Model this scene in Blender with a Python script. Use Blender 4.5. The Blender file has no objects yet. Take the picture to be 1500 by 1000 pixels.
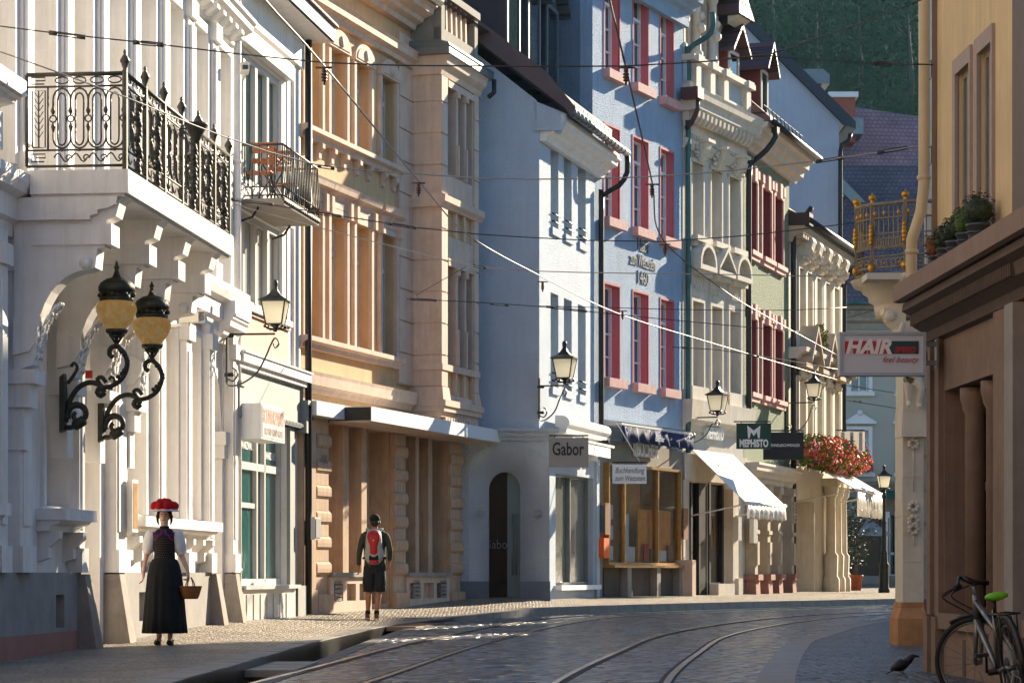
import bpy, bmesh, math, random
from mathutils import Vector, Matrix
R = math.radians
rnd = random.Random(7)
C = bpy.context.scene.collection
F = 3600.0; H0 = 838.0; U0 = 750.0; CAMZ = 1.0
def WX(u, d): return (u - U0) * d / F
def WZ(v, d): return CAMZ + (H0 - v) * d / F

# ------------------------------------------------------------------ materials
MATS = {}
def srgb(h):
    h = h.lstrip('#'); c = [int(h[i:i+2], 16) / 255 for i in (0, 2, 4)]
    return tuple((x / 12.92 if x <= .04045 else ((x + .055) / 1.055) ** 2.4) for x in c)
def mk(name, col, rough=.8, var=.12, scale=3.0, bump=0.0, bscale=60.0, streak=0.0, metal=0.0,
       dirt=None, spec=.5, dirtamt=.0, bdist=.01, dirtscale=1.3):
    """general surface: mottled base colour, vertical weather streaks, fine relief"""
    if isinstance(col, str): col = srgb(col)
    m = bpy.data.materials.new(name); m.use_nodes = True
    nt = m.node_tree; N = nt.nodes; L = nt.links
    b = N['Principled BSDF']
    b.inputs['Roughness'].default_value = rough; b.inputs['Metallic'].default_value = metal
    b.inputs['Specular IOR Level'].default_value = spec
    tc = N.new('ShaderNodeNewGeometry')
    src = None
    def rgb(c):
        r = N.new('ShaderNodeRGB'); r.outputs[0].default_value = (*c, 1); return r.outputs[0]
    cur = rgb(col)
    if var > 0:
        n = N.new('ShaderNodeTexNoise'); n.inputs['Scale'].default_value = scale
        n.inputs['Detail'].default_value = 6; n.inputs['Roughness'].default_value = .65
        L.new(tc.outputs['Position'], n.inputs['Vector'])
        mp = N.new('ShaderNodeMapRange'); mp.inputs['From Min'].default_value = .3; mp.inputs['From Max'].default_value = .7
        mp.inputs['To Min'].default_value = 1 - var; mp.inputs['To Max'].default_value = 1 + var * .6
        L.new(n.outputs['Fac'], mp.inputs['Value'])
        v = N.new('ShaderNodeVectorMath'); v.operation = 'SCALE'
        L.new(cur, v.inputs[0]); L.new(mp.outputs[0], v.inputs['Scale']); cur = v.outputs[0]
    if streak > 0:
        mpg = N.new('ShaderNodeMapping'); mpg.inputs['Scale'].default_value = (9, 9, .55)
        L.new(tc.outputs['Position'], mpg.inputs['Vector'])
        n = N.new('ShaderNodeTexNoise'); n.inputs['Scale'].default_value = 1.0; n.inputs['Detail'].default_value = 5
        n.inputs['Roughness'].default_value = .7
        L.new(mpg.outputs[0], n.inputs['Vector'])
        mp = N.new('ShaderNodeMapRange'); mp.inputs['From Min'].default_value = .45; mp.inputs['From Max'].default_value = .75
        mp.inputs['To Min'].default_value = 0; mp.inputs['To Max'].default_value = streak
        L.new(n.outputs['Fac'], mp.inputs['Value'])
        mx = N.new('ShaderNodeMixRGB'); L.new(mp.outputs[0], mx.inputs['Fac'])
        L.new(cur, mx.inputs['Color1'])
        d = dirt or tuple(c * .45 for c in col); mx.inputs['Color2'].default_value = (*d, 1); cur = mx.outputs[0]
    if dirtamt > 0:
        n = N.new('ShaderNodeTexNoise'); n.inputs['Scale'].default_value = dirtscale; n.inputs['Detail'].default_value = 8
        n.inputs['Roughness'].default_value = .75
        L.new(tc.outputs['Position'], n.inputs['Vector'])
        mp = N.new('ShaderNodeMapRange'); mp.inputs['From Min'].default_value = .5; mp.inputs['From Max'].default_value = .72
        mp.inputs['To Min'].default_value = 0; mp.inputs['To Max'].default_value = dirtamt
        L.new(n.outputs['Fac'], mp.inputs['Value'])
        mx = N.new('ShaderNodeMixRGB'); L.new(mp.outputs[0], mx.inputs['Fac'])
        L.new(cur, mx.inputs['Color1'])
        d = dirt or tuple(c * .4 for c in col); mx.inputs['Color2'].default_value = (*d, 1); cur = mx.outputs[0]
    L.new(cur, b.inputs['Base Color'])
    if bump > 0:
        n = N.new('ShaderNodeTexNoise'); n.inputs['Scale'].default_value = bscale; n.inputs['Detail'].default_value = 4
        L.new(tc.outputs['Position'], n.inputs['Vector'])
        bp = N.new('ShaderNodeBump'); bp.inputs['Strength'].default_value = bump; bp.inputs['Distance'].default_value = bdist
        L.new(n.outputs['Fac'], bp.inputs['Height']); L.new(bp.outputs[0], b.inputs['Normal'])
    MATS[name] = m
    return m
def glass(name, tint=(.02, .03, .035), rough=.03, see=0.0, glosscol=(1, 1, 1)):
    """pane: dark body with a mirror coat; see>0 lets part of what is behind show through"""
    m = bpy.data.materials.new(name); m.use_nodes = True
    nt = m.node_tree; N = nt.nodes; L = nt.links; b = N['Principled BSDF']
    b.inputs['Base Color'].default_value = (*tint, 1); b.inputs['Roughness'].default_value = rough
    b.inputs['Specular IOR Level'].default_value = .9; b.inputs['IOR'].default_value = 1.6
    tc = N.new('ShaderNodeNewGeometry'); n = N.new('ShaderNodeTexNoise'); n.inputs['Scale'].default_value = 2.2
    L.new(tc.outputs['Position'], n.inputs['Vector'])
    bp = N.new('ShaderNodeBump'); bp.inputs['Strength'].default_value = .25; bp.inputs['Distance'].default_value = .02
    L.new(n.outputs['Fac'], bp.inputs['Height']); L.new(bp.outputs[0], b.inputs['Normal'])
    if see > 0:
        t = N.new('ShaderNodeBsdfTransparent'); g = N.new('ShaderNodeBsdfGlossy'); g.inputs['Roughness'].default_value = rough
        L.new(bp.outputs[0], g.inputs['Normal'])
        fr = N.new('ShaderNodeFresnel'); fr.inputs['IOR'].default_value = 1.55
        mx = N.new('ShaderNodeMixShader'); L.new(fr.outputs[0], mx.inputs[0]); L.new(t.outputs[0], mx.inputs[1]); L.new(g.outputs[0], mx.inputs[2])
        mx2 = N.new('ShaderNodeMixShader'); mx2.inputs[0].default_value = see
        L.new(b.outputs[0], mx2.inputs[1]); L.new(mx.outputs[0], mx2.inputs[2])
        L.new(mx2.outputs[0], N['Material Output'].inputs['Surface'])
    MATS[name] = m; return m

# ------------------------------------------------------------------ mesh builder
class MB:
    def __init__(s): s.v = []; s.f = []; s.sm = []
    def add(s, vs, fs, smooth=False, M=None):
        o = len(s.v)
        if M is not None: vs = [M @ Vector(p) for p in vs]
        s.v += [tuple(p) for p in vs]
        for f in fs: s.f.append(tuple(i + o for i in f)); s.sm.append(smooth)
        return s
    def quad(s, a, b, c, d): return s.add([a, b, c, d], [(0, 1, 2, 3)])
    def box(s, x0, x1, y0, y1, z0, z1, M=None):
        if x0 > x1: x0, x1 = x1, x0
        if y0 > y1: y0, y1 = y1, y0
        if z0 > z1: z0, z1 = z1, z0
        vs = [(x0,y0,z0),(x1,y0,z0),(x1,y1,z0),(x0,y1,z0),(x0,y0,z1),(x1,y0,z1),(x1,y1,z1),(x0,y1,z1)]
        return s.add(vs, [(0,3,2,1),(4,5,6,7),(0,1,5,4),(1,2,6,5),(2,3,7,6),(3,0,4,7)], M=M)
    def tbox(s, x0, x1, y0, y1, z0, z1, dx=0, dy=0, dx2=None, dy2=None):
        """box whose top is inset by dx, dy"""
        dx2 = dx if dx2 is None else dx2; dy2 = dy if dy2 is None else dy2
        vs = [(x0,y0,z0),(x1,y0,z0),(x1,y1,z0),(x0,y1,z0),(x0+dx,y0+dy,z1),(x1-dx2,y0+dy,z1),(x1-dx2,y1-dy2,z1),(x0+dx,y1-dy2,z1)]
        return s.add(vs, [(0,3,2,1),(4,5,6,7),(0,1,5,4),(1,2,6,5),(2,3,7,6),(3,0,4,7)])
    def prism(s, prof, axis, a, b, M=None, smooth=False):
        """prof: closed 2D outline; axis 'x': (y,z); 'y': (x,z); 'z': (x,y), swept from a to b"""
        n = len(prof); vs = []
        for t in (a, b):
            for p, q in prof:
                vs.append((t,p,q) if axis == 'x' else (p,t,q) if axis == 'y' else (p,q,t))
        area = sum(prof[i][0]*prof[(i+1)%n][1]-prof[(i+1)%n][0]*prof[i][1] for i in range(n))
        fs = [tuple(range(n)), tuple(range(2*n-1, n-1, -1))] + [(i, i+n, (i+1)%n+n, (i+1)%n) for i in range(n)]
        flip = (area > 0) == (b > a)
        if axis == 'y': flip = not flip
        if flip: fs = [tuple(reversed(f)) for f in fs]
        sm0 = len(s.sm); s.add(vs, fs, M=M)
        if smooth:
            for i in range(sm0+2, len(s.sm)): s.sm[i] = True
        return s
    def tube(s, pts, r, n=6, M=None, caps=True, flat=None):
        pts = [Vector(p) for p in pts]; m = len(pts); rs = r if isinstance(r, (list, tuple)) else [r]*m
        vs = []; up = None
        for i, p in enumerate(pts):
            d = (pts[min(i+1,m-1)] - pts[max(i-1,0)])
            if d.length < 1e-9: d = Vector((0,0,1))
            d.normalize()
            if up is None:
                up = d.orthogonal().normalized()
                if flat is not None: up = (Vector(flat) - d*d.dot(Vector(flat))).normalized()
            else:
                up = (up - d*up.dot(d)); up = up.normalized() if up.length > 1e-6 else d.orthogonal().normalized()
            w = d.cross(up)
            for k in range(n):
                a = 2*math.pi*(k+.5*(n==4))/n
                vs.append(p + (up*math.cos(a) + w*math.sin(a))*rs[i])
        fs = [(i*n+k, i*n+(k+1)%n, (i+1)*n+(k+1)%n, (i+1)*n+k) for i in range(m-1) for k in range(n)]
        if caps: fs += [tuple(range(n-1,-1,-1)), tuple((m-1)*n+k for k in range(n))]
        return s.add(vs, fs, smooth=n > 4, M=M)
    def strap(s, pts, w, t, M=None, side=(0,1,0)):
        """flat bar along pts, w wide along side, t thick"""
        pts = [Vector(p) for p in pts]; m = len(pts); vs = []; sd = Vector(side).normalized()
        for i, p in enumerate(pts):
            d = (pts[min(i+1,m-1)] - pts[max(i-1,0)]).normalized(); q = d.cross(sd).normalized()
            for a, b in ((-1,-1),(1,-1),(1,1),(-1,1)): vs.append(p + sd*a*w/2 + q*b*t/2)
        fs = [(i*4+k, i*4+(k+1)%4, (i+1)*4+(k+1)%4, (i+1)*4+k) for i in range(m-1) for k in range(4)] + [(3,2,1,0), tuple((m-1)*4+k for k in range(4))]
        return s.add(vs, fs, M=M)
    def lathe(s, prof, c=(0,0,0), n=12, M=None, a0=0, a1=2*math.pi, smooth=True, wob=0, nw=0):
        full = abs(a1-a0-2*math.pi) < 1e-6; cols = n if full else n+1; vs = []
        for r, z in prof:
            for k in range(cols):
                a = a0 + (a1-a0)*k/n; rr = r*(1+wob*math.cos(nw*a)) if nw else r
                vs.append((c[0]+rr*math.cos(a), c[1]+rr*math.sin(a), c[2]+z))
        fs = []
        for i in range(len(prof)-1):
            for k in range(n):
                k2 = (k+1)%cols if full else k+1
                fs.append((i*cols+k, i*cols+k2, (i+1)*cols+k2, (i+1)*cols+k))
        if full:
            fs.append(tuple(range(cols-1,-1,-1))); fs.append(tuple((len(prof)-1)*cols+k for k in range(cols)))
        return s.add(vs, fs, smooth=smooth, M=M)
    def ball(s, c, r, seg=10, rings=6, sc=(1,1,1), M=None, jit=0):
        vs = []; fs = []
        for i in range(rings+1):
            th = math.pi*i/rings
            for k in range(seg):
                ph = 2*math.pi*k/seg; j = 1+rnd.uniform(-jit, jit) if jit else 1
                vs.append((c[0]+r*j*sc[0]*math.sin(th)*math.cos(ph), c[1]+r*j*sc[1]*math.sin(th)*math.sin(ph), c[2]-r*j*sc[2]*math.cos(th)))
        for i in range(rings):
            for k in range(seg):
                fs.append((i*seg+k, i*seg+(k+1)%seg, (i+1)*seg+(k+1)%seg, (i+1)*seg+k))
        return s.add(vs, fs, smooth=True, M=M)
    def wall(s, x0, x1, z0, z1, holes, depth=.3, y=0.0):
        """street face at y with rectangular openings and their reveals (outward is -y)"""
        xs = sorted({x0, x1, *[h[0] for h in holes], *[h[1] for h in holes]}); xs = [x for x in xs if x0 <= x <= x1]
        zs = sorted({z0, z1, *[h[2] for h in holes], *[h[3] for h in holes]}); zs = [z for z in zs if z0 <= z <= z1]
        for i in range(len(xs)-1):
            for j in range(len(zs)-1):
                cx = (xs[i]+xs[i+1])/2; cz = (zs[j]+zs[j+1])/2
                if any(h[0] < cx < h[1] and h[2] < cz < h[3] for h in holes): continue
                s.quad((xs[i],y,zs[j]),(xs[i+1],y,zs[j]),(xs[i+1],y,zs[j+1]),(xs[i],y,zs[j+1]))
        for a, b, c, d in holes:
            e = y+depth
            s.quad((a,y,c),(a,y,d),(a,e,d),(a,e,c)); s.quad((b,y,c),(b,e,c),(b,e,d),(b,y,d))
            s.quad((a,y,c),(a,e,c),(b,e,c),(b,y,c)); s.quad((a,y,d),(b,y,d),(b,e,d),(a,e,d))
        return s
    def shell(s, x0, x1, y0, y1, z0, z1, floor=False):
        """ends, back and top of a house body; its street face is built apart"""
        s.quad((x0,y1,z0),(x0,y0,z0),(x0,y0,z1),(x0,y1,z1)); s.quad((x1,y0,z0),(x1,y1,z0),(x1,y1,z1),(x1,y0,z1))
        s.quad((x1,y1,z0),(x0,y1,z0),(x0,y1,z1),(x1,y1,z1)); s.quad((x0,y0,z1),(x1,y0,z1),(x1,y1,z1),(x0,y1,z1))
        return s
    def mesh(s, name, m):
        me = bpy.data.meshes.new(name); me.from_pydata(s.v, [], s.f)
        for p, k in zip(me.polygons, s.sm): p.use_smooth = k
        me.materials.append(m if not isinstance(m, str) else MATS[m]); me.update()
        return me
    def build(s, name, m, parent=None, loc=(0,0,0), rz=0):
        o = bpy.data.objects.new(name, s.mesh(name, m)); C.objects.link(o)
        o.parent = parent; o.location = loc; o.rotation_euler = (0, 0, rz)
        return o
def tag(o, label=None, cat=None, group=None, kind=None):
    if label: o['label'] = label
    if cat: o['category'] = cat
    if group: o['group'] = group
    if kind: o['kind'] = kind
    return o
def empty(name, loc, label, cat, group=None, rz=0):
    o = bpy.data.objects.new(name, None); C.objects.link(o); o.location = loc; o.rotation_euler = (0,0,rz)
    o.empty_display_size = .2
    return tag(o, label, cat, group)
def copy_tree(o, parent=None):
    c = o.copy(); C.objects.link(c); c.parent = parent
    for ch in list(o.children): copy_tree(ch, c)
    return c
def text(s, size, m, parent, loc, rot, name='lettering', ext=.004, bold=0.0, shear=0, sx=1.0, align='CENTER', space=1.0):
    cu = bpy.data.curves.new('t', 'FONT'); cu.body = s; cu.size = size; cu.extrude = ext; cu.offset = bold; cu.shear = shear
    cu.align_x = align; cu.align_y = 'CENTER'; cu.space_character = space; cu.resolution_u = 3
    t = bpy.data.objects.new('t', cu); C.objects.link(t)
    dg = bpy.context.evaluated_depsgraph_get(); dg.update()
    me = bpy.data.meshes.new_from_object(t.evaluated_get(dg)); bpy.data.objects.remove(t)
    me.materials.clear(); me.materials.append(MATS[m])
    o = bpy.data.objects.new(name, me); C.objects.link(o); o.parent = parent; o.location = loc
    o.rotation_euler = rot; o.scale = (sx, 1, 1)
    return o

# ------------------------------------------------------------------ facade frame
class Face:
    """vertical facade plane through (u0,d0) running to vanishing column vp; local x along it, local y into the house"""
    def __init__(s, u0, d0, vp):
        s.A = Vector((WX(u0,d0), d0)); s.t = Vector((vp-U0, F)).normalized(); s.n = Vector((-s.t.y, s.t.x))
        s.th = math.atan2(s.t.y, s.t.x)
    def x(s, u, off=0.0):
        k = (u-U0)/F; A = s.A + s.n*off
        return (k*A.y - A.x)/(s.t.x - k*s.t.y)
    def d(s, u, off=0.0): return (s.A + s.n*off + s.t*s.x(u,off)).y
    def z(s, u, v, off=0.0): return WZ(v, s.d(u,off))
    def w(s, x, y=0.0): p = s.A + s.t*x + s.n*y; return (p.x, p.y)
    def root(s, name, label, cat='building', group=None): return empty(name, (s.A.x, s.A.y, 0), label, cat, group, s.th)
    def place(s, x, y, z): p = s.w(x,y); return (p[0], p[1], z)

FA = Face(0, 25.909, 1100)       # white corner house
FB = Face(335, 37.25, 1300)      # grey shop house
FC = Face(435, 41.6, 1850)       # tan house with oriel
FD = Face(790, 50.0, 1750)       # low pale house
FE = Face(868, 54.5, 2400)       # pale blue house, pink windows
FFc = Face(1000, 59.6, 2460)     # cream house, pediments
FG = Face(1090, 63.5, 1950)      # green house
FH = Face(1155, 68.7, 1950)      # cream house, far
FL = Face(1365, 22.5, 624)       # right foreground house (runs away from us: local y points to +X side handled there)
mk('white_plaster', (.80,.77,.73), .75, .07, 1.5, .25, 40, .38, dirtamt=.22, dirtscale=2.2, dirt=(.42,.38,.33))
mk('white_trim', (.83,.80,.76), .6, .06, 3, .12, 50, .38, dirtamt=.20, dirtscale=3.5, dirt=(.45,.41,.36))
mk('plinth_grey', (.30,.28,.26), .85, .2, 2, .3, 50, .25, dirtamt=.35)
mk('stone_guard', (.33,.29,.25), .85, .25, 3, .5, 30, .2, dirtamt=.4, dirt=(.12,.08,.06))
mk('sand_wall', (.68,.44,.22), .85, .12, 1.5, .35, 60, .35, dirt=(.36,.22,.13), dirtamt=.2)
mk('sand_trim', (.71,.52,.39), .8, .12, 2.5, .25, 50, .4, dirt=(.33,.23,.17), dirtamt=.3, dirtscale=2.2)
mk('sand_pier', (.58,.40,.26), .85, .16, 3, .4, 60, .4, dirt=(.22,.14,.10), dirtamt=.4)
mk('grey_shop', (.27,.285,.27), .6, .06, 3, .05, 40, .12)
mk('pvc_white', (.62,.61,.58), .4, .03, 3)
mk('salmon', (.68,.47,.36), .85, .1, 2, .15, 50, .1, dirtamt=.15)
mk('blue_white', (.57,.66,.76), .85, .09, 1.0, 1.0, 45, .28, bdist=.05, dirt=(.40,.45,.52), dirtamt=.2)
mk('ice_blue', (.37,.51,.68), .85, .12, 1.2, 1.0, 35, .45, bdist=.06, dirt=(.25,.30,.38), dirtamt=.25)
mk('pink_stone', (.60,.17,.19), .8, .1, 4, .15, 50, .1)
mk('pink_sill', (.66,.36,.32), .8, .2, 8, .3, 50, .2, dirtamt=.2)
mk('grey_reveal', (.40,.41,.42), .7, .05, 3)
mk('cream', (.64,.60,.53), .8, .12, 2, .2, 50, .4, dirt=(.36,.31,.25))
mk('cream_trim', (.68,.61,.50), .75, .1, 3, .2, 50, .4, dirt=(.33,.26,.19), dirtamt=.3, dirtscale=2)
mk('green_wall', (.235,.29,.19), .88, .1, 1.6, 1.0, 30, .30, bdist=.07, dirt=(.2,.22,.15))
mk('dark_red', (.20,.045,.045), .65, .1, 4)
mk('red_stone', (.34,.16,.12), .8, .15, 4, .2, 50, .1)
mk('stone_far', (.46,.38,.28), .85, .12, 3, .25, 40, .22, dirtamt=.2)
mk('dark_metal', (.025,.022,.02), .45, .2, 10, metal=.3)
mk('lamp_black', (.014,.02,.018), .4, .2, 10, .1, 60)
mk('iron_bronze', (.05,.055,.04), .5, .4, 18, .4, 60, metal=.5)
mk('rail_iron', (.075,.068,.052), .5, .35, 14, .2, 60, metal=.3)
mk('zinc', (.20,.22,.23), .4, .15, 4, metal=.6)
mk('copper_pipe', (.045,.13,.125), .45, .35, 5, .1, 30, .3, metal=.3, dirt=(.05,.06,.05))
mk('brown_flash', (.085,.045,.04), .45, .2, 4, metal=.2)
mk('slate', (.035,.045,.06), .55, .4, 9, .5, 25)
mk('slate_brown', (.055,.03,.035), .7, .2, 5, .1, 30)
mk('gold', (.72,.34,.035), .35, .1, 9, metal=.7)
mk('curtain', (.62,.58,.48), .9, .05, 8)
mk('interior', (.10,.08,.06), .9, .3, 2)
mk('plinth_blue', (.15,.19,.24), .85, .15, 3, .3, 50, .2)
mk('grey_frame', (.12,.14,.16), .5, .1, 9)
mk('dark_room', (.03,.03,.03), .9, .3, 2)
mk('rail_brown', (.26,.20,.12), .6, .3, 14, metal=.2)
mk('interior_warm', (.75,.36,.08), .8, .4, 1.2)
mk('wood_frame', (.30,.12,.04), .5, .2, 8, .1, 40)
mk('brass_frame', (.48,.28,.10), .35, .2, 8, metal=.4)
mk('concrete', (.30,.27,.23), .85, .15, 3, .25, 40, .2, dirtamt=.2)
mk('sign_white', (.78,.80,.80), .5, .03, 3)
mk('sign_grey', (.34,.33,.31), .5, .04, 3)
mk('sign_green', (.008,.05,.028), .45, .05, 3)
mk('sign_black', (.01,.01,.01), .4, .05, 3)
mk('sign_teal', (.015,.06,.06), .45, .05, 3)
mk('letter_black', (.008,.008,.008), .5, 0)
mk('letter_grey', (.10,.12,.13), .6, 0)
mk('letter_white', (.82,.80,.76), .5, 0)
mk('letter_red', (.50,.02,.02), .5, 0)
mk('letter_pale', (.35,.30,.28), .6, .15, 20)
mk('faded_red', (.55,.22,.15), .6, .2, 12)
mk('faded_face', (.58,.53,.49), .5, .10, 4, dirtamt=.35, dirt=(.72,.50,.42), dirtscale=3)
mk('canvas_white', (.80,.79,.76), .8, .05, 3, .1, 30, .06)
mk('canvas_blue', (.02,.03,.10), .8, .1, 3)
mk('insulator', (.09,.03,.02), .4, .1, 20)
mk('wire', (.05,.045,.04), .5, .1, 20)
mk('wire_pale', (.36,.33,.29), .5, .1, 20)
mk('cam_white', (.72,.70,.64), .4, .05, 9)
mk('plastic_grey', (.04,.045,.05), .5, .1, 9)
mk('terracotta', (.40,.10,.04), .7, .15, 8)
mk('skin', (.72,.44,.31), .5, .05, 20, spec=.4)
mk('skin_tan', (.42,.19,.10), .5, .06, 20, spec=.4)
mk('hair_dark', (.012,.008,.006), .5, .1, 40)
mk('black_cloth', (.010,.010,.010), .9, .4, 12, .25, 30)
mk('charcoal_cloth', (.018,.019,.021), .9, .3, 12, .3, 30)
mk('bodice_cloth', (.008,.007,.008), .8, .3, 20)
mk('purple_cloth', (.10,.010,.12), .7, .1, 20)
mk('blouse', (.78,.76,.74), .85, .04, 10, .3, 20)
mk('pompom', (.62,.006,.010), .95, .25, 60, 1.0, 90, bdist=.02)
mk('olive_cloth', (.045,.048,.030), .85, .2, 14, .3, 25)
mk('red_pack', (.52,.012,.02), .6, .15, 12, .2, 30)
mk('grey_pack', (.40,.40,.39), .6, .1, 12)
mk('shoe_brown', (.14,.065,.03), .8, .3, 20)
mk('wicker', (.34,.12,.03), .6, .3, 40, .5, 90)
mk('lips', (.42,.03,.03), .4, 0)
mk('bike_alu', (.20,.21,.22), .3, .1, 9, metal=.7)
mk('rubber', (.012,.012,.012), .8, .2, 20)
mk('lime', (.20,.62,.02), .5, .3, 12)
mk('feather', (.012,.012,.014), .45, .3, 40, .3, 60)
mk('bark', (.09,.06,.04), .9, .3, 12, .5, 20)
mk('parasol_green', (.01,.10,.07), .8, .2, 4)
mk('panel_orange', (.85,.33,.04), .7, .25, 2.5)
mk('orange_wood', (.50,.14,.03), .5, .2, 10)
mk('red_paint', (.5,.01,.01), .5, 0)
mk('graffiti', (.85,.13,.01), .6, .1, 5)
mk('red_cloth', (.45,.01,.02), .8, .1, 10)
mk('brick_red', (.34,.10,.06), .85, .3, 9, .3, 30)
mk('yellow_wall', (.72,.53,.28), .85, .14, 1.2, .35, 50, .45, dirt=(.38,.29,.17))
mk('brown_stone', (.25,.17,.125), .85, .15, 2.5, .5, 70, .4, dirtamt=.4, dirt=(.10,.07,.055))
mk('brown_ledge', (.27,.185,.145), .8, .15, 3, .3, 40, .45, dirt=(.13,.08,.06))
mk('pipe_cream', (.60,.47,.27), .5, .12, 3, .0, 30, .25)
mk('ochre_stone', (.50,.24,.09), .8, .3, 4, .3, 40, .3, dirtamt=.4)
mk('k_stone', (.72,.63,.47), .85, .12, 3, .35, 40, .2, dirtamt=.2)
mk('sage_far', (.42,.43,.37), .85, .06, 1, .1, 30)
mk('purple_flower', (.35,.02,.22), .7, .3, 60)
glass('pane_dark', (.015,.02,.025)); glass('pane_door', (.008,.010,.012)); MATS['pane_door'].node_tree.nodes['Principled BSDF'].inputs['Specular IOR Level'].default_value = .25
mk('door_teal', (.10,.17,.18), .35, .05, 3)
glass('pane_blue', (.03,.05,.08))
glass('pane_curtain', (.50,.47,.40), .08); glass('pane_teal', (.03,.12,.105), .06)
glass('pane_see', (.02,.02,.02), .03, .92)
glass('pane_grey', (.06,.09,.095), .10); glass('pane_red', (.06,.01,.012))
glass('pane_dusty', (.15,.15,.13), .18)
def lampglass(name, col, tr, cut=0):
    m = bpy.data.materials.new(name); m.use_nodes = True; nt = m.node_tree; N = nt.nodes; L = nt.links
    b = N['Principled BSDF']; b.inputs['Base Color'].default_value = (*col, 1); b.inputs['Roughness'].default_value = .25
    t = N.new('ShaderNodeBsdfTranslucent'); t.inputs['Color'].default_value = (*col, 1)
    mx = N.new('ShaderNodeMixShader'); mx.inputs[0].default_value = tr
    if cut:     # cut-glass relief and amber of uneven depth
        g = N.new('ShaderNodeTexCoord'); v = N.new('ShaderNodeTexVoronoi'); v.inputs['Scale'].default_value = 22; L.new(g.outputs['Object'], v.inputs['Vector'])
        bp = N.new('ShaderNodeBump'); bp.inputs['Strength'].default_value = 1; bp.inputs['Distance'].default_value = .03; L.new(v.outputs['Distance'], bp.inputs['Height']); L.new(bp.outputs[0], b.inputs['Normal']); L.new(bp.outputs[0], t.inputs['Normal'])
        b.inputs['Roughness'].default_value = .08; nz = N.new('ShaderNodeTexNoise'); nz.inputs['Scale'].default_value = 9; L.new(g.outputs['Object'], nz.inputs['Vector'])
        m2 = N.new('ShaderNodeMixRGB'); m2.inputs['Color1'].default_value = (1,.72,.34,1); m2.inputs['Color2'].default_value = (1,.88,.60,1); mr = N.new('ShaderNodeMapRange'); mr.inputs['From Min'].default_value = .38; mr.inputs['From Max'].default_value = .62; L.new(nz.outputs['Fac'], mr.inputs['Value']); L.new(mr.outputs[0], m2.inputs['Fac']); L.new(m2.outputs[0], b.inputs['Base Color']); L.new(m2.outputs[0], t.inputs['Color'])
    L.new(b.outputs[0], mx.inputs[1]); L.new(t.outputs[0], mx.inputs[2]); L.new(mx.outputs[0], N['Material Output'].inputs['Surface'])
    MATS[name] = m
lampglass('lamp_milk', (.95,.93,.82), .75); lampglass('lamp_amber', (.98,.76,.42), .85, .6)
lampglass('canvas_thin', (.85,.83,.78), .35)

def brickmat(name, c1, c2, cm, sx, sy, mortar=.02, bump=.4, rough=.7, coord='Object', rot=(0,0,0), offset=.5):
    m = bpy.data.materials.new(name); m.use_nodes = True; nt = m.node_tree; N = nt.nodes; L = nt.links; b = N['Principled BSDF']
    tc = N.new('ShaderNodeTexCoord'); mp = N.new('ShaderNodeMapping'); mp.inputs['Rotation'].default_value = rot
    L.new(tc.outputs[coord], mp.inputs['Vector'])
    br = N.new('ShaderNodeTexBrick'); br.inputs['Scale'].default_value = 1; br.inputs['Brick Width'].default_value = sx; br.inputs['Row Height'].default_value = sy
    br.inputs['Mortar Size'].default_value = mortar; br.inputs['Color1'].default_value = (*c1,1); br.inputs['Color2'].default_value = (*c2,1); br.inputs['Mortar'].default_value = (*cm,1)
    br.offset = offset
    L.new(mp.outputs[0], br.inputs['Vector']); L.new(br.outputs['Color'], b.inputs['Base Color'])
    bp = N.new('ShaderNodeBump'); bp.invert = True; bp.inputs['Strength'].default_value = bump; bp.inputs['Distance'].default_value = .02
    L.new(br.outputs['Fac'], bp.inputs['Height']); L.new(bp.outputs[0], b.inputs['Normal']); b.inputs['Roughness'].default_value = rough
    MATS[name] = m; return m

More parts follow.
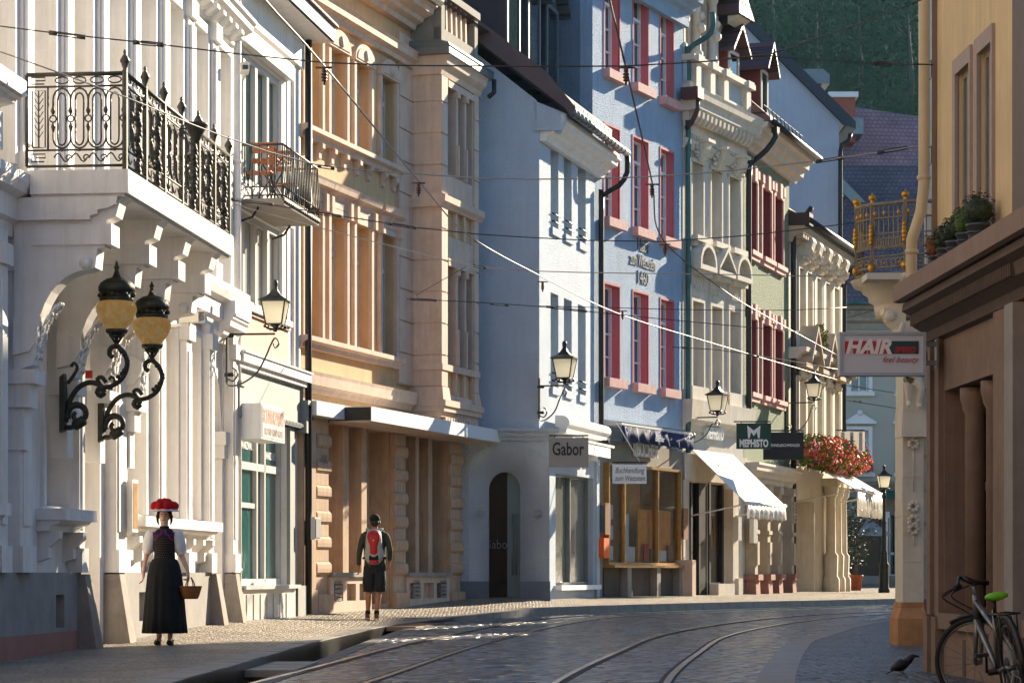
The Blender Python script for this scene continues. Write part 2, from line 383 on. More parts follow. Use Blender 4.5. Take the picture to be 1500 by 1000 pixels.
def cobble(name, c1, c2, scale=7.0, rough=.45, bump=.7, joint=(.03,.03,.03), stretch=(1,1,1), rot=0):
    """setts: voronoi cells with rounded tops and dark joints"""
    m = bpy.data.materials.new(name); m.use_nodes = True; nt = m.node_tree; N = nt.nodes; L = nt.links; b = N['Principled BSDF']
    g = N.new('ShaderNodeNewGeometry'); mp = N.new('ShaderNodeMapping'); mp.inputs['Scale'].default_value = stretch; mp.inputs['Rotation'].default_value = (0,0,rot)
    L.new(g.outputs['Position'], mp.inputs['Vector'])
    sep = N.new('ShaderNodeSeparateXYZ'); L.new(mp.outputs[0], sep.inputs[0]); cmb = N.new('ShaderNodeCombineXYZ')
    L.new(sep.outputs['X'], cmb.inputs['X']); L.new(sep.outputs['Y'], cmb.inputs['Y'])
    v = N.new('ShaderNodeTexVoronoi'); v.feature = 'DISTANCE_TO_EDGE'; v.inputs['Scale'].default_value = scale; v.inputs['Randomness'].default_value = .55
    c = N.new('ShaderNodeTexVoronoi'); c.feature = 'F1'; c.inputs['Scale'].default_value = scale; c.inputs['Randomness'].default_value = .55
    L.new(cmb.outputs[0], v.inputs['Vector']); L.new(cmb.outputs[0], c.inputs['Vector'])
    bw = N.new('ShaderNodeRGBToBW'); L.new(c.outputs['Color'], bw.inputs[0])
    mx = N.new('ShaderNodeMixRGB'); L.new(bw.outputs[0], mx.inputs['Fac']); mx.inputs['Color1'].default_value = (*c1,1); mx.inputs['Color2'].default_value = (*c2,1)
    nz = N.new('ShaderNodeTexNoise'); nz.inputs['Scale'].default_value = .8; nz.inputs['Detail'].default_value = 8; nz.inputs['Roughness'].default_value = .7
    L.new(g.outputs['Position'], nz.inputs['Vector'])
    ml = N.new('ShaderNodeMapRange'); ml.inputs['From Min'].default_value = .3; ml.inputs['From Max'].default_value = .7; ml.inputs['To Min'].default_value = .6; ml.inputs['To Max'].default_value = 1.3
    L.new(nz.outputs['Fac'], ml.inputs['Value'])
    sc = N.new('ShaderNodeVectorMath'); sc.operation = 'SCALE'; L.new(mx.outputs[0], sc.inputs[0]); L.new(ml.outputs[0], sc.inputs['Scale'])
    jr = N.new('ShaderNodeMapRange'); jr.inputs['From Min'].default_value = .02; jr.inputs['From Max'].default_value = .09; L.new(v.outputs['Distance'], jr.inputs['Value'])
    jm = N.new('ShaderNodeMixRGB'); L.new(jr.outputs[0], jm.inputs['Fac']); jm.inputs['Color1'].default_value = (*joint,1); L.new(sc.outputs[0], jm.inputs['Color2'])
    L.new(jm.outputs[0], b.inputs['Base Color'])
    rr = N.new('ShaderNodeMapRange'); rr.inputs['To Min'].default_value = rough*.75; rr.inputs['To Max'].default_value = min(1, rough*1.3)
    L.new(bw.outputs[0], rr.inputs['Value']); L.new(rr.outputs[0], b.inputs['Roughness'])
    hr = N.new('ShaderNodeMapRange'); hr.inputs['From Max'].default_value = .22; hr.interpolation_type = 'SMOOTHSTEP'; L.new(v.outputs['Distance'], hr.inputs['Value'])
    ad = N.new('ShaderNodeMath'); ad.operation = 'MULTIPLY_ADD'; ad.inputs[1].default_value = .6; L.new(bw.outputs[0], ad.inputs[0]); L.new(hr.outputs[0], ad.inputs[2])
    bp = N.new('ShaderNodeBump'); bp.inputs['Strength'].default_value = bump; bp.inputs['Distance'].default_value = .09
    L.new(ad.outputs[0], bp.inputs['Height']); L.new(bp.outputs[0], b.inputs['Normal'])
    MATS[name] = m; return m
cobble('setts', (.05,.06,.08), (.33,.36,.40), 5.5, .28, 1.0, stretch=(.75,1,1), rot=.25)
cobble('mosaic', (.26,.21,.155), (.46,.38,.28), 15, .6, .55, joint=(.10,.08,.06))
cobble('mosaic_dark', (.07,.08,.095), (.24,.25,.27), 9, .42, 1.0)
mk('kerb', (.31,.28,.24), .7, .2, 4, .4, 40, dirtamt=.25)
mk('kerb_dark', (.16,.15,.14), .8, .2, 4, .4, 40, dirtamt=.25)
mk('steel_rail', (.62,.56,.50), .22, .3, 8, .1, 60, metal=1)
mk('groove', (.03,.022,.018), .8, .3, 12)
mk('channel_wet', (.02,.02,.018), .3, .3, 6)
mk('rust_plate', (.22,.15,.11), .5, .3, 9, .4, 60, metal=.3)
mk('earth', (.10,.10,.09), .9, .2, 1)
def cr(pts, step=.8):
    """smooth polyline through pts (any dimension), resampled"""
    P = [Vector(p) for p in pts]; out = []
    for i in range(len(P)-1):
        p0 = P[max(i-1,0)]; p1 = P[i]; p2 = P[i+1]; p3 = P[min(i+2,len(P)-1)]
        n = max(1, int((p2-p1).length/step))
        for k in range(n):
            t = k/n
            out.append(.5*((2*p1)+(p2-p0)*t+(2*p0-5*p1+4*p2-p3)*t*t+(3*p1-p0-3*p2+p3)*t**3))
    out.append(P[-1]); return out
def offs(pts, o):
    """offset a polyline to its right (+) in plan"""
    out = []
    for i, p in enumerate(pts):
        d = pts[min(i+1,len(pts)-1)] - pts[max(i-1,0)]; d = Vector((d.x, d.y)).normalized()
        q = p.copy(); q.x += d.y*o; q.y -= d.x*o; out.append(q)
    return out
PAIRS = [((-2.95,6,.08),(-7.6,6,0)),((-2.8,19.6,.10),(-6.7,18,.02)),((-2.67,24.4,.11),(-6.0,25.9,.06)),((-2.55,29,.12),(-5.7,30,.14)),
 ((-2.45,33,.12),(-5.2,35.6,.30)),((-2.3,36,.12),(-5,37.3,.34)),((-2.05,39.6,.14),(-4.4,41.8,.36)),((-1.05,44,.2),(-2.8,47.3,.43)),
 ((-.2,45.6,.26),(-1.3,50.6,.50)),((.72,47.5,.32),(.5,50.8,.51)),((2.5,50.2,.34),(1.4,55,.485)),((4.95,54,.35),(3.6,60,.47)),((7.5,57.7,.35),(5.5,63.9,.46)),
 ((9.65,61,.35),(7.3,69,.455)),((12.5,63.6,.35),(9.6,76.2,.44)),((20,65.5,.36),(10,100,.46)),((46,69,.38),(30,122,.46))]
def smooth(t): t = max(0, min(1, t)); return t*t*(3-2*t)
def zroad(y): return .22*smooth((y-24)/34)
def strip(name, a, b, nx, m, kind='structure', crown=0, lift=0, seam=None):
    mb = MB(); n = min(len(a), len(b)); vs = []
    for i in range(n):
        for j in range(nx+1):
            t = j/nx; p = a[i].lerp(b[i], t); vs.append((p.x, p.y, p.z+lift+crown*4*t*(1-t)))
    fs = [(i*(nx+1)+j, i*(nx+1)+j+1, (i+1)*(nx+1)+j+1, (i+1)*(nx+1)+j) for i in range(n-1) for j in range(nx)]
    mb.add(vs, fs, smooth=True); o = mb.build(name, m); o['kind'] = kind; return o
def resamp(pts, m):
    L = [0]
    for i in range(1, len(pts)): L.append(L[-1]+(pts[i]-pts[i-1]).length)
    out = []; j = 0
    for k in range(m):
        t = L[-1]*k/(m-1)
        while j < len(L)-2 and L[j+1] < t: j += 1
        out.append(pts[j].lerp(pts[j+1], (t-L[j])/max(1e-9, L[j+1]-L[j])))
    return out
gd = MB(); gd.add([(-400,-60,-.6),(400,-60,-.6),(400,600,-.6),(-400,600,-.6)], [(0,1,2,3)]); gd.build('ground', 'earth')['kind'] = 'structure'
# left pavement between kerb and house fronts
ka = []; fb = []
for i in range(len(PAIRS)-1):
    p0, q0 = map(Vector, PAIRS[i]); p1, q1 = map(Vector, PAIRS[i+1])
    ka.append(p0); fb.append(q0)
ka.append(Vector(PAIRS[-1][0])); fb.append(Vector(PAIRS[-1][1]))
N_ = 6; kA = []; fB = []
for i in range(len(ka)-1):
    g = lambda P, t: .5*((2*P[i])+(P[i+1]-P[max(i-1,0)])*t+(2*P[max(i-1,0)]-5*P[i]+4*P[i+1]-P[min(i+2,len(P)-1)])*t*t+(3*P[i]-P[max(i-1,0)]-3*P[i+1]+P[min(i+2,len(P)-1)])*t**3)
    for k in range(N_): kA.append(g(ka, k/N_)); fB.append(fb[i].lerp(fb[i+1], k/N_))
kA.append(ka[-1]); fB.append(fb[-1])
kIn = offs(kA, -.3)
strip('pavement', fB, kIn, 8, 'mosaic')
def pave_z(x, y):
    best = None
    for i in range(len(kA)):
        a, b = fB[i], kA[i]; ab = Vector((b.x-a.x, b.y-a.y)); t = max(0, min(1, Vector((x-a.x, y-a.y)).dot(ab)/ab.length_squared))
        q = a.lerp(b, t); dd = (q.x-x)**2+(q.y-y)**2
        if best is None or dd < best[0]: best = (dd, q.z)
    return best[1]
# kerb of single long stones
kb = MB()
for i in range(len(kA)-1):
    a, b = kA[i], kA[i+1]; c, d = kIn[i], kIn[i+1]; g = (b-a)*.012
    zz = -.34 if a.y < 43.5 else zroad(a.y)-.05
    j = rnd.uniform(-.004, .006)
    A = a+g; B = b-g; Cc = c+g; D = d-g
    kb.add([(A.x,A.y,zz),(B.x,B.y,zz),(D.x,D.y,zz),(Cc.x,Cc.y,zz),(A.x,A.y,A.z+j),(B.x,B.y,B.z+j),(D.x,D.y,D.z+.003),(Cc.x,Cc.y,Cc.z+.003)],
           [(0,3,2,1),(4,5,6,7),(0,1,5,4),(1,2,6,5),(2,3,7,6),(3,0,4,7)])
kb.build('kerb', 'kerb')['kind'] = 'structure'
# right pavement, flush mosaic
RK = cr([(1.2,6,.1),(1.6,15,.1),(1.98,20,.1),(3.3,30,.1),(4.1,34.5,.1),(6.15,43.1,.13),(7.9,47.1,.16),(11.5,51.6,.22),(17,55,.28),(46,61,.32)], 1.0)
RO = [Vector((p.x+14, p.y-3, .06+.1*smooth((p.y-30)/30))) for p in RK]
strip('pavement', offs(RK, .32), RO, 10, 'mosaic_dark')
kb = MB(); ri = offs(RK, .32)
for i in range(len(RK)-1):
    A, B, Cc, D = RK[i], RK[i+1], ri[i], ri[i+1]; z0 = -.1
    kb.add([(A.x,A.y,z0),(B.x,B.y,z0),(D.x,D.y,z0),(Cc.x,Cc.y,z0),(A.x,A.y,A.z),(B.x,B.y,B.z),(D.x,D.y,D.z+.004),(Cc.x,Cc.y,Cc.z+.004)],
           [(3,2,1,0),(7,6,5,4),(4,5,1,0),(5,6,2,1),(6,7,3,2),(7,4,0,3)])
kb.build('kerb', 'kerb')['kind'] = 'structure'
# road between, with an open water channel along the left kerb
rl = []
for p in kA:
    w = .40 if p.y < 41.5 else .40*max(0, (44.2-p.y)/2.7)
    q = offs([p - Vector((0,0,0)), p], 0)[0]; rl.append((p, w))
o5 = offs(kA, .50)
left = [kA[i].lerp(o5[i], rl[i][1]/.5) for i in range(len(kA))]
M_ = 90; La = resamp(left, M_); Rb = resamp(RK, M_)
for q in La: q.z = zroad(q.y)
for q in Rb: q.z = zroad(q.y)
rd = MB(); nx = 14; vs = []
for i in range(M_):
    for j in range(nx+1):
        p = La[i].lerp(Rb[i], j/nx); vs.append((p.x, p.y, zroad(p.y)))
rd.add(vs, [(i*(nx+1)+j, i*(nx+1)+j+1, (i+1)*(nx+1)+j+1, (i+1)*(nx+1)+j) for i in range(M_-1) for j in range(nx)], smooth=True)
rd.build('road', 'setts')['kind'] = 'structure'
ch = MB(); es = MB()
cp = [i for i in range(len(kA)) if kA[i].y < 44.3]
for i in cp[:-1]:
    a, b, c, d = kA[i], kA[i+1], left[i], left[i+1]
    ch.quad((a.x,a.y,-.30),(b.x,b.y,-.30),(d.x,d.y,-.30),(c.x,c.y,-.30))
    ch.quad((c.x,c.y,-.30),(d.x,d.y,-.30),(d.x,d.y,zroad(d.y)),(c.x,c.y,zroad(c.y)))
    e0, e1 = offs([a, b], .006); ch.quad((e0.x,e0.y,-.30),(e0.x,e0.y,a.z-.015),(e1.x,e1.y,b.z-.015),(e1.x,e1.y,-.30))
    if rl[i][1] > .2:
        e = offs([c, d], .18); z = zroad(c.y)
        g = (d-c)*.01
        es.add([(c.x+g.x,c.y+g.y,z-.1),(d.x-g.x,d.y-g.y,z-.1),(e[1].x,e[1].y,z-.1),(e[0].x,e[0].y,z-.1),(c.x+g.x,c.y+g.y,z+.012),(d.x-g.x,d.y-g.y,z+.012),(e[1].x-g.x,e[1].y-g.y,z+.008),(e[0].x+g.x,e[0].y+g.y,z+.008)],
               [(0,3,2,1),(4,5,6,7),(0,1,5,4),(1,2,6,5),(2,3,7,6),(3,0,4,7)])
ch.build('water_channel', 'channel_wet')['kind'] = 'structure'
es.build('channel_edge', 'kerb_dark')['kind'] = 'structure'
def plate(y0, y1, label, m):
    idx = [i for i in range(len(kA)) if y0 <= kA[i].y <= y1]
    i0, i1 = idx[0], idx[-1]; a, b, c, d = kA[i0], kA[i1], left[i0], left[i1]
    mb = MB(); n = 3
    for k in range(n):
        p = a.lerp(b, k/n+.01); q = a.lerp(b, (k+1)/n-.01); r = c.lerp(d, k/n+.01); s = c.lerp(d, (k+1)/n-.01)
        z = zroad(p.y)+.012
        mb.add([(p.x+.01,p.y,z-.05),(q.x+.01,q.y,z-.05),(s.x+.1,s.y,z-.05),(r.x+.1,r.y,z-.05),(p.x+.01,p.y,z+.02),(q.x+.01,q.y,z+.02),(s.x+.1,s.y,z+.02),(r.x+.1,r.y,z+.02)],
               [(0,3,2,1),(4,5,6,7),(0,1,5,4),(1,2,6,5),(2,3,7,6),(3,0,4,7)])
    return tag(mb.build('channel_cover', m), label, 'drain cover', 'covers over the gutter channel')
plate(24.2, 27.2, 'pale stone cover slabs over the open gutter channel nearest the camera', 'kerb')
plate(39.4, 42.4, 'rusty brown cover plate at the far end of the open gutter channel', 'rust_plate')
# rails
T1 = cr([(-2.55,6,0),(-2.3,14,0),(-1.8,22.2,0),(-.95,32.4,0),(.45,42,0),(1.9,47.1,0),(5.2,52,0),(9.2,56.6,0),(15,60.6,0),(44,66,0)], .7)
T2 = cr([(.0,6,0),(.35,14,0),(.9,22.2,0),(1.75,29.7,0),(2.85,37,0),(4.9,44.2,0),(7.1,48.7,0),(11,53.2,0),(17,57.2,0),(44,62.6,0)], .7)
for T in (T1, T2):
    for s in (-.5, .5):
        c = offs(T, s); mb = MB(); gm = MB()
        gs = -1 if s > 0 else 1
        for mbb, o0, o1, dz in ((mb, -.032, .032, .016), (gm, gs*.036, gs*.085, .007), (gm, -gs*.036, -gs*.052, .006)):
            o0, o1 = min(o0,o1), max(o0,o1)
            a = offs(c, o0); b = offs(c, o1)
            for i in range(len(c)-1):
                za, zb = zroad(c[i].y)+dz, zroad(c[i+1].y)+dz
                mbb.quad((a[i].x,a[i].y,za),(b[i].x,b[i].y,za),(b[i+1].x,b[i+1].y,zb),(a[i+1].x,a[i+1].y,zb))
                mbb.quad((b[i].x,b[i].y,za),(b[i].x,b[i].y,za-.03),(b[i+1].x,b[i+1].y,zb-.03),(b[i+1].x,b[i+1].y,zb))
                mbb.quad((a[i].x,a[i].y,za-.03),(a[i].x,a[i].y,za),(a[i+1].x,a[i+1].y,zb),(a[i+1].x,a[i+1].y,zb-.03))
        r = mb.build('tram_rail', 'steel_rail'); r['kind'] = 'structure'
        g = gm.build('rail_groove', 'groove'); g['kind'] = 'structure'
WC = {}
def window(root, xc, z0, w, h, depth, fm='pvc_white', pm='pane_dark', cols=2, transom=.72, fw=.07, bars=0, extras=None, key='', name='window', arch=False, label=None):
    """casement in an opening w x h; its origin is the middle of the opening's foot, in the street face of the wall"""
    k = (round(w,2), round(h,2), round(depth,2), fm, pm, cols, transom, bars, key, name)
    if k in WC:
        c = copy_tree(WC[k], root); c.location = (xc, 0, z0)
    else:
        mb = MB(); a, b = -w/2, w/2; y0, y1 = depth-.02, depth+.05
        mb.box(a, a+fw, y0, y1, 0, h); mb.box(b-fw, b, y0, y1, 0, h); mb.box(a+fw, b-fw, y0, y1, 0, fw*1.2); mb.box(a+fw, b-fw, y0, y1, h-fw, h)
        if transom: mb.box(a+fw, b-fw, y0-.025, y1, h*transom, h*transom+fw*1.2)
        for i in range(1, cols):
            x = a+(b-a)*i/cols; mb.box(x-fw*.6, x+fw*.6, y0-.015, y1, fw, (h*transom if transom else h-fw))
            if transom: mb.box(x-fw*.4, x+fw*.4, y0, y1, h*transom+fw, h-fw)
        for j in range(1, bars+1):
            z = h*(transom or 1)*j/(bars+1); mb.box(a+fw, b-fw, y0+.01, y1-.01, z-.018, z+.018)
        c = mb.build(name, fm, root, (xc, 0, z0))
        p = MB(); p.box(a+.01, b-.01, depth+.055, depth+.07, .01, h-.01); p.build('pane', pm, c)
        for nm, m, mt in (extras or []): m.build(nm, mt, c)
        WC[k] = c
    if label: c['label'] = label
    return c
def moulding(mb, x0, x1, prof, ends=True):
    """prof: list of (out, z) from bottom to top, out positive towards the street"""
    pr = [(0.0, prof[0][1])] + [(-o, z) for o, z in prof] + [(0.0, prof[-1][1])]
    q = []
    for p in pr:
        if not q or (abs(p[0]-q[-1][0])+abs(p[1]-q[-1][1])) > 1e-6: q.append(p)
    return mb.prism([(p[0]+.0, p[1]) for p in q], 'x', x0, x1)
def cornice(z0, z1, out):
    h = z1-z0
    return [(.25*out, z0), (.3*out, z0+.2*h), (.5*out, z0+.3*h), (.55*out, z0+.45*h), (.85*out, z0+.6*h), (.88*out, z0+.8*h), (out, z0+.88*h), (out, z1)]
def sillmb(w, out=.12, h=.10, drop=0.0):
    m = MB(); m.tbox(-w/2-.08, w/2+.08, -out, .02, -h-drop, -drop+.005, 0, 0); return m
def architrave(w, h, b=.12, out=.05, foot=0):
    m = MB(); m.box(-w/2-b, -w/2, -out, 0, foot, h); m.box(w/2, w/2+b, -out, 0, foot, h); m.box(-w/2-b, w/2+b, -out, 0, h, h+b); return m
def pipe_path(mb, pts, r, n=8): mb.tube(cr(pts, .15), r, n)
def roofmat(name, c1, c2, rough=.75, step=.33):
    """tiled roof: rows follow height, tiles follow the eave"""
    m = bpy.data.materials.new(name); m.use_nodes = True; nt = m.node_tree; N = nt.nodes; L = nt.links; b = N['Principled BSDF']
    tc = N.new('ShaderNodeTexCoord'); sp = N.new('ShaderNodeSeparateXYZ'); L.new(tc.outputs['Object'], sp.inputs[0])
    cm = N.new('ShaderNodeCombineXYZ'); L.new(sp.outputs['X'], cm.inputs['X']); L.new(sp.outputs['Z'], cm.inputs['Y'])
    br = N.new('ShaderNodeTexBrick'); br.inputs['Scale'].default_value = 1; br.inputs['Brick Width'].default_value = step*.8; br.inputs['Row Height'].default_value = step*.75
    br.inputs['Mortar Size'].default_value = .03; br.inputs['Mortar Smooth'].default_value = .8; br.inputs['Color1'].default_value = (*c1,1); br.inputs['Color2'].default_value = (*c2,1); br.inputs['Mortar'].default_value = (c1[0]*.6,c1[1]*.6,c1[2]*.6,1)
    L.new(cm.outputs[0], br.inputs['Vector'])
    nz = N.new('ShaderNodeTexNoise'); nz.inputs['Scale'].default_value = .7; nz.inputs['Detail'].default_value = 8; L.new(tc.outputs['Object'], nz.inputs['Vector'])
    mr = N.new('ShaderNodeMapRange'); mr.inputs['From Min'].default_value = .3; mr.inputs['From Max'].default_value = .7; mr.inputs['To Min'].default_value = .65; mr.inputs['To Max'].default_value = 1.3; L.new(nz.outputs['Fac'], mr.inputs['Value'])
    sc = N.new('ShaderNodeVectorMath'); sc.operation = 'SCALE'; L.new(br.outputs['Color'], sc.inputs[0]); L.new(mr.outputs[0], sc.inputs['Scale']); L.new(sc.outputs[0], b.inputs['Base Color'])
    # each tile is tipped: saw-tooth height along the slope
    ma = N.new('ShaderNodeMath'); ma.operation = 'MULTIPLY'; ma.inputs[1].default_value = 1/(step*.75); L.new(sp.outputs['Z'], ma.inputs[0])
    fr = N.new('ShaderNodeMath'); fr.operation = 'FRACT'; L.new(ma.outputs[0], fr.inputs[0])
    inv = N.new('ShaderNodeMath'); inv.operation = 'SUBTRACT'; inv.inputs[0].default_value = 1; L.new(fr.outputs[0], inv.inputs[1])
    mul = N.new('ShaderNodeMath'); mul.operation = 'SUBTRACT'; L.new(inv.outputs[0], mul.inputs[0]); L.new(br.outputs['Fac'], mul.inputs[1])
    bp = N.new('ShaderNodeBump'); bp.inputs['Strength'].default_value = .9; bp.inputs['Distance'].default_value = .05; L.new(mul.outputs[0], bp.inputs['Height'])
    L.new(bp.outputs[0], b.inputs['Normal']); b.inputs['Roughness'].default_value = rough
    MATS[name] = m
roofmat('roof_purple', (.33,.15,.15), (.38,.18,.17), .6, .30)
roofmat('roof_dark', (.13,.075,.085), (.17,.095,.10), .6, .26)
roofmat('roof_brown', (.16,.085,.07), (.24,.12,.10), .7, .3)
roofmat('slate_tile', (.045,.065,.085), (.08,.10,.125), .5, .42)
roofmat('red_slate', (.065,.035,.042), (.10,.045,.052), .6, .42)
def rep(parent, name, mb, m, locs, **k):
    """the same piece at several places, every one an object of its own"""
    me = mb.mesh(name, m); out = []
    for i, l in enumerate(locs):
        o = bpy.data.objects.new(name, me); C.objects.link(o); o.parent = parent
        o.location = l[:3]
        if len(l) > 3: o.rotation_euler = (0,0,l[3])
        out.append(o)
    return out
# ================================================================== white corner house with the big balcony
XA = lambda d: (d-25.909)/FA.t.y
A = FA.root('town_house', 'ornate white house on the left edge with an iron railed balcony on scrolled brackets')
wc = [28.0+1.55*i+.05 for i in range(-1, 6)]       # window axes by distance, upper floor
wins_up = [(XA(27.25+1.55*i), .92) for i in range(-4, 7)]
UPZ0, UPZ1 = 5.35, 8.75
holes = [(x-w/2, x+w/2, UPZ0, UPZ1) for x, w in wins_up]
holes_g = []
gw = [(XA(27.95), .98, 1.75), (XA(31.5), 1.0, 1.75), (XA(33.3), .98, 1.75), (XA(34.75), .85, 1.75), (XA(24.6), .98, 1.75), (XA(22.8), .98, 1.75), (XA(20.8), .98, 1.75)]
for x, w, z in gw: holes_g.append((x-w/2, x+w/2, z, 4.35))
doors = [(XA(29.35), 1.25), (XA(36.25), 1.25)]
for x, w in doors: holes_g.append((x-w/2, x+w/2, .0, 4.5))
mb = MB(); mb.wall(-14, 11.39, -.4, 13.5, holes+holes_g, .34); mb.shell(-14, 11.39, 0, 9, -.4, 13.5)
mb.build('wall', 'white_plaster', A)
# upper french windows with moulded frames and pilasters between
ex_up = [('surround', architrave(.92, 3.4, .13, .09), 'white_trim')]
for i, (x, w) in enumerate(wins_up):
    window(A, x, UPZ0, .92, 3.4, .30, 'white_trim', 'pane_curtain', 2, .74, .08, 0, ex_up, 'A')
mb = MB(); mb.box(-.17, .17, -.13, 0, 5.25, 8.95); mb.box(-.12, .12, -.17, -.13, 5.6, 8.6); mb.box(-.2, .2, -.19, 0, 5.25, 5.5); mb.box(-.2, .2, -.19, 0, 8.7, 8.95)
rep(A, 'pilaster', mb, 'white_trim', [(XA(28.025+1.55*i), 0, 0) for i in range(-5, 7) if XA(28.025+1.55*i) < 11])
mb = MB(); moulding(mb, -14, 11.5, cornice(8.95, 9.35, .42))
moulding(mb, -14, 11.45, cornice(12.6, 13.5, .8)); mb.build('cornice', 'white_trim', A)
mb = MB(); mb.prism([(-.02,8.95),(-.2,8.99),(-.30,9.06),(-.30,9.12),(-.02,9.12)], 'x', 0, .16)
rep(A, 'corbel', mb, 'white_trim', [(-.4+.42*k, 0, 0) for k in range(28)])
# belt course at balcony level
mb = MB(); moulding(mb, -14, 11.55, [(.08,4.55),(.1,4.68),(.16,4.72),(.16,4.95),(.26,5.0),(.30,5.1),(.30,5.2)])
mb.build('belt_course', 'white_trim', A)
mb = MB(); x0 = XA(36.8)
mb.box(x0-.62, x0+.55, -.33, 0, 4.78, 5.0); moulding(mb, x0-.62, x0+.53, cornice(4.4, 4.78, .3)); mb.build('door_hood', 'white_trim', A)
# ground floor piers, windows
piers = [(26.35,.42),(28.55,.22),(30.35,.5),(32.45,.36),(34.0,.30),(35.42,.28),(37.05,.3),(23.7,.4),(25.55,.3)]
for d, w in piers:
    mb = MB(); x = XA(d); mb.box(x-w/2, x+w/2, -.15, 0, 1.0, 4.56); mb.box(x-w/2-.04, x+w/2+.04, -.2, 0, 4.2, 4.42); mb.box(x-w/2-.03, x+w/2+.03, -.19, 0, 1.0, 1.28)
    mb.box(x-w/2+.06, x+w/2-.06, -.17, -.15, 1.5, 4.05); mb.build('pilaster', 'white_trim', A)
for x, w, z in gw:
    window(A, x, z, w, 4.35-z, .28, 'white_trim', 'pane_curtain', 2, .72, .07, 0, [('surround', architrave(w, 4.35-z, .09, .05), 'white_trim')], 'Ag')
# doors: arched niche with impost blocks and panelled leaves
for x, w in doors:
    mb = MB(); h = 4.5; y = .26
    mb.box(-w/2, w/2, y, y+.08, 0, 3.2); mb.box(-w/2, w/2, y-.06, y+.1, 2.55, 2.72)
    for s in (-1, 1):
        mb.box(s*.04, s*(w/2-.12), y-.03, y, .35, 1.2); mb.box(s*.04, s*(w/2-.12), y-.03, y, 1.4, 2.4)
    for s in (-1, 1):
        mb.box(s*w/2, s*(w/2-.16), -.02, y, 0, 2.55)
        mb.box(s*(w/2+.02), s*(w/2-.24), -.09, y, 2.75, 2.95); mb.box(s*(w/2+.0), s*(w/2-.2), -.06, y, 2.55, 2.75)
    n = 10; pr = [(-w/2, 4.5), (-w/2, 2.95)] + [(-(w/2-.12)*math.cos(math.pi*k/n), 3.35+(w/2-.12)*math.sin(math.pi*k/n)) for k in range(n+1)] + [(w/2, 2.95), (w/2, 4.5)]
    mb.prism(pr, 'y', .02, y)
    d = mb.build('door', 'white_trim', A, (x, 0, .15)); p = MB(); p.box(-w/2+.1, w/2-.1, y+.09, y+.11, 2.72, 4.2); p.build('pane', 'pane_curtain', d)
# plinth, red-brown foot, cellar openings
def xi(d): return XA(d)
mb = MB(); mr = MB(); hl = MB()
for a, b in ((-14, XA(28.62)), (XA(30.15), XA(35.6)), (XA(36.9), 11.39)):
    vents = [(v-.17, v+.17, .38, .75) for v in (XA(27.75), XA(31.5), XA(33.3)) if a < v < b]
    mb.wall(a, b, -.4, 1.0, vents, .25, -.12); mb.quad((a,-.12,1.0),(b,-.12,1.0),(b,0,1.0),(a,0,1.0)); mb.quad((a,-.12,-.4),(a,-.12,1.0),(a,.1,1.0),(a,.1,-.4)); mb.quad((b,.1,-.4),(b,.1,1.0),(b,-.12,1.0),(b,-.12,-.4))
    for v in vents:
        hl = MB(); hl.box(v[0]-.02, v[1]+.02, .05, .12, v[2]-.02, v[3]+.02); hl.build('cellar_vent', 'interior', A)
mb.build('plinth', 'plinth_grey', A)
mr.box(-14, XA(28.6), -.135, -.12, -.3, .33); mr.build('plinth_foot', 'red_stone', A)
# guard stones by the doors
for d, zb in ((28.62, .1), (30.18, .15), (35.62, .3), (36.95, .33)):
    m = MB(); x = XA(d); m.tbox(x-.18, x+.17, -.40, .0, -.2, .98, .05, .20, .04, 0); m.build('guard_stone', 'stone_guard', A)
# continuous sill on consoles under three windows and a short one by the first window
def console_sill(x0, x1, z):
    m = MB(); m.box(x0, x1, -.34, 0, z, z+.13); moulding(m, x0+.03, x1-.03, [(.14,z-.12),(.16,z-.06),(.26,z-.03),(.28,z)]); 
    s = m.build('window_sill', 'white_trim', A); n = max(2, int((x1-x0)/.55)); m = MB()
    m.prism([(0,z-.12),(-.24,z-.12),(-.24,z-.2),(-.12,z-.3),(-.12,z-.42),(0,z-.46)], 'x', -.07, .07)
    rep(s, 'console', m, 'white_trim', [(x0+.16+(x1-x0-.32)*k/(n-1), 0, 0) for k in range(n)])
console_sill(XA(27.2), XA(28.5), 1.58); console_sill(XA(30.8), XA(35.3), 1.58); console_sill(XA(22.3), XA(25.2), 1.58)
# neighbouring hood on the far left, above balcony height
m = MB(); x1 = XA(25.2); m.box(XA(20), x1, -.5, 0, 5.86, 6.02); moulding(m, XA(20), x1-.03, cornice(5.68, 5.86, .46)); m.box(x1-.35, x1-.15, -.3, 0, 5.3, 5.68); m.build('window_hood', 'white_trim', A)
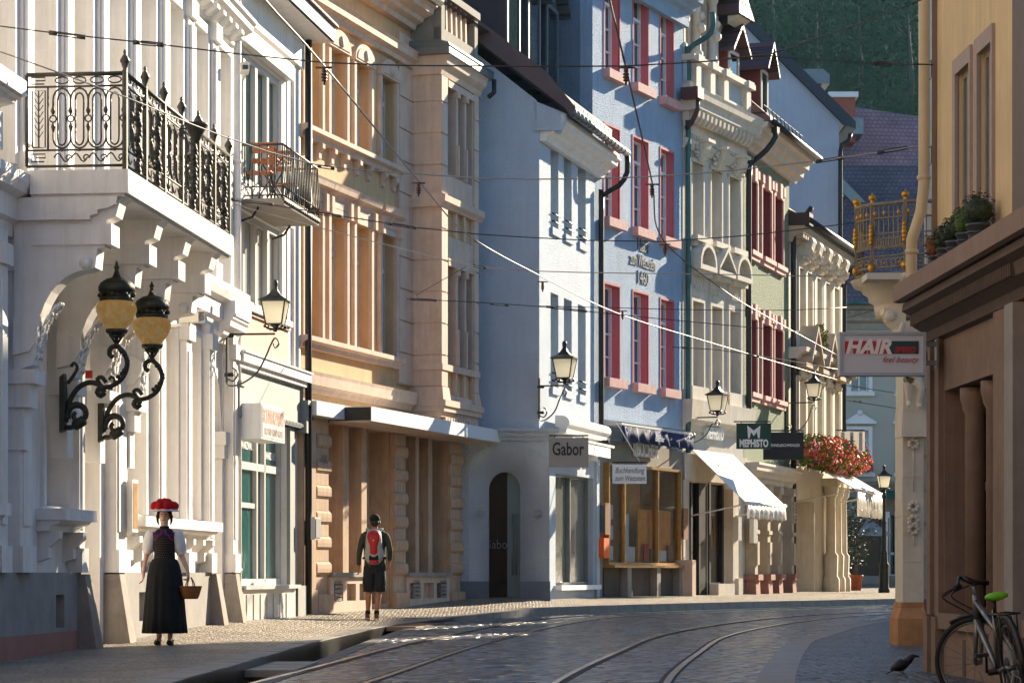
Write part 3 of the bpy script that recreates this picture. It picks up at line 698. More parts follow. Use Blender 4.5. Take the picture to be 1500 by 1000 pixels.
# ---- balcony: slab, scrolled brackets, ironwork
bx0, bx1 = XA(25.98), XA(31.25); BO = 1.36; Z0 = 4.99; Z1 = 5.24
B = MB(); B.box(bx0, bx1, -BO, -.3, Z0, Z1); B.box(bx0+.02, bx1-.02, -.3, 0, 5.2, Z1)
bal = B.build('balcony', 'white_trim', A)
m = MB(); m.box(bx0+.04, bx1-.04, -BO+.05, -.3, Z0-.03, Z0)
for a in (bx0+.02, ):
    m.prism([(0,4.72),(-BO+.42,4.72),(-BO+.42,4.76),(-BO+.34,4.78),(-BO+.34,4.82),(-BO+.22,4.84),(-BO+.14,4.88),(-BO+.12,Z0-.03),(0,Z0-.03)], 'x', a, a+.34)
bks = [26.2, 27.85, 29.25, 30.65]
m.build('soffit', 'white_trim', bal); m = MB()
if 1:
    x = 0
    pr = [(-.14, 3.15), (-.30, 3.2), (-.34, 3.35)]
    for k in range(9):
        a = math.pi/2*k/8; pr.append((-.34-.56*(1-math.cos(a)), 3.42+.78*math.sin(a)))
    pr += [(-.98, 4.22), (-1.0, 4.42), (-1.08, 4.44), (-1.1, 4.72), (-1.2, 4.76), (-1.24, 4.9), (-1.3, Z0-.03), (-.1, Z0-.03), (-.1, 3.15)]
    m.prism(pr, 'x', x-.14, x+.14)
    pr2 = [(-.1,3.3),(-.28,3.34),(-.37,3.5),(-.37,3.62),(-.2,3.7),(-.1,3.7)]
    m.prism(pr2, 'x', x-.19, x+.19); m.box(x-.2, x+.2, -.34, 0, 3.0, 3.15); m.box(x-.15, x+.15, -.27, 0, 2.75, 3.0); m.box(x-.11, x+.11, -.2, 0, 2.3, 2.75)
    m.box(x-.17, x+.17, -1.16, -.3, 4.46, 4.68)
    m.tube([(x-.16, -.88, 4.27), (x+.16, -.88, 4.27)], .07, 12)
for k in range(26):
    t = k/39; a = math.pi/2*t; cy = -.33-.5*(1-math.cos(a))+rnd.uniform(-.01,.01); cz = 3.28+.66*math.sin(a)
    for s_ in (-1, 1):
        u_ = .1+.03*math.sin(k*1.7); m.tube([(s_*.02, cy, cz), (s_*(u_*.6), cy-.012, cz+.02), (s_*u_, cy-.0, cz-.03)], [.02,.02,.005], 5)
rep(bal, 'bracket', m, 'white_trim', [(XA(d)+.02, 0, 0) for d in bks])
# railing
RZ0, RZ1 = Z1+.05, Z1+1.02
def scroll(c, r0, turns, sgn=1, n=14, a0=0, ax=None):
    return [(c[0]+r0*(1-k/n*.8)*math.cos(a0+sgn*turns*2*math.pi*k/n), c[1]+r0*(1-k/n*.8)*math.sin(a0+sgn*turns*2*math.pi*k/n)) for k in range(n+1)]
def end_panel():
    """ironwork in (p, z), p from the wall outwards 0..W"""
    W = 1.06; out = []
    def ln(pts, r=.011): out.append((pts, r))
    ln([(0,0),(W,0)], .016); ln([(0,.17),(W,.17)], .012); ln([(0,.84),(W,.84)], .012); ln([(0,.97),(W,.97)], .024); ln([(0,0),(0,.97)], .018); ln([(W,0),(W,1.0)], .026)
    ln([(.06,.2),(.06,.8),(.2,.8),(.2,.2),(.06,.2)], .008); ln([(.23,.17),(.23,.84)], .011); ln([(.13,.2),(.13,.8)], .009)
    for k in range(7):
        z = .3+.07*k; ln([(.08,z+.07),(.13,z),(.18,z+.07)], .006)
    for (z0, z1) in ((.05,.13),(.87,.94)): ln([(.19,z0),(.05,z0),(.05,z1),(.2,z1),(.2,(z0+z1)/2),(.1,(z0+z1)/2)], .008)
    n = 4; x0 = .27; st = (W-.03-x0)/n
    for k in range(n+1):
        x = x0+st*k+.015
        out.append(([(x+.036*math.cos(a*.785), .5+.036*math.sin(a*.785)) for a in range(9)], .009))
        ln([(x,.54),(x,.58),(x,.64)], [.008,.026,.009]); ln([(x,.46),(x,.42),(x,.36)], [.008,.026,.009])
        if k < n:
            h = st/2; c = x+h
            arc = [(x,.62)]+[(c-h*math.cos(math.pi*j/8), .70+.12*math.sin(math.pi*j/8)) for j in range(9)]+[(x+st,.62)]; ln(arc, .011)
            arc = [(x,.38)]+[(c-h*math.cos(math.pi*j/8), .30-.11*math.sin(math.pi*j/8)) for j in range(9)]+[(x+st,.38)]; ln(arc, .011)
            q = h*.48; lp = [(c-q*math.cos(math.pi*j/6), .70+.07*math.sin(math.pi*j/6)) for j in range(7)]+[(c+q*math.cos(math.pi*j/6), .29-.07*math.sin(math.pi*j/6)) for j in range(7)]
            ln(lp+[lp[0]], .010)
            lp = [(c-h*.75*math.cos(math.pi*j/6+1.57), .905+.035*math.sin(math.pi*j/6+1.57)) for j in range(13)]; ln(lp, .009)
            s = [(c-h+.01+2*h*.9*j/8, .09+.045*math.sin(2*math.pi*j/8)) for j in range(9)]+scroll((c+h*.72,.085), .04, 1.0); ln(s, .009)
            out.append(([(c,.155),(c,.18)], .014)); out.append(([(c,.82),(c,.85)], .014))
    return out, W
r_ = MB(); pn, W = end_panel()
def rail_map(sect, fx):
    for pts, r in sect: r_.tube([fx(p, z) for p, z in pts], r, 5)
yw = -.25
rail_map(pn, lambda p, z: (bx0+.06, yw-p, RZ0+z))
rail_map(pn, lambda p, z: (bx1-.06, yw-p, RZ0+z))
yf = yw-W; nb = 6; L = (bx1-.06)-(bx0+.06); st = L/nb
for z, r in ((0,.016),(.17,.012),(.84,.012),(.97,.026)): r_.tube([(bx0+.06,yf,RZ0+z),(bx1-.06,yf,RZ0+z)], r, 6)
for k in range(nb+1):
    x = bx0+.06+st*k
    r_.box(x-.024, x+.024, yf-.024, yf+.024, RZ0-.05, RZ0+1.0)
    fin = [(.02,0),(.035,.03),(.03,.05),(.05,.09),(.055,.11),(.075,.13),(.075,.15),(.045,.19),(.02,.22),(.028,.235),(.02,.26),(0.002,.275)]
    r_.lathe([(a*.72, b*.92) for a, b in fin], (x, yf, RZ0+.97), 8)
    if k < nb:
        m3 = 3; s3 = st/m3
        for j in range(m3):
            xx = x+s3*j; c = xx+s3/2; h = s3/2
            for fx in (xx,):
                r_.tube([(fx,yf,RZ0+.62),(fx,yf,RZ0+.58),(fx,yf,RZ0+.54)], [.009,.026,.008], 5); r_.tube([(fx,yf,RZ0+.46),(fx,yf,RZ0+.42),(fx,yf,RZ0+.38)], [.008,.026,.009], 5)
                r_.tube([(fx+.036*math.cos(a*.785),yf,RZ0+.5+.036*math.sin(a*.785)) for a in range(9)], .009, 4)
            for sg, zc, hh in ((1,.70,.12),(-1,.30,.11)):
                r_.tube([(xx,yf,RZ0+zc-sg*.08)]+[(c-h*math.cos(math.pi*q/6),yf,RZ0+zc+sg*hh*math.sin(math.pi*q/6)) for q in range(7)]+[(xx+s3,yf,RZ0+zc-sg*.08)], .011, 4)
            q = h*.48; lp = [(c-q*math.cos(math.pi*t/5),yf,RZ0+.70+.07*math.sin(math.pi*t/5)) for t in range(6)]+[(c+q*math.cos(math.pi*t/5),yf,RZ0+.29-.07*math.sin(math.pi*t/5)) for t in range(6)]
            r_.tube(lp+[lp[0]], .010, 4)
            r_.tube([(c+h*.75*math.cos(math.pi*t/4),yf,RZ0+.905+.035*math.sin(math.pi*t/4)) for t in range(9)], .009, 4)
            r_.tube([(xx+s3*t/6,yf,RZ0+.085+.045*math.sin(2*math.pi*t/6)) for t in range(7)], .010, 4)
        # garlands: heavy clusters hanging in front of the posts
        if k in (0, 1, 3, 4, 5):
            for t in range(15):
                zz = RZ0+.78-.055*t; r_.ball((x+st*.5+.05*math.sin(t*1.3), yf-.035, zz), .03+.018*math.sin(t*2.1)**2, 6, 4)
# flower bowl standing out of the middle of the rail
xm = bx0+.06+st*3.35
r_.lathe([(.03,-.2),(.06,-.14),(.11,-.04),(.15,.01),(.15,.03),(.07,.04)], (xm, yf-.10, RZ0+.93), 10)
for t in range(12): r_.ball((xm+.04*math.sin(t*2), yf-.08, RZ0+.66-.05*t), .045, 6, 4)
rail = r_.build('railing', 'rail_iron', bal)
# notice case between the door and the first far window
m = MB(); x = XA(30.55); m.box(x-.14, x+.14, -.27, -.2, 1.5, 2.15); o = m.build('notice_case', 'white_trim', A); m = MB(); m.box(x-.11, x+.11, -.275, -.27, 1.54, 2.11); m.build('notice', 'brass_frame', o)
# far-end rainwater pipe
m = MB(); x = 11.46; m.tube([(x,-.12,.2),(x,-.12,13)], .06, 8)
for z in (1.0, 3.2, 4.3, 7.2): m.tube([(x,-.12,z),(x,-.12,z+.06)], .075, 8)
m.build('rainwater_pipe', 'white_trim', A)
# red alarm bell box on the bracket pier
m = MB(); m.box(XA(28.9)-.03, XA(28.9)+.03, -.17, -.1, 3.28, 3.37); m.build('alarm_box', 'red_paint', A)

# ---- the two ornate amber lanterns on scroll arms
def ornate(u, v, d, label):
    # u,v: foot of the glass bowl; arm reaches back to the wall at local y
    x = FA.x(u, -.8); off = -.8
    for _ in range(2): x = FA.x(u, off)
    zc = FA.z(u, v, off); wx, wy = FA.w(x, 0)
    root = empty('wall_lantern', (*FA.w(x, -.19), zc-1.1), label, 'lantern', 'ornate amber lanterns below the balcony', FA.th)
    a = MB(); reach = .61
    # plate and arm drawn in the plane across the pavement (local y-z), z relative to root
    a.prism([(0,.0),(0,.62),(-.05,.66),(-.07,.3),(-.05,.02)], 'x', -.06, .06)
    def sc(pts, r):
        q = cr([(p, z, 0) for p, z in pts], .02); n_ = len(pts)-1
        rr = [r]*len(q) if not isinstance(r, list) else [r[min(n_, int(i/(len(q)-1)*n_))] for i in range(len(q))]
        a.tube([(0, -p.x, p.y) for p in q], rr, 8)
    s1 = [(.06,.12),(.10,.34),(.2,.5),(.33,.56),(.45,.53),(.50,.45)]; sc(s1, .030)
    sp = [(.20+.135*(1-k/18*.72)*math.cos(3.5-k*.42), .20+.135*(1-k/18*.72)*math.sin(3.5-k*.42)) for k in range(19)]; sc(sp, [.045-.0012*k for k in range(19)])
    sc([(.06,.06),(.12,.06),(.2,.1),(.28,.15)], [.03,.06,.06,.03])
    s2 = [(.47,.5),(.58,.52),(.70,.60),(.76,.74),(.73,.88),(.64,.96),(.57,.94),(.56,.87),(.60,.84)]; sc(s2, .027)
    sc([(.50,.45),(.46,.41),(.42,.45),(.45,.5)], .032); sc([(.52,.56),(.47,.62),(.42,.60),(.44,.55)], .024)
    sc([(.08,.55),(.16,.66),(.19,.74),(.15,.78),(.12,.74)], [.02,.02,.018,.018,.02])
    for k in range(9): a.ball((rnd.uniform(-.02,.02), -(.66+.11*math.sin(k*.35)), .62+.035*k), .028, 6, 4)
    arm = a.build('arm', 'iron_bronze', root)
    px, pz = -(.64), 1.0
    b = MB(); b.lathe([(.03,-.06),(.045,-.03),(.02,.0),(.02,.05),(.09,.07),(.06,.1)], (0,px,pz), 10)
    for k in range(6):
        t = k*math.pi/3; b.tube([(0.02*math.cos(t),px+.02*math.sin(t),pz),(.06*math.cos(t),px+.06*math.sin(t),pz+.06),(.1*math.cos(t),px+.1*math.sin(t),pz+.12)], .009, 5)
    b.lathe([(.10,.1),(.125,.12),(.125,.15),(.09,.15)], (0,px,pz), 12)
    b.build('cup', 'iron_bronze', root); b = MB(); b.lathe([(.15,.46),(.19,.47),(.19,.50),(.15,.51),(.15,.56),(.2,.57),(.205,.62),(.18,.67),(.12,.71),(.05,.73),(.03,.78),(.02,.82),(.035,.84),(.02,.86),(.012,.9),(.002,.92)], (0,px,pz), 14)
    for k in range(8):
        t = k*math.pi/4; b.ball((.19*math.cos(t), px+.19*math.sin(t), pz+.53), .03, 6, 4)
    b.build('cap', 'iron_bronze', root)
    g = MB(); g.lathe([(p.x,p.y) for p in cr([(.09,.14,0),(.115,.17,0),(.165,.235,0),(.205,.31,0),(.222,.38,0),(.205,.44,0),(.15,.47,0)], .015)], (0,px,pz), 44, wob=.025, nw=11)
    g.build('glass_bowl', 'lamp_amber', root)
    return root
ornate(167, 489, 0, 'higher and nearer of the two amber glass lanterns on scrolled iron arms under the balcony')
ornate(219, 511, 0, 'lower and farther of the two amber glass lanterns on scrolled iron arms under the balcony')
# security cameras
def camera_box(loc, rz, label, arm=True, s=1.0):
    r = empty('security_camera', loc, label, 'camera', 'security cameras on the white house', rz)
    m = MB(); m.box(-.07*s, .07*s, -.2*s, .12*s, 0, .13*s); m.prism([(-.08*s,.13*s),(.08*s,.13*s),(0,.16*s)], 'y', -.24*s, .13*s); m.build('housing', 'cam_white', r)
    m = MB(); m.box(-.045*s, .045*s, -.21*s, -.2*s, .03*s, .10*s); m.build('lens', 'plastic_grey', r)
    if arm: m = MB(); m.box(-.02, .02, .0, .35, -.04, 0); m.build('arm', 'cam_white', r)
    return r
x = FA.x(272, -.5); camera_box((*FA.w(x, -.55), FA.z(272, 473, -.5)), FA.th+R(65)-R(90), 'white box security camera on the wall right of the amber lanterns')
x = FA.x(235, -.9); camera_box((*FA.w(x, -.9), FA.z(235, 352, -.9)), FA.th+R(90), 'small camera with a black lens hanging under the balcony slab', False, .9)
x = FA.x(358, -.4); camera_box((*FA.w(x, -.4), FA.z(358, 108, -.4)), R(10), 'cream camera on a bar high up beside the grey shop house balcony', True, .9)
# ================================================================== narrow grey shop house with the wire balcony
B_ = FB.root('shop_house', 'narrow white house with grey shopfront, teal glass and a small barred balcony')
LB = FB.x(436)
sh = (FB.x(343), FB.x(420), .95, 3.42)
w1 = (.45, 3.0, 4.95, 6.55); w2 = (.4, 3.1, 7.0, 9.0)
zb = lambda u, v, o=0: FB.z(u, v, o)
mb = MB(); mb.wall(0, LB, -.3, 10.05, [(.35, 3.65, .8, 3.4), (.3, 3.35, 5.15, 6.62), (.35, 3.3, 7.06, 9.1)], .3); mb.shell(0, LB, 0, 9, -.3, 10.05); mb.build('wall', 'white_trim', B_)
# shopfront: slim posts, three tall teal panes, an upper light with a frieze of letters
m = MB()
for x in (.35, 1.05, 2.05, 2.55, 3.55): m.box(x, x+.08, .1, .22, .8, 3.4)
m.box(.43, 3.55, .1, .22, .8, .9); m.box(.43, 3.55, .1, .22, 2.62, 2.74); m.box(.43, 3.55, .08, .22, 3.3, 3.4); m.box(1.13, 2.05, .12, .2, 2.02, 2.1)
fr = m.build('shopfront', 'pvc_white', B_)
m = MB(); m.box(.4, 3.6, .17, .185, .85, 3.35); m.build('pane', 'pane_teal', fr)
text('SCHWARZWALD', .17, 'sign_white', fr, (1.58, .155, 3.0), (R(90),0,0), ext=.002, bold=.003, sx=.75)
text('SCHWARZWALD', .17, 'sign_white', fr, (3.1, .155, 2.9), (R(90),0,0), ext=.002, bold=.003, sx=.6)
m = MB(); m.box(3.64, 3.98, -.06, .0, .35, 3.42); m.box(-.02, .33, -.06, 0, .35, 3.42); m.build('side_panel', 'grey_shop', B_)
m = MB(); m.box(.22, 3.75, -.22, .0, .74, .8); m.box(.25, 3.7, -.14, 0, .2, .74)
for k in range(7): m.box(.5+.42*k, .52+.42*k, -.155, -.14, .26, .66)
m.build('stall_board', 'pvc_white', B_)
for a_, b_ in ((3.75, LB), (-.05, .22)): m = MB(); m.box(a_, b_, -.17, 0, .2, .78); m.build('plinth', 'grey_shop', B_)
# fascia
m = MB(); m.box(.02, LB-.02, -.10, 0, 3.42, 4.12); m.box(0, LB, -.14, 0, 3.42, 3.5)
for k in range(40): m.box(.3+.1*k, .34+.1*k, -.16, -.14, 3.44, 3.49)
m.build('fascia', 'grey_shop', B_)
m = MB(); m.box(0, LB+.02, -.24, 0, 4.20, 4.34); m.box(0, LB, -.18, 0, 4.12, 4.2); m.box(0, LB+.03, -.27, 0, 4.34, 4.37); m.build('ledge', 'white_trim', B_)
for x in (-.1, LB-.18):
    m = MB(); m.box(x, x+.26, -.2, .0, 3.35, 3.9); m.box(x-.01, x+.27, -.23, 0, 3.82, 3.9); m.build('bracket_block', 'grey_shop', B_)
m = MB(); m.box(.28, 3.62, -.03, 0, 4.37, 5.0); m.build('spandrel', 'salmon', B_)
m = MB(); m.box(.25, 3.66, -.07, 0, 5.0, 5.06); m.build('spandrel_cap', 'rust_plate', B_)
m = MB(); m.box(.2, 3.6, -.12, 0, 5.06, 5.15); m.build('window_sill', 'white_trim', B_)
for a_, b_ in ((6.7,6.95),(9.15,9.4)): m = MB(); m.box(.1, 3.62, -.13, 0, a_, b_); m.build('lintel', 'white_trim', B_)
for (a, b, z0, z1, c, n) in ((.3, 3.35, 5.15, 6.62, 4, 'b1'), (.35, 3.3, 7.06, 9.1, 4, 'b2')):
    window(B_, (a+b)/2, z0, b-a, z1-z0, .08, 'pvc_white', 'pane_teal' if n == 'b2' else 'pane_curtain', c, 0, .1, 0, None, n)
m = MB(); m.box(3.62, 3.66, -.02, .0, 4.4, 9.5); m.box(LB-.42, LB, -.05, 0, 4.37, 9.7); m.build('pilaster', 'white_trim', B_)
# roof: deep flat soffit over the street
m = MB(); m.box(-.25, LB+.2, -.58, .3, 10.0, 10.08); m.box(-.25, LB+.22, -.60, -.54, 10.0, 10.22); m.box(LB+.2, LB+.24, -.60, .3, 9.99, 10.22); e = m.build('eaves', 'white_trim', B_)
m = MB(); m.prism([(-.66,10.24),(-.64,10.3),(4.5,13.2),(9.2,10.4),(9.2,10.2)], 'x', -.3, LB+.27); m.build('roof', 'roof_brown', B_)
m = MB(); m.box(0, LB, -.12, 0, 9.5, 10.0); m.build('frieze', 'white_trim', B_)
m = MB(); x = LB-.02; m.tube([(x+.05,-.18,.3),(x+.05,-.18,10.0)], .06, 8); m.build('rainwater_pipe', 'dark_metal', B_)
# balcony
x0 = FB.x(414, -.72); x1 = FB.x(465, -.72); zt = FB.z(414, 211, -.72); zs = FB.z(414, 292, -.72)
m = MB(); m.box(x0-.02, x1+.02, -.74, 0, zs-.08, zs+.02); bl = m.build('balcony', 'concrete', B_)
m = MB(); m.box(x0-.03, x1+.03, -.76, -.72, zs-.02, zs+.03)
for a, b in (((x0,0),(x0,-.72)), ((x0,-.72),(x1,-.72)), ((x1,-.72),(x1,0))):
    for z in (zt, zs+.2, zs+.07): m.tube([(*a,z),(*b,z)], .018 if z == zt else .012, 5)
    n = 6 if a[0] == b[0] else 20
    for k in range(n+1):
        t = k/n; p = (a[0]+(b[0]-a[0])*t, a[1]+(b[1]-a[1])*t); r0 = -.03 if a[0] != b[0] else 0
        m.tube([(p[0],p[1]+0,zs-.02),(p[0],p[1]+r0,zs+.25),(p[0],p[1],zt)], .011, 5)
    if a[0] != b[0]:
        for k in range(n): m.ball((a[0]+(b[0]-a[0])*(k+.5)/n, -.75, zs-.03), .03, 6, 4)
m.build('railing', 'rail_iron', bl)
m = MB(); m.tube([(0,0,zs-.3),(0,-.2,zs-.24),(0,-.3,zs-.09)], .02, 5); rep(bl, 'bracket', m, 'dark_metal', [(x0+.15,0,0),(x1-.15,0,0)])
def fold_table(x, y, z, rz):
    p = FB.w(x, y); r = empty('folding_table', (*p, z), 'orange wooden folding table on the small barred balcony', 'table', None, FB.th+rz)
    m = MB()
    for k in range(5): m.box(-.26, .26, -.25+.1*k, -.17+.1*k, .68, .70)
    m.build('table_top', 'orange_wood', r)
    for s in (-1, 1):
        m = MB(); m.tube([(s*.22,-.22,0),(s*.22,.2,.68)], .012, 5); m.tube([(s*.2,.22,0),(s*.2,-.2,.68)], .012, 5); m.build('leg', 'rail_iron', r)
def fold_chair(x, y, z, rz, lab):
    p = FB.w(x, y); r = empty('folding_chair', (*p, z), lab, 'chair', 'wooden folding chairs on the barred balcony', FB.th+rz)
    m = MB()
    for k in range(4): m.box(-.2, .2, -.18+.09*k, -.11+.09*k, .43, .45)
    m.build('seat', 'orange_wood', r)
    m = MB(); m.box(-.2, .2, .19, .21, .78, .86); m.box(-.2, .2, .2, .22, .62, .70); m.box(-.2, .2, .2, .22, .88, .95); m.build('backrest', 'orange_wood', r)
    for s in (-1, 1):
        m = MB(); m.tube([(s*.21,-.2,0),(s*.21,.12,.43),(s*.21,.22,.95)], .012, 5); m.tube([(s*.19,.2,0),(s*.19,-.16,.43)], .012, 5); m.build('leg', 'rail_iron', r)
fold_table(x0+.75, -.36, zs+.02, 0)
fold_chair(x0+1.5, -.36, zs+.02, R(90), 'orange slatted folding chair facing the little table on the barred balcony')
fold_chair(x0+.3, -.30, zs+.02, R(-90), 'folding chair half hidden behind the little table on the barred balcony')
# light-box sign
xa, xb = FB.x(383, -.5), FB.x(417, -.5); xm_ = (xa+xb)/2; za, zz = FB.z(383, 642, -.5), FB.z(383, 590, -.5)
p = FB.w(xm_, -.10); s_ = empty('shop_sign', (*p, za), 'weathered white light-box sign with faded red lettering over the teal shopfront', 'sign', None, FB.th)
w_ = xb-xa; h_ = zz-za
m = MB(); m.box(-w_/2, w_/2, -.4, 0, 0, h_)
for y in (-.34, -.22, -.1): m.box(-w_/2-.008, -w_/2, y-.02, y+.02, .01, h_-.01)
m.build('box', 'sign_white', s_); m = MB(); m.box(-w_/2+.03, w_/2-.03, -.408, -.4, .03, h_-.03); m.build('face', 'faded_face', s_)
text('SCHWARZWALD', .30, 'faded_red', s_, (0, -.41, h_*.64), (R(90),0,0), ext=.002, bold=.006, sx=w_*.92/2.35)
text('SECOND HAND MODE', .15, 'letter_pale', s_, (0, -.41, h_*.22), (R(90),0,0), ext=.002, bold=.002, sx=w_*.9/1.75)
# ================================================================== tan house with the oriel
XC = lambda d: (d-41.6)/FC.t.y
CH = FC.root('town_house', 'tan stucco house with deep windows and a rusticated oriel bay at its far corner')
LC = XC(49.95)
up = [XC(42.2), XC(43.35), XC(44.55), XC(45.85)]; upz = (FC.z(483, 203), FC.z(483, 68)); lo = (FC.z(500, 506), FC.z(500, 320))
W_ = .78
holes = [(x-W_/2, x+W_/2, upz[0], upz[1]) for x in up] + [(x-W_/2, x+W_/2, lo[0], lo[1]) for x in up]
gz0, gz1 = .98, 3.62
gh = [(XC(a), XC(b), gz0, gz1) for a, b in ((42.85,43.68),(43.95,44.58),(46.72,47.42),(47.62,48.15),(48.38,49.1))] + [(XC(44.84), XC(45.98), .42, gz1)]
mb = MB(); mb.wall(0, LC, 4.0, 11.4, holes, .25); mb.shell(0, LC, 0, 9, -.3, 11.4)
mb.build('wall', 'sand_wall', CH)
mb = MB(); mb.wall(0, LC, -.3, 4.0, gh, .5); mb.build('ground_floor_wall', 'sand_pier', CH)
tr = 'sand_trim'
h1 = upz[1]-upz[0]; h2 = lo[1]-lo[0]
def arch_hood(w, h):
    m = MB(); n = 10; ro = w/2+.13; pr = [(-ro, h-.02)]+[(-ro*math.cos(math.pi*k/n), h+.03+.30*math.sin(math.pi*k/n)) for k in range(n+1)]+[(ro, h-.02)]
    m.prism(pr, 'y', -.10, 0); ro -= .08; pr = [(-ro, h+.02)]+[(-ro*math.cos(math.pi*k/n), h+.05+.21*math.sin(math.pi*k/n)) for k in range(n+1)]+[(ro, h+.02)]
    m.prism(pr, 'y', -.115, -.10); m.lathe([(.001,0),(.1,0),(.1,.02),(.001,.03)], (0,0,0), 12, M=Matrix.Translation((0,-.115,h+.13)) @ Matrix.Rotation(R(90),4,'X'))
    return m
def flat_hood(w, h):
    m = MB(); moulding(m, -w/2-.2, w/2+.2, [(.08,h+.28),(.1,h+.34),(.2,h+.38),(.22,h+.46),(.24,h+.5)]); m.box(-w/2-.12, w/2+.12, -.07, 0, h+.12, h+.28)
    for s in (-1, 1): m.box(s*(w/2+.02), s*(w/2+.14), -.14, 0, h-.02, h+.28)
    return m
exu = [('surround', architrave(W_, h1, .11, .07), tr), ('hood', arch_hood(W_, h1), tr)]
exl = [('surround', architrave(W_, h2, .11, .07), tr), ('hood', flat_hood(W_, h2), tr)]
for x in up:
    window(CH, x, upz[0], W_, h1, .19, 'pvc_white', 'pane_blue', 2, .7, .07, 0, exu, 'cu')
    window(CH, x, lo[0], W_, h2, .19, 'pvc_white', 'pane_blue', 2, .7, .07, 0, exl, 'cl')
# sill courses with little tongues under
def course(z, out, x1, nm='sill_course'):
    m = MB(); moulding(m, -.02, x1, [(out*.5,z-.2),(out*.6,z-.12),(out,z-.08),(out,z)]); return m.build(nm, tr, CH)
xq = XC(46.35)
c = course(upz[0], .2, xq); m = MB(); m.prism([(0,-.2),(-.13,-.2),(-.13,-.28),(-.06,-.36),(-.06,-.45),(0,-.47)], 'x', -.06, .06)
rep(c, 'tongue', m, tr, [(x+s*.3, 0, upz[0]) for x in up for s in (-1, 1)])
course(lo[0], .2, xq)
m = MB(); moulding(m, -.02, XC(47.1), [(.1,10.62),(.12,10.7),(.22,10.75),(.22,10.85),(.26,10.9)]); m.build('architrave_band', tr, CH)
m = MB(); moulding(m, -.02, XC(47.0), cornice(11.35, 11.8, .6)); m.build('cornice', tr, CH)
m = MB()
m.tube([(-.1,-.66,11.84),(XC(46.95),-.66,11.84)], .09, 8); m.build('gutter', 'dark_metal', CH)
# quoin pilaster beside the bay
def rustic(m, x0, x1, y0, y1, z0, z1, hh=.37, g=.03):
    n = max(1, round((z1-z0)/hh)); st = (z1-z0)/n
    for k in range(n): m.box(x0, x1, y0, y1, z0+st*k+g/2, z0+st*(k+1)-g/2)
    m.box(x0+.03, x1-.03, y0+.03, y1, z0, z1)
m = MB(); rustic(m, xq, XC(47.13)+.02, -.07, 0, 4.55, 11.2, .62); m.build('quoin_pilaster', 'sand_trim', CH)
# oriel bay
bx0, bx1, P = XC(47.13), XC(49.3), .61; bz0 = 4.3; bz1 = 10.65
ow0, ow1 = bx0+.42, bx1-.30
zr = lambda v: FC.z(655, v, -P)
rows = [(zr(533), zr(378)), (zr(255), zr(118))]
panels = [(zr(577), zr(543)), (zr(345), zr(285))]
m = MB(); m.wall(bx0, bx1, bz0, bz1, [(ow0, ow1, a, b) for a, b in rows]+[(ow0, ow1, a, b) for a, b in panels], .22, -P)
m.quad((bx0,0,bz0),(bx0,-P,bz0),(bx0,-P,bz1),(bx0,0,bz1)); m.quad((bx1,-P,bz0),(bx1,0,bz0),(bx1,0,bz1),(bx1,-P,bz1)); m.quad((bx0,-P,bz0),(bx0,0,bz0),(bx1,0,bz0),(bx1,-P,bz0))
bay = m.build('oriel', tr, CH)
m = MB(); rustic(m, bx0-.02, bx0+.34, -P-.035, 0, bz0+.25, bz1-.05, .62); m.tbox(bx0-.06, bx0+.40, -P-.08, 0, bz0, bz0+.25, .03, .03, .03, 0); m.build('quoin', tr, bay)
m = MB(); rustic(m, bx1-.26, bx1+.02, -P-.035, 0, bz0+.25, bz1-.05, .62); m.tbox(bx1-.32, bx1+.06, -P-.08, 0, bz0, bz0+.25, .03, .03, .03, 0); m.build('quoin', tr, bay)
for (a, b) in rows:
    h = b-a; w = ow1-ow0; x = (ow0+ow1)/2
    ex = MB()
    for k in (1, 2):
        xx = -w/2+w*k/3; ex.box(xx-.05, xx+.05, -.03, .2, 0, h*.86); ex.box(xx-.035, xx+.035, -.07, -.03, .0, h*.35); ex.box(xx-.07, xx+.07, -.08, .2, h*.86, h*.93)
    ex.box(-w/2-.04, w/2+.04, -.04, .2, h*.93, h)
    o = window(CH, x, a, w, h, .2, 'wood_frame', 'pane_blue', 3, 0, .06, 0, [('mullion', ex, tr)], 'oriel%.1f' % a); o.location.y = -P; o.parent = bay if False else CH
for (a, b) in panels:
    m = MB(); m.box(ow0, ow1, -P+.06, -P+.1, a, b); m.build('panel', 'sand_wall', bay)
    for k in (1, 2):
        xx = ow0+(ow1-ow0)*k/3; m = MB(); m.box(xx-.045, xx+.045, -P-.02, -P+.06, a, b); m.build('panel_rib', tr, bay)
m = MB(); moulding(m, bx0-.12, bx1+.12, [(P+.05,7.98),(P+.07,8.02),(P+.13,8.08),(P+.14,8.2)]); m.prism([(0,8.2),(-P-.14,8.2),(-P-.03,8.25),(0,8.25)], 'x', bx0-.12, bx1+.12); m.build('string_course', tr, bay)
z = zr(272); 
m = MB(); m.box(bx0-.05, bx1+.05, -P-.06, 0, rows[0][0]-.14, rows[0][0]-.02); m.build('sill', tr, bay)
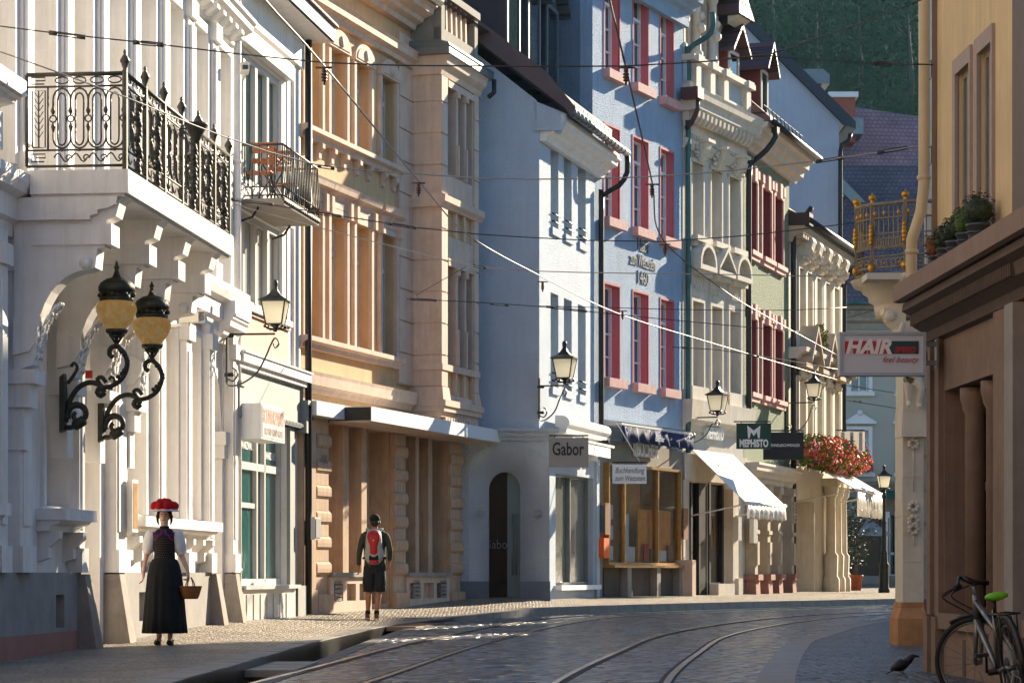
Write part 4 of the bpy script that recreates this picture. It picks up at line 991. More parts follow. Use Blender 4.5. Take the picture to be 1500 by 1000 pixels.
# head cornice with dark curved flashing, balustrade parapet, corbelled foot
m = MB(); moulding(m, bx0-.1, bx1+.12, [(P+.04,10.5),(P+.07,10.6),(P+.16,10.7),(P+.18,10.8),(P+.22,10.86)]); m.build('bay_cornice', tr, bay)
m = MB(); m.box(bx0-.25, bx1+.3, -P-.26, 0, 10.86, 11.0); m.prism([(0,11.0),(-P-.28,11.0),(-P-.25,11.06),(-P-.05,11.12),(0,11.12)], 'x', bx0-.27, bx1+.32); m.build('flashing', 'zinc', bay)
m = MB(); m.box(bx0, bx1, -P, -P+.12, 11.12, 11.42); m.box(bx0, bx0+.12, -P+.12, 0, 11.12, 12.05); m.box(bx0-.05, bx1+.05, -P-.06, -P+.16, 12.02, 12.16); m.box(bx0-.05, bx0+.17, -P+.16, 0, 12.02, 12.16)
m.box(bx0, bx0+.2, -P-.02, -P+.14, 11.12, 12.02); m.box(bx1-.2, bx1, -P-.02, -P+.14, 11.12, 12.02)
pa = m.build('parapet', 'concrete', bay); m = MB(); m.tbox(-.05, .05, -P+.01, -P+.1, 11.42, 12.02, .01, .01); rep(pa, 'baluster', m, tr, [(bx0+.42+.3*k, 0, 0) for k in range(5)])
m = MB(); m.box(bx0+.25, bx0+.55, -P+.0, -P+.3, 12.16, 12.6); m.box(bx0+.2, bx0+.6, -P-.05, -P+.35, 12.6, 12.7); m.build('urn_plinth', tr, bay)
m = MB()
for a, b, z0, z1 in ((.13,.13,4.18,4.3),(.09,.09,4.08,4.18),(.02,.02,3.98,4.08),(-.08,-.08,3.86,3.98)):
    m.box(bx0-a*.6, bx1+b*.6, -P-a, 0, z0, z1)
m.build('bay_foot', tr, bay); m = MB(); m.prism([(-P+.06,3.86),(-P-.06,3.98),(-P-.05,3.84),(-P+.1,3.74),(-P+.2,3.86)], 'x', -.05, .05); rep(bay, 'dentil', m, tr, [(bx0+.15+.16*k, -.02, 0) for k in range(13)])
m = MB(); m.box(bx0+.1, bx1, -P+.12, 0, 3.72, 3.86); m.build('bay_soffit', tr, bay)
m = MB(); m.tube([(bx1+.2,-P-.3,10.86),(bx1+.2,-P-.3,10.6),(bx1+.1,-P-.22,10.5)], .05, 8); m.build('waterspout', 'dark_metal', bay)
# ledge over the shop
m = MB(); moulding(m, .02, XC(47.0), [(.06,4.08),(.1,4.16),(.18,4.2),(.2,4.36),(.22,4.42)]); m.prism([(0,4.42),(-.22,4.42),(0,4.47)], 'x', .02, XC(47)); m.build('shop_ledge', tr, CH)
# rusticated piers
pier_d = [(42.2,42.82),(46.02,46.66),(49.15,49.9)]
for a, b in pier_d:
    m = MB(); x0, x1 = XC(a), XC(b); m.box(x0, x1, -.06, 0, -.2, 3.75)
    for k in range(6):
        z = .95+.44*k; m.prism([(-.05,z-.01),(-.09,z+.01),(-.125,z+.05),(-.13,z+.12),(-.125,z+.19),(-.09,z+.23),(-.05,z+.25)], 'x', x0, x1+.02)
        m.box(x0+.04, x1-.02, -.085, -.05, z+.24, z+.44)
    m.box(x0-.02, x1+.03, -.16, -.06, -.2, .62); m.build('rusticated_pier', 'sand_pier', CH)
m = MB(); m.box(0, XC(42.15), -.12, 0, -.2, 3.6); m.box(-.0, XC(42.15), -.16, 0, -.2, .7); m.build('corner_pier', 'sand_pier', CH)
# sills, base panels with grilles
for i, (a, b) in enumerate(((42.84,44.83),(46.68,49.12))):
    m = MB(); x0, x1 = XC(a), XC(b); m.box(x0, x1, -.16, .0, .92, 1.0); m.build('window_sill', 'kerb', CH)
    m = MB(); m.box(x0, x1, -.1, 0, .80, .92); m.box(x0, x1, -.1, 0, -.2, .50)
    for k in range(4):
        x = x0+(x1-x0-.18)*k/3; m.box(x, x+.18, -.1, 0, .5, .8)
    m.build('base_panel', 'sand_trim', CH)
for x in (XC(43.2), XC(47.2), XC(48.75)):
    m = MB()
    for k in range(5): m.prism([(-.11,.5+.075*k),(-.04,.5+.075*k),(-.11,.55+.075*k)], 'x', x-.17, x+.17)
    m.build('grille', 'concrete', CH)
for (a, b, z0, z1) in gh:
    window(CH, (a+b)/2, z0, b-a, z1-z0, .42, 'pvc_white', 'pane_dusty', 1, 0, .05, 0, None, 'cg')
m = MB()
for (x, z, dx, dz) in ((.05,3.0,.08,-.3),(.16,2.6,-.06,-.35),(.05,2.2,.1,-.2),(.1,1.9,-.08,-.1)):
    m.tube([(XC(42.92)+x,.30,z),(XC(42.92)+x+dx,.30,z+dz*.5),(XC(42.92)+x-.02,.30,z+dz)], .03, 5)
m.build('graffiti', 'graffiti', CH)
text('AIK', .2, 'letter_grey', CH, (XC(42.5), -.135, 2.95), (R(90),0,0), ext=.002)
# concrete canopy, two slabs
m = MB(); x0 = FC.x(544, -.81); x1 = FC.x(733, -.81); zt = FC.z(544, 595, -.81); zb_ = FC.z(544, 616, -.81)
m.box(x0, x1, -.81, -.02, zb_, zt); o = m.build('canopy', 'sign_white', CH)
m = MB(); m.box(x0+.04, x1-.04, -.77, -.02, zb_-.02, zb_); m.build('canopy_soffit', 'sand_trim', o)
m = MB(); m.box(x0-.015, x0, -.8, -.02, zb_+.01, zt-.01); m.build('canopy_end_shade', 'dark_metal', o)  # dark sheet puts the end face's shade into its colour
m = MB(); m.box(.1, x0-.02, -.32, -.02, zb_+.03, zt+.02); m.build('canopy', 'sign_white', CH)
m = MB(); m.prism([(-.3,11.9),(-.68,11.92),(4.5,15.5),(9,12),(9,11.4),(-.02,11.4)], 'x', 0, LC); m.build('roof', 'roof_brown', CH)
# ================================================================== low pale house with the arched corner door
D = FD.root('corner_house', 'low pale blue-white house with an arched glass door in its side wall and dark dormers')
LD = FD.x(871) 
# its own local frame: x along the street front; the side wall faces the camera
K_ = FD.th
def side(xw, yw, z):      # world plan to house coordinates
    v = Vector((xw-FD.A.x, yw-FD.A.y)); return (v.dot(FD.t), v.dot(FD.n), z)
zt3 = [(FD.z(805,565), FD.z(805,427)), (FD.z(805,331), FD.z(805,213))]
wx = [(FD.x(806.5), FD.x(818)), (FD.x(826), FD.x(837.5)), (FD.x(846.5), FD.x(858))]
ez = FD.z(790, 190)
m = MB(); m.wall(0, LD, 3.75, ez+.1, [(a, b, z0, z1) for a, b in wx for z0, z1 in zt3], .30)
m.quad((LD,0,-.2),(LD,8,-.2),(LD,8,ez),(LD,0,ez)); m.build('front_wall', 'blue_white', D)
for a, b in wx:
    for z0, z1 in zt3:
        mm = MB(); w = b-a; mm.box(-w/2, w/2, -.05, .12, -.16, -.0)
        g = MB()
        for z in (.12, .28): g.tube([(-w/2,-.04,z),(w/2,-.04,z)], .018, 5)
        window(D, (a+b)/2, z0, w, z1-z0, .24, 'grey_reveal', 'pane_grey', 1, .75, .05, 0, [('sill', mm, 'blue_white'), ('guard_rail', g, 'dark_metal')], 'd')
# side wall with arched opening (frontal plane)
sx = lambda u: side(WX(u,50.0), 50.0, 0)
def S(u, v, y=50.0): p = side(WX(u,y), y, WZ(v,y)); return p
arcx0, arcx1, arct, arcb = WX(716,50), WX(762,50), WZ(690,50), .4
m = MB()
def tri(poly): m.add([S_(p) for p in poly], [tuple(range(len(poly)))])
def S_(p, y=50.0): return side(p[0], y, p[1])
# upper part of gable
L0 = WX(560,50); RT = WX(790,50)
ztop = WZ(148,50)+.0
m.add([S_((L0, 3.75)), S_((RT, 3.75)), S_((RT, ez+.05)), S_((WX(786,50), WZ(147,50))), S_((WX(705,50), WZ(84,50))), S_((WX(660,50), WZ(50,50))), S_((L0, WZ(-10,50)))], [(0,1,2,3,4,5,6)])
m.build('side_wall', 'blue_white', D)
# lower part: broad shallow cove round the arch, then the opening
n = 16; Lx = L0; Rx = WX(805,50); cxm = (arcx0+arcx1)/2; hw = (arcx1-arcx0)/2
def archpts(hw, zt, zb, r, n=16, sq=1.0):
    """from bottom left, over, to bottom right"""
    return [(cxm-hw, zb)] + [(cxm-hw*math.cos(math.pi*k/n), zt-r+r*math.sin(math.pi*k/n)**sq) for k in range(n+1)] + [(cxm+hw, zb)]
inner = archpts(hw, arct, .3, hw*1.15)
oc = (WX(687,50), WX(806,50)-.02)
outer = [(oc[0], .3)] + [(oc[0]+(oc[1]-oc[0])*(1-math.cos(math.pi*k/n))/2, WZ(692,50)+(WZ(650,50)-WZ(692,50))*math.sin(math.pi*k/n)**.8) for k in range(n+1)] + [(oc[1], .3)]
outer = [(x, z if i in (0, len(outer)-1) else z+.0) for i, (x, z) in enumerate(outer)]
m = MB()
F0, F1, F2 = 49.97, 50.24, 50.62
vs = [side(x, F0, z) for x, z in outer]+[side(x, F1, z) for x, z in inner]+[side(x, F2, z) for x, z in inner]; q = len(outer)
m.add(vs, [(i, i+1, q+i+1, q+i) for i in range(q-1)]+[(q+i, q+i+1, 2*q+i+1, 2*q+i) for i in range(q-1)], smooth=True)
top = [(Lx, 3.75), (Rx, 3.75)]
# flat wall round the cove
for i in range(q-1):
    a, b = outer[i], outer[i+1]
    if b[0]-a[0] > 1e-4: m.add([side(a[0],F0,a[1]), side(b[0],F0,b[1]), side(b[0],F0,3.75), side(a[0],F0,3.75)], [(0,1,2,3)])
m.add([side(Lx,F0,.3), side(oc[0],F0,.3), side(oc[0],F0,3.75), side(Lx,F0,3.75)], [(0,1,2,3)])
m.add([side(oc[1],F0,.3), side(Rx,F0,.3), side(Rx,F0,3.75), side(oc[1],F0,3.75)], [(0,1,2,3)])
gf = m.build('arched_wall', 'blue_white', D)
for (ua, ub) in ((560,716),(762,806)):
    m = MB(); m.add([side(WX(ua,50), F0-.03, .2), side(WX(ub,50), F0-.03, .2), side(WX(ub,50), F0-.03, WZ(851,50)), side(WX(ua,50), F0-.03, WZ(851,50)),
                     side(WX(ua,50), F0+.6, .2), side(WX(ub,50), F0+.6, .2), side(WX(ub,50), F0+.6, WZ(851,50)), side(WX(ua,50), F0+.6, WZ(851,50))], [(0,1,2,3),(7,6,5,4),(3,2,6,7),(1,5,6,2),(4,0,3,7)])
    m.build('plinth', 'plinth_blue', D)
m = MB(); 
for z0, z1, o in ((3.68,3.76,.06),(3.76,3.86,.12),(3.86,3.92,.2)):
    vs = [side(x, y, z) for z in (z0,z1) for x, y in ((Lx, F0-o),(Rx+o,F0-o),(Rx+o,F0+.3),(Lx,F0+.3))]
    m.add(vs, [(3,2,1,0),(4,5,6,7),(0,1,5,4),(1,2,6,5),(2,3,7,6),(3,0,4,7)])
m.build('string_course', 'blue_white', D)
# room behind and the glass door, half open leaf with long handles
m = MB(); c8 = [side(x, y, z) for z in (.42, 3.3) for x, y in ((arcx0-.5,50.63),(arcx1+.0,50.63),(arcx1+.0,53),(arcx0-.5,53))]
m.add(c8, [(0,1,2,3),(7,6,5,4),(1,5,6,2),(2,6,7,3),(3,7,4,0)]); m.build('shop_interior', 'dark_room', D)
m = MB(); n2 = len(inner); f = .035
gl = [(x, z) for x, z in inner]; vs = [side(x, 50.5, z) for x, z in gl]; m.add(vs, [tuple(range(len(gl)))])
o = m.build('glass_door', 'pane_door', D)
m = MB(); xs = WX(743,50)
rr = [(x, z) for x, z in inner if x >= xs]; zx = arct-.02-(arct-rr[0][1])*.4
m.add([side(xs,50.4,.45)]+[side(xs,50.4,arct-.12)]+[side(x,50.4,z) for x,z in rr], [tuple(range(len(rr)+1, -1, -1))]); m.build('door_leaf', 'door_teal', o)
for u in (751, 756):
    m = MB(); m.tube([side(WX(u,50),50.32,WZ(842,50)), side(WX(u,50),50.32,WZ(752,50))], .014, 6)
    for v in (838, 800, 756): m.tube([side(WX(u,50),50.32,WZ(v,50)), side(WX(u,50),50.4,WZ(v,50))], .01, 5)
    m.build('handle', 'zinc', o)
text('Gabor', .26, 'letter_grey', o, side(WX(729,50),50.45,WZ(797,50)), (R(90),0,-K_), ext=.002, sx=.85)
# up-and-down wall lights beside the door (lit)
for u, lab in ((704, 'left'), (787, 'right')):
    p = (WX(u,50), 49.97 if u < 730 else 50.05); r = empty('wall_light', (p[0], p[1]-.06, WZ(752,50)), 'small square metal wall light %s of the arched glass door' % lab, 'wall light', 'lights beside the arched door')
    m = MB(); m.box(-.06, .06, -.05, .08, -.05, .07); m.build('housing', 'zinc', r)
    for s in (-1, 1):
        l = bpy.data.lights.new('spot', 'SPOT'); l.energy = 1.2; l.spot_size = R(30); l.spot_blend = .5; l.color = (.9, 1, .45); l.shadow_soft_size = .02
        lo_ = bpy.data.objects.new('lamp_beam', l); C.objects.link(lo_); lo_.parent = r; lo_.location = (0, -.05, .01+s*.09); lo_.rotation_euler = (0 if s < 0 else R(180), 0, 0)
# shop window on the street front
m = MB(); g0, g1 = FD.x(811), FD.x(866.5); zz0, zz1 = FD.z(811,857), FD.z(811,692)
m.wall(FD.x(804,-.05), LD, .2, 3.75, [(g0, g1, zz0, zz1)], .25, -.04); m.build('shop_wall', 'blue_white', D)
window(D, (g0+g1)/2, zz0, g1-g0, zz1-zz0, .1, 'zinc', 'pane_dusty', 2, 0, .05, 0, None, 'dshop')
m = MB(); m.box(g0-.1, g1+.12, -.2, 0, zz0-.1, zz0); m.build('window_sill', 'canvas_white', D)
m = MB(); m.box(g1+.1, LD+.08, -.10, 0, .2, 3.5); m.build('pilaster', 'blue_white', D)
m = MB(); m.box(g0-.25, g1+.1, -.12, -.04, 3.45, 3.75); moulding(m, g0-.3, LD, [(.1,3.75),(.14,3.84),(.34,3.88),(.36,3.98)]); m.build('cornice', 'white_trim', D)
# rolled awning
xa, xb = FD.x(822,-.25), FD.x(884,-.25); 
m = MB(); z = 4.12; n = 10
m.prism([(-.12,z-.1)]+[(-.26-.17*math.sin(math.pi*k/8), z-.02+.14*-math.cos(math.pi*k/8)) for k in range(9)]+[(-.12,z+.12)], 'x', 0, xb-xa)
m.box(0, xb-xa, -.5, -.3, z-.38, z-.33)
aw = m.build('awning_cassette', 'canvas_white', None, (*FD.w(xa, 0), 0), FD.th); tag(aw, 'white rolled-up awning box above the hanging grey sign', 'awning')
m = MB(); m.box(.02, xb-xa-.3, -.48, -.46, z-.62, z-.36); m.build('valance', 'canvas_white', aw)
# eaves, roof, verge, dormers. roof slope seen from the side: 97/126
xe = .0; oh = .55; ezt = WZ(165,50)
m = MB(); moulding(m, .05, LD+.35, cornice(ez-.22, ez+.22, .52)); m.box(.05, LD+.3, -.5, 0, ez+.16, ez+.3); m.build('eaves', 'white_trim', D)
m = MB(); a = side(WX(786,50),49.93,0); vs = []
kn = [(786,192),(822,192),(829,181),(830,168),(786,150)]
for y in (49.93, 50.35): vs += [side(WX(u,50), y, WZ(v,50)) for u, v in kn]
n = 5; m.add(vs, [(4,3,2,1,0),(5,6,7,8,9)]+[(i,(i+1)%n,(i+1)%n+n,i+n) for i in range(n)]); m.build('eaves_return', 'blue_white', D)
sl = 97/126
zE = ez+.34; x_e = side(WX(838,50), 50, 0)
def rp(o, x): return (x, -o, zE-0)   # helper
m = MB(); up_ = 9.5
m.prism([(-.62, zE), (-.62, zE+.09), (up_, zE+.09+(up_+.62)*.80), (up_, zE+(up_+.62)*.80)], 'x', .0, LD+.0); rf = m.build('roof', 'roof_brown', D)
m = MB(); vs = []
for y in (49.80, 50.12):
    vs += [side(WX(u,50), y, WZ(v,50)) for u, v in ((837,172),(826,160),(712,73),(560,-42),(560,-75),(712,40),(800,108),(843,160))]
n = 8; m.add(vs, [tuple(range(n-1,-1,-1)), tuple(range(n,2*n))]+[(i,(i+1)%n,(i+1)%n+n,i+n) for i in range(n)]); m.build('verge', 'brown_flash', D)
m = MB(); m.tube([(-.0,-.68,zE-.02),(LD+.28,-.68,zE-.02)], .085, 10); gt = m.build('gutter', 'zinc', D)
m = MB()
for k in range(15): m = MB(); m.tube([(.05+.32*k,-.68,zE-.02),(.08+.32*k,-.68,zE-.02)], .095, 10); m.build('gutter_bracket', 'dark_metal', gt)
m = MB()
for k in range(12):
    x = .1+.38*k; m.prism([(-.45,zE+.22),(-.40,zE+.46),(-.36,zE+.46),(-.3,zE+.36)], 'x', x, x+.03)
    m.box(x, x+.38, -.43, -.40, zE+.40, zE+.44); m.box(x+.03, x+.35, -.43, -.415, zE+.25, zE+.40)
m.build('snow_guard', 'kerb', D)
xp = LD+.16
m = MB(); pipe_path(m, [(xp+.1,-.68,zE-.08),(xp+.1,-.68,zE-.45),(xp+.05,-.5,zE-.75),(xp-.02,-.16,zE-.95),(xp-.02,-.12,zE-1.3),(xp-.02,-.12,4.1)], .062); m.build('rainwater_pipe', 'dark_metal', D)
# dormers, slate clad
def dormer(par, x, y, z, w, h, dep, ms, mr, mf='grey_frame', nm='dormer', ov=.25, rh=.9):
    m = MB(); m.box(x-w/2, x+w/2, y, y+dep, z, z+h); d = m.build(nm, ms, par)
    m = MB(); pr = [(x-w/2-ov, z+h-.12), (x-w/2-ov, z+h-.02), (x, z+h+rh), (x+w/2+ov, z+h-.02), (x+w/2+ov, z+h-.12), (x, z+h+rh-.12)]
    m.prism(pr, 'y', y-ov, y+dep); m.build('dormer_roof', mr, d)
    m = MB(); m.prism([(x-w/2-.0, z+h-.05), (x+w/2, z+h-.05), (x, z+h+rh-.15)], 'y', y-.03, y+.1); m.build('gable', ms, d)
    m = MB(); a = .08; m.box(x-w/2, x-w/2+a, y-.04, y, z, z+h); m.box(x+w/2-a, x+w/2, y-.04, y, z, z+h); m.box(x-w/2+a, x+w/2-a, y-.04, y, z+h-a, z+h)
    f = m.build('window', mf, d); m = MB(); m.box(x-w/2+a, x+w/2-a, y-.015, y-.003, z, z+h-a); m.build('pane', 'pane_dark', f)
    return d
for i, (x, z) in enumerate(((.65,zE+1.05),(2.3,zE+1.05),(3.85,zE+1.05))):
    dormer(D, x, .75, z, 1.0, 2.0, 3.5, 'slate_brown' if i == 0 else 'slate', 'slate_tile')
# ================================================================== tall ice-blue house with pink windows
E = FE.root('town_house', 'tall ice-blue house with deep pink-red window reveals and old black lettering on its wall')
LE = FE.x(1001)
ew = [(FE.x(885), FE.x(907)), (FE.x(927), FE.x(949)), (FE.x(967.5), FE.x(986))]
rowz = [(FE.z(885,553), FE.z(885,415)), (FE.z(885,318), FE.z(885,182)), (FE.z(885,101), FE.z(885,-35))]
top = 14.9
m = MB(); m.wall(0, LE, 3.9, top, [(a, b, z0, z1) for a, b in ew for z0, z1 in rowz], .02)
m.quad((0,9,3.9),(0,0,3.9),(0,0,top),(0,9,top)); m.shell(0, LE, .3, 9, -.2, top); m.build('wall', 'ice_blue', E)
for a, b in ew:
    for z0, z1 in rowz:
        w = b-a; h = z1-z0; e = MB(); d = .27
        e.quad((-w/2,0,0),(-w/2,0,h),(-w/2,d,h),(-w/2,d,0)); e.quad((w/2,0,0),(w/2,d,0),(w/2,d,h),(w/2,0,h)); e.quad((-w/2,0,0),(-w/2,d,0),(w/2,d,0),(w/2,0,0)); e.quad((-w/2,0,h),(w/2,0,h),(w/2,d,h),(-w/2,d,h))
        e.box(-w/2-.05, -w/2, -.015, .01, 0, h+.05); e.box(w/2, w/2+.05, -.015, .01, 0, h+.05); e.box(-w/2, w/2, -.015, .01, h, h+.05)
        s = MB(); s.tbox(-w/2-.08, w/2+.12, -.17, .0, -.2, -.0, .0, .0)
        window(E, (a+b)/2, z0, w, h, .20, 'sign_white', 'pane_blue', 2, .74, .06, 2, [('reveal', e, 'pink_stone'), ('sill', s, 'pink_sill')], 'e')
for s, v, sz in (('Haus', 361, .42), ('zum Wetzstein', 384, .42), ('1460', 408, .44)):
    u = 941; text(s, sz, 'letter_grey', E, (FE.x(u), -.012, FE.z(u, v)), (R(90),0,0), ext=.008, sx=.85 if s != 'zum Wetzstein' else .62)
m = MB(); moulding(m, -.1, LE, cornice(14.4, 14.95, .6)); m.box(-.1, LE, -.15, 0, 14.2, 14.42); m.build('cornice', 'ice_blue', E)
m = MB(); m.prism([(-.6,14.95),(4.5,19.5),(9,15),(9,14.9)], 'x', -.05, LE+.05); m.build('roof', 'roof_brown', E)
# shop storey: concrete frame, brass window box on legs
y = -.02
m = MB(); bx = (FE.x(890,-.1), FE.x(994,-.1)); bz = (FE.z(890,823,-.1), FE.z(890,681,-.1))
m.wall(FE.x(874), LE, -.1, 3.95, [(bx[0], bx[1], bz[0], bz[1]), ], .9, -.02); m.box(0, FE.x(874), -.08, .3, -.1, 3.95); m.build('shop_wall', 'concrete', E)
m = MB(); m.box(bx[0]-.2, bx[1]+.2, .9, .95, bz[0]-.2, bz[1]+.2); m.build('shop_interior', 'interior_warm', E)
m = MB(); m.box(bx[0], FE.x(910), .06, .12, bz[0], bz[1]); m.build('notice_board', 'wood_frame', E)
for v in (745, 775, 805, ): 
    m = MB(); x = FE.x(905,-.1)-.35; z = FE.z(900, v+15); m.box(x-.02, x+.42, .045, .06, z, z+.32); m.build('notice_sheet', 'sign_white', E)
m = MB(); f = .06; w = bx[1]-bx[0]; h = bz[1]-bz[0]
m.box(-w/2-f, w/2+f, -.16, .02, -f, .0); m.box(-w/2-f, w/2+f, -.16, .02, h, h+f); m.box(-w/2-f, -w/2, -.16, .02, 0, h); m.box(w/2, w/2+f, -.16, .02, 0, h)
xs = [FE.x(913,-.1)-(bx[0]+bx[1])/2, FE.x(962,-.1)-(bx[0]+bx[1])/2]
for x in xs: m.box(x-.03, x+.03, -.15, .02, 0, h)
sw = m.build('shop_window', 'brass_frame', E, ((bx[0]+bx[1])/2, 0, bz[0])); m = MB(); m.quad((-w/2,-.08,0),(w/2,-.08,0),(w/2,-.08,h),(-w/2,-.08,h)); m.build('pane', 'pane_see', sw)
# things standing in the window: flat orange panel, books, pale boards
for (a, b, c, d_, mt, nm) in ((940,992,822,745,'graffiti','orange_panel'),(918,936,822,800,'sign_white','book_pile'),(922,927,800,752,'sign_white','price_card'),(944,950,822,796,'letter_red','book'),(953,960,822,803,'letter_grey','book'),(966,976,822,806,'sign_white','book'),(979,986,822,798,'wood_frame','book')):
    m = MB(); x0, x1 = FE.x(a), FE.x(b); yb = .0 if nm == 'book' else .10; m.box(x0, x1, yb, yb+.04, max(bz[0], FE.z(a,c)), FE.z(a,d_)); m.build(nm, 'panel_orange' if mt == 'graffiti' else mt, E)
m = MB(); m.box(bx[0]-.06, bx[1]+.06, -.3, .0, bz[0]-.12, bz[0]-.06); m.build('window_ledge', 'brass_frame', E)
leg = MB(); leg.box(-.12, .12, -.24, .0, .3, bz[0]-.12)
rep(E, 'stone_leg', leg, 'concrete', [(FE.x(920,-.2), 0, 0), (FE.x(963,-.2), 0, 0), (FE.x(996,-.2), 0, 0)])
m = MB(); m.box(bx[0]-.1, bx[1]+.1, -.06, -.03, .3, bz[0]-.12); m.build('base_recess', 'interior', E)
m = MB(); m.box(FE.x(1008,-.3)-.25, FE.x(1008,-.3)+.0, -.5, .0, .3, 1.3); m.build('stone_post', 'sand_trim', E)
for u, v0, v1, mt in ((886,737,783,'wood_frame'),(884,788,817,'graffiti'),(1001,745,790,'wood_frame')):
    m = MB(); x = FE.x(u,-.2); m.box(x-.02, x+.28, -.22, -.02, FE.z(u,v1), FE.z(u,v0)); o = m.build('display_case', mt, E)
    m = MB(); m.box(x-.03, x-.02, -.20, -.04, FE.z(u,v1)+.05, FE.z(u,v0)-.05); m.build('pane', 'pane_grey' if mt == 'wood_frame' else 'graffiti', o)
# blue lettered valance
xa, xb = FE.x(906,-.4), FE.x(1010,-.4); z = FE.z(906,622,-.4)
m = MB(); m.box(0, xb-xa, -.48, -.05, z, z+.05); m.prism([(-.05,z+.05),(-.05,z+.13),(-.48,z+.07)], 'x', 0, xb-xa)
av = m.build('awning_cassette', 'canvas_white', None, (*FE.w(xa, 0), 0), FE.th); tag(av, 'folded awning with a wavy navy valance over the bookshop window', 'awning')
m = MB(); n = 40; vs = []; Lx_ = xb-xa
for k in range(n+1):
    x = Lx_*k/n; vs += [(x, -.48-.03*math.sin(k*1.9), z-.02), (x, -.50-.06*math.sin(k*1.1), z-.36-.02*math.cos(k*2.1))]
m.add(vs, [(2*k, 2*k+2, 2*k+3, 2*k+1) for k in range(n)], smooth=True)
v_ = m.build('valance', 'canvas_blue', av); sm = v_.modifiers.new('s', 'SOLIDIFY'); sm.thickness = .01
text('Bücher', .2, 'sign_white', av, (Lx_*.45, -.60, z-.22), (R(90),0,0), ext=.002, shear=.2)
# BÜCHER letters on a white strip
u = 940; text('BÜCHER', .46, 'sign_white', E, (FE.x(u), -.10, FE.z(u,660)), (R(90),0,0), ext=.05, bold=.012, sx=.78)
# copper pipe on the far edge
m = MB(); x = LE+.02; pipe_path(m, [(x+.35,-.62,14.6),(x+.3,-.6,14.1),(x+.02,-.15,13.7),(x,-.12,13.3),(x,-.12,9),(x,-.12,3.9)], .07); m.build('rainwater_pipe', 'copper_pipe', E)
# ================================================================== cream house with pedimented windows and big modillion cornice
f = FFc; Fh = f.root('town_house', 'cream stone house with arched and pointed window pediments between green and blue houses')
LF = f.x(1091)
fw = [(f.x(1012), f.x(1028)), (f.x(1040), f.x(1055)), (f.x(1066.5), f.x(1080.5))]
r1 = (f.z(1012,565), f.z(1012,440)); r2 = (f.z(1012,345), f.z(1012,237)); zc = f.z(1012,212)
m = MB(); m.wall(0, LF, 3.95, 13.0, [(a,b,*r) for a, b in fw for r in (r1, r2)], .3); m.shell(0, LF, .3, 9, -.2, 13.0); m.build('wall', 'cream', Fh)
ct = 'cream_trim'
def arch_ped(w, h, z):
    m = MB(); ro = w/2+.2; n = 8; th = .10
    m.box(-ro, ro, -.34, 0, z, z+.12); m.box(-ro+.06, ro-.06, -.24, 0, z-.12, z); m.box(-w/2-.1, w/2+.1, -.06, 0, h+.1, z-.12)
    o = [(-ro*math.cos(math.pi*k/n), z+.12+.55*math.sin(math.pi*k/n)) for k in range(n+1)]; i_ = [(-(ro-th)*math.cos(math.pi*k/n), z+.12+(.55-th)*math.sin(math.pi*k/n)) for k in range(n+1)]
    for k in range(n):
        q = [o[k], o[k+1], i_[k+1], i_[k]]; m.prism(q, 'y', -.34, 0)
    m.prism(i_, 'y', -.04, 0)
    for k in range(5): m.box(-w/2+.02+(w-.1)*k/4, -w/2+.08+(w-.1)*k/4, -.12, 0, h+.28, h+.38); m.box(-w/2+.03+(w-.1)*k/4, -w/2+.07+(w-.1)*k/4, -.08, 0, h+.4, z-.14)
    return m
def tri_ped(w, h, z):
    m = MB(); ro = w/2+.22
    m.box(-ro, ro, -.34, 0, z, z+.12); m.box(-ro+.06, ro-.06, -.24, 0, z-.12, z); m.box(-w/2-.1, w/2+.1, -.06, 0, h+.1, z-.12)
    m.prism([(-ro,z+.12),(-ro,z+.2),(0,z+.72),(0,z+.6)], 'y', -.36, 0); m.prism([(ro,z+.12),(0,z+.6),(0,z+.72),(ro,z+.2)], 'y', -.36, 0); m.prism([(-ro,z+.12),(0,z+.62),(ro,z+.12)], 'y', -.04, 0)
    for k in range(5): m.box(-w/2+.02+(w-.1)*k/4, -w/2+.08+(w-.1)*k/4, -.12, 0, h+.28, h+.38); m.box(-w/2+.03+(w-.1)*k/4, -w/2+.07+(w-.1)*k/4, -.08, 0, h+.4, z-.14)
    return m
def carved_head(w, h):
    m = MB(); m.box(-w/2-.08, w/2+.08, -.08, 0, h, h+.1)
    m.prism([(0,h+.0),(-.14,h+.05),(-.3,h+.35),(-.34,h+.5),(0,h+.5)], 'x', -.14, .2); m.box(-.2, .28, -.4, 0, h+.5, h+.58)
    for k in range(26): m.ball((rnd.uniform(-w/2,w/2), -.08-rnd.uniform(0,.08), h+.1+rnd.uniform(0,.36)), rnd.uniform(.025,.06), 6, 4, jit=.3)
    return m
def fsill(w): 
    m = MB(); m.box(-w/2-.14, w/2+.14, -.24, 0, -.14, 0); m.box(-w/2-.08, w/2+.08, -.14, 0, -.26, -.14); m.prism([(0,-.26),(-.12,-.26),(-.04,-.6),(0,-.6)], 'x', -.1, .1); return m
for i, (a, b) in enumerate(fw):
    w = b-a; h = r1[1]-r1[0]; e = architrave(w, h, .09, .06)
    window(Fh, (a+b)/2, r1[0], w, h, .25, 'cream_trim', 'pane_dark', 2, .75, .05, 0, [('surround', e, ct), ('pediment', tri_ped(w, h, h+.75) if i == 1 else arch_ped(w, h, h+.75), ct), ('apron', MB().box(-w/2-.2, w/2+.2, -.12, 0, -.42, 0), ct)], 'f1')
    h = r2[1]-r2[0]
    window(Fh, (a+b)/2, r2[0], w, h, .25, 'cream_trim', 'pane_dark', 2, .75, .05, 0, [('surround', architrave(w, h, .08, .05), ct), ('carved_head', carved_head(w, h), ct), ('sill', fsill(w), ct)], 'f2')
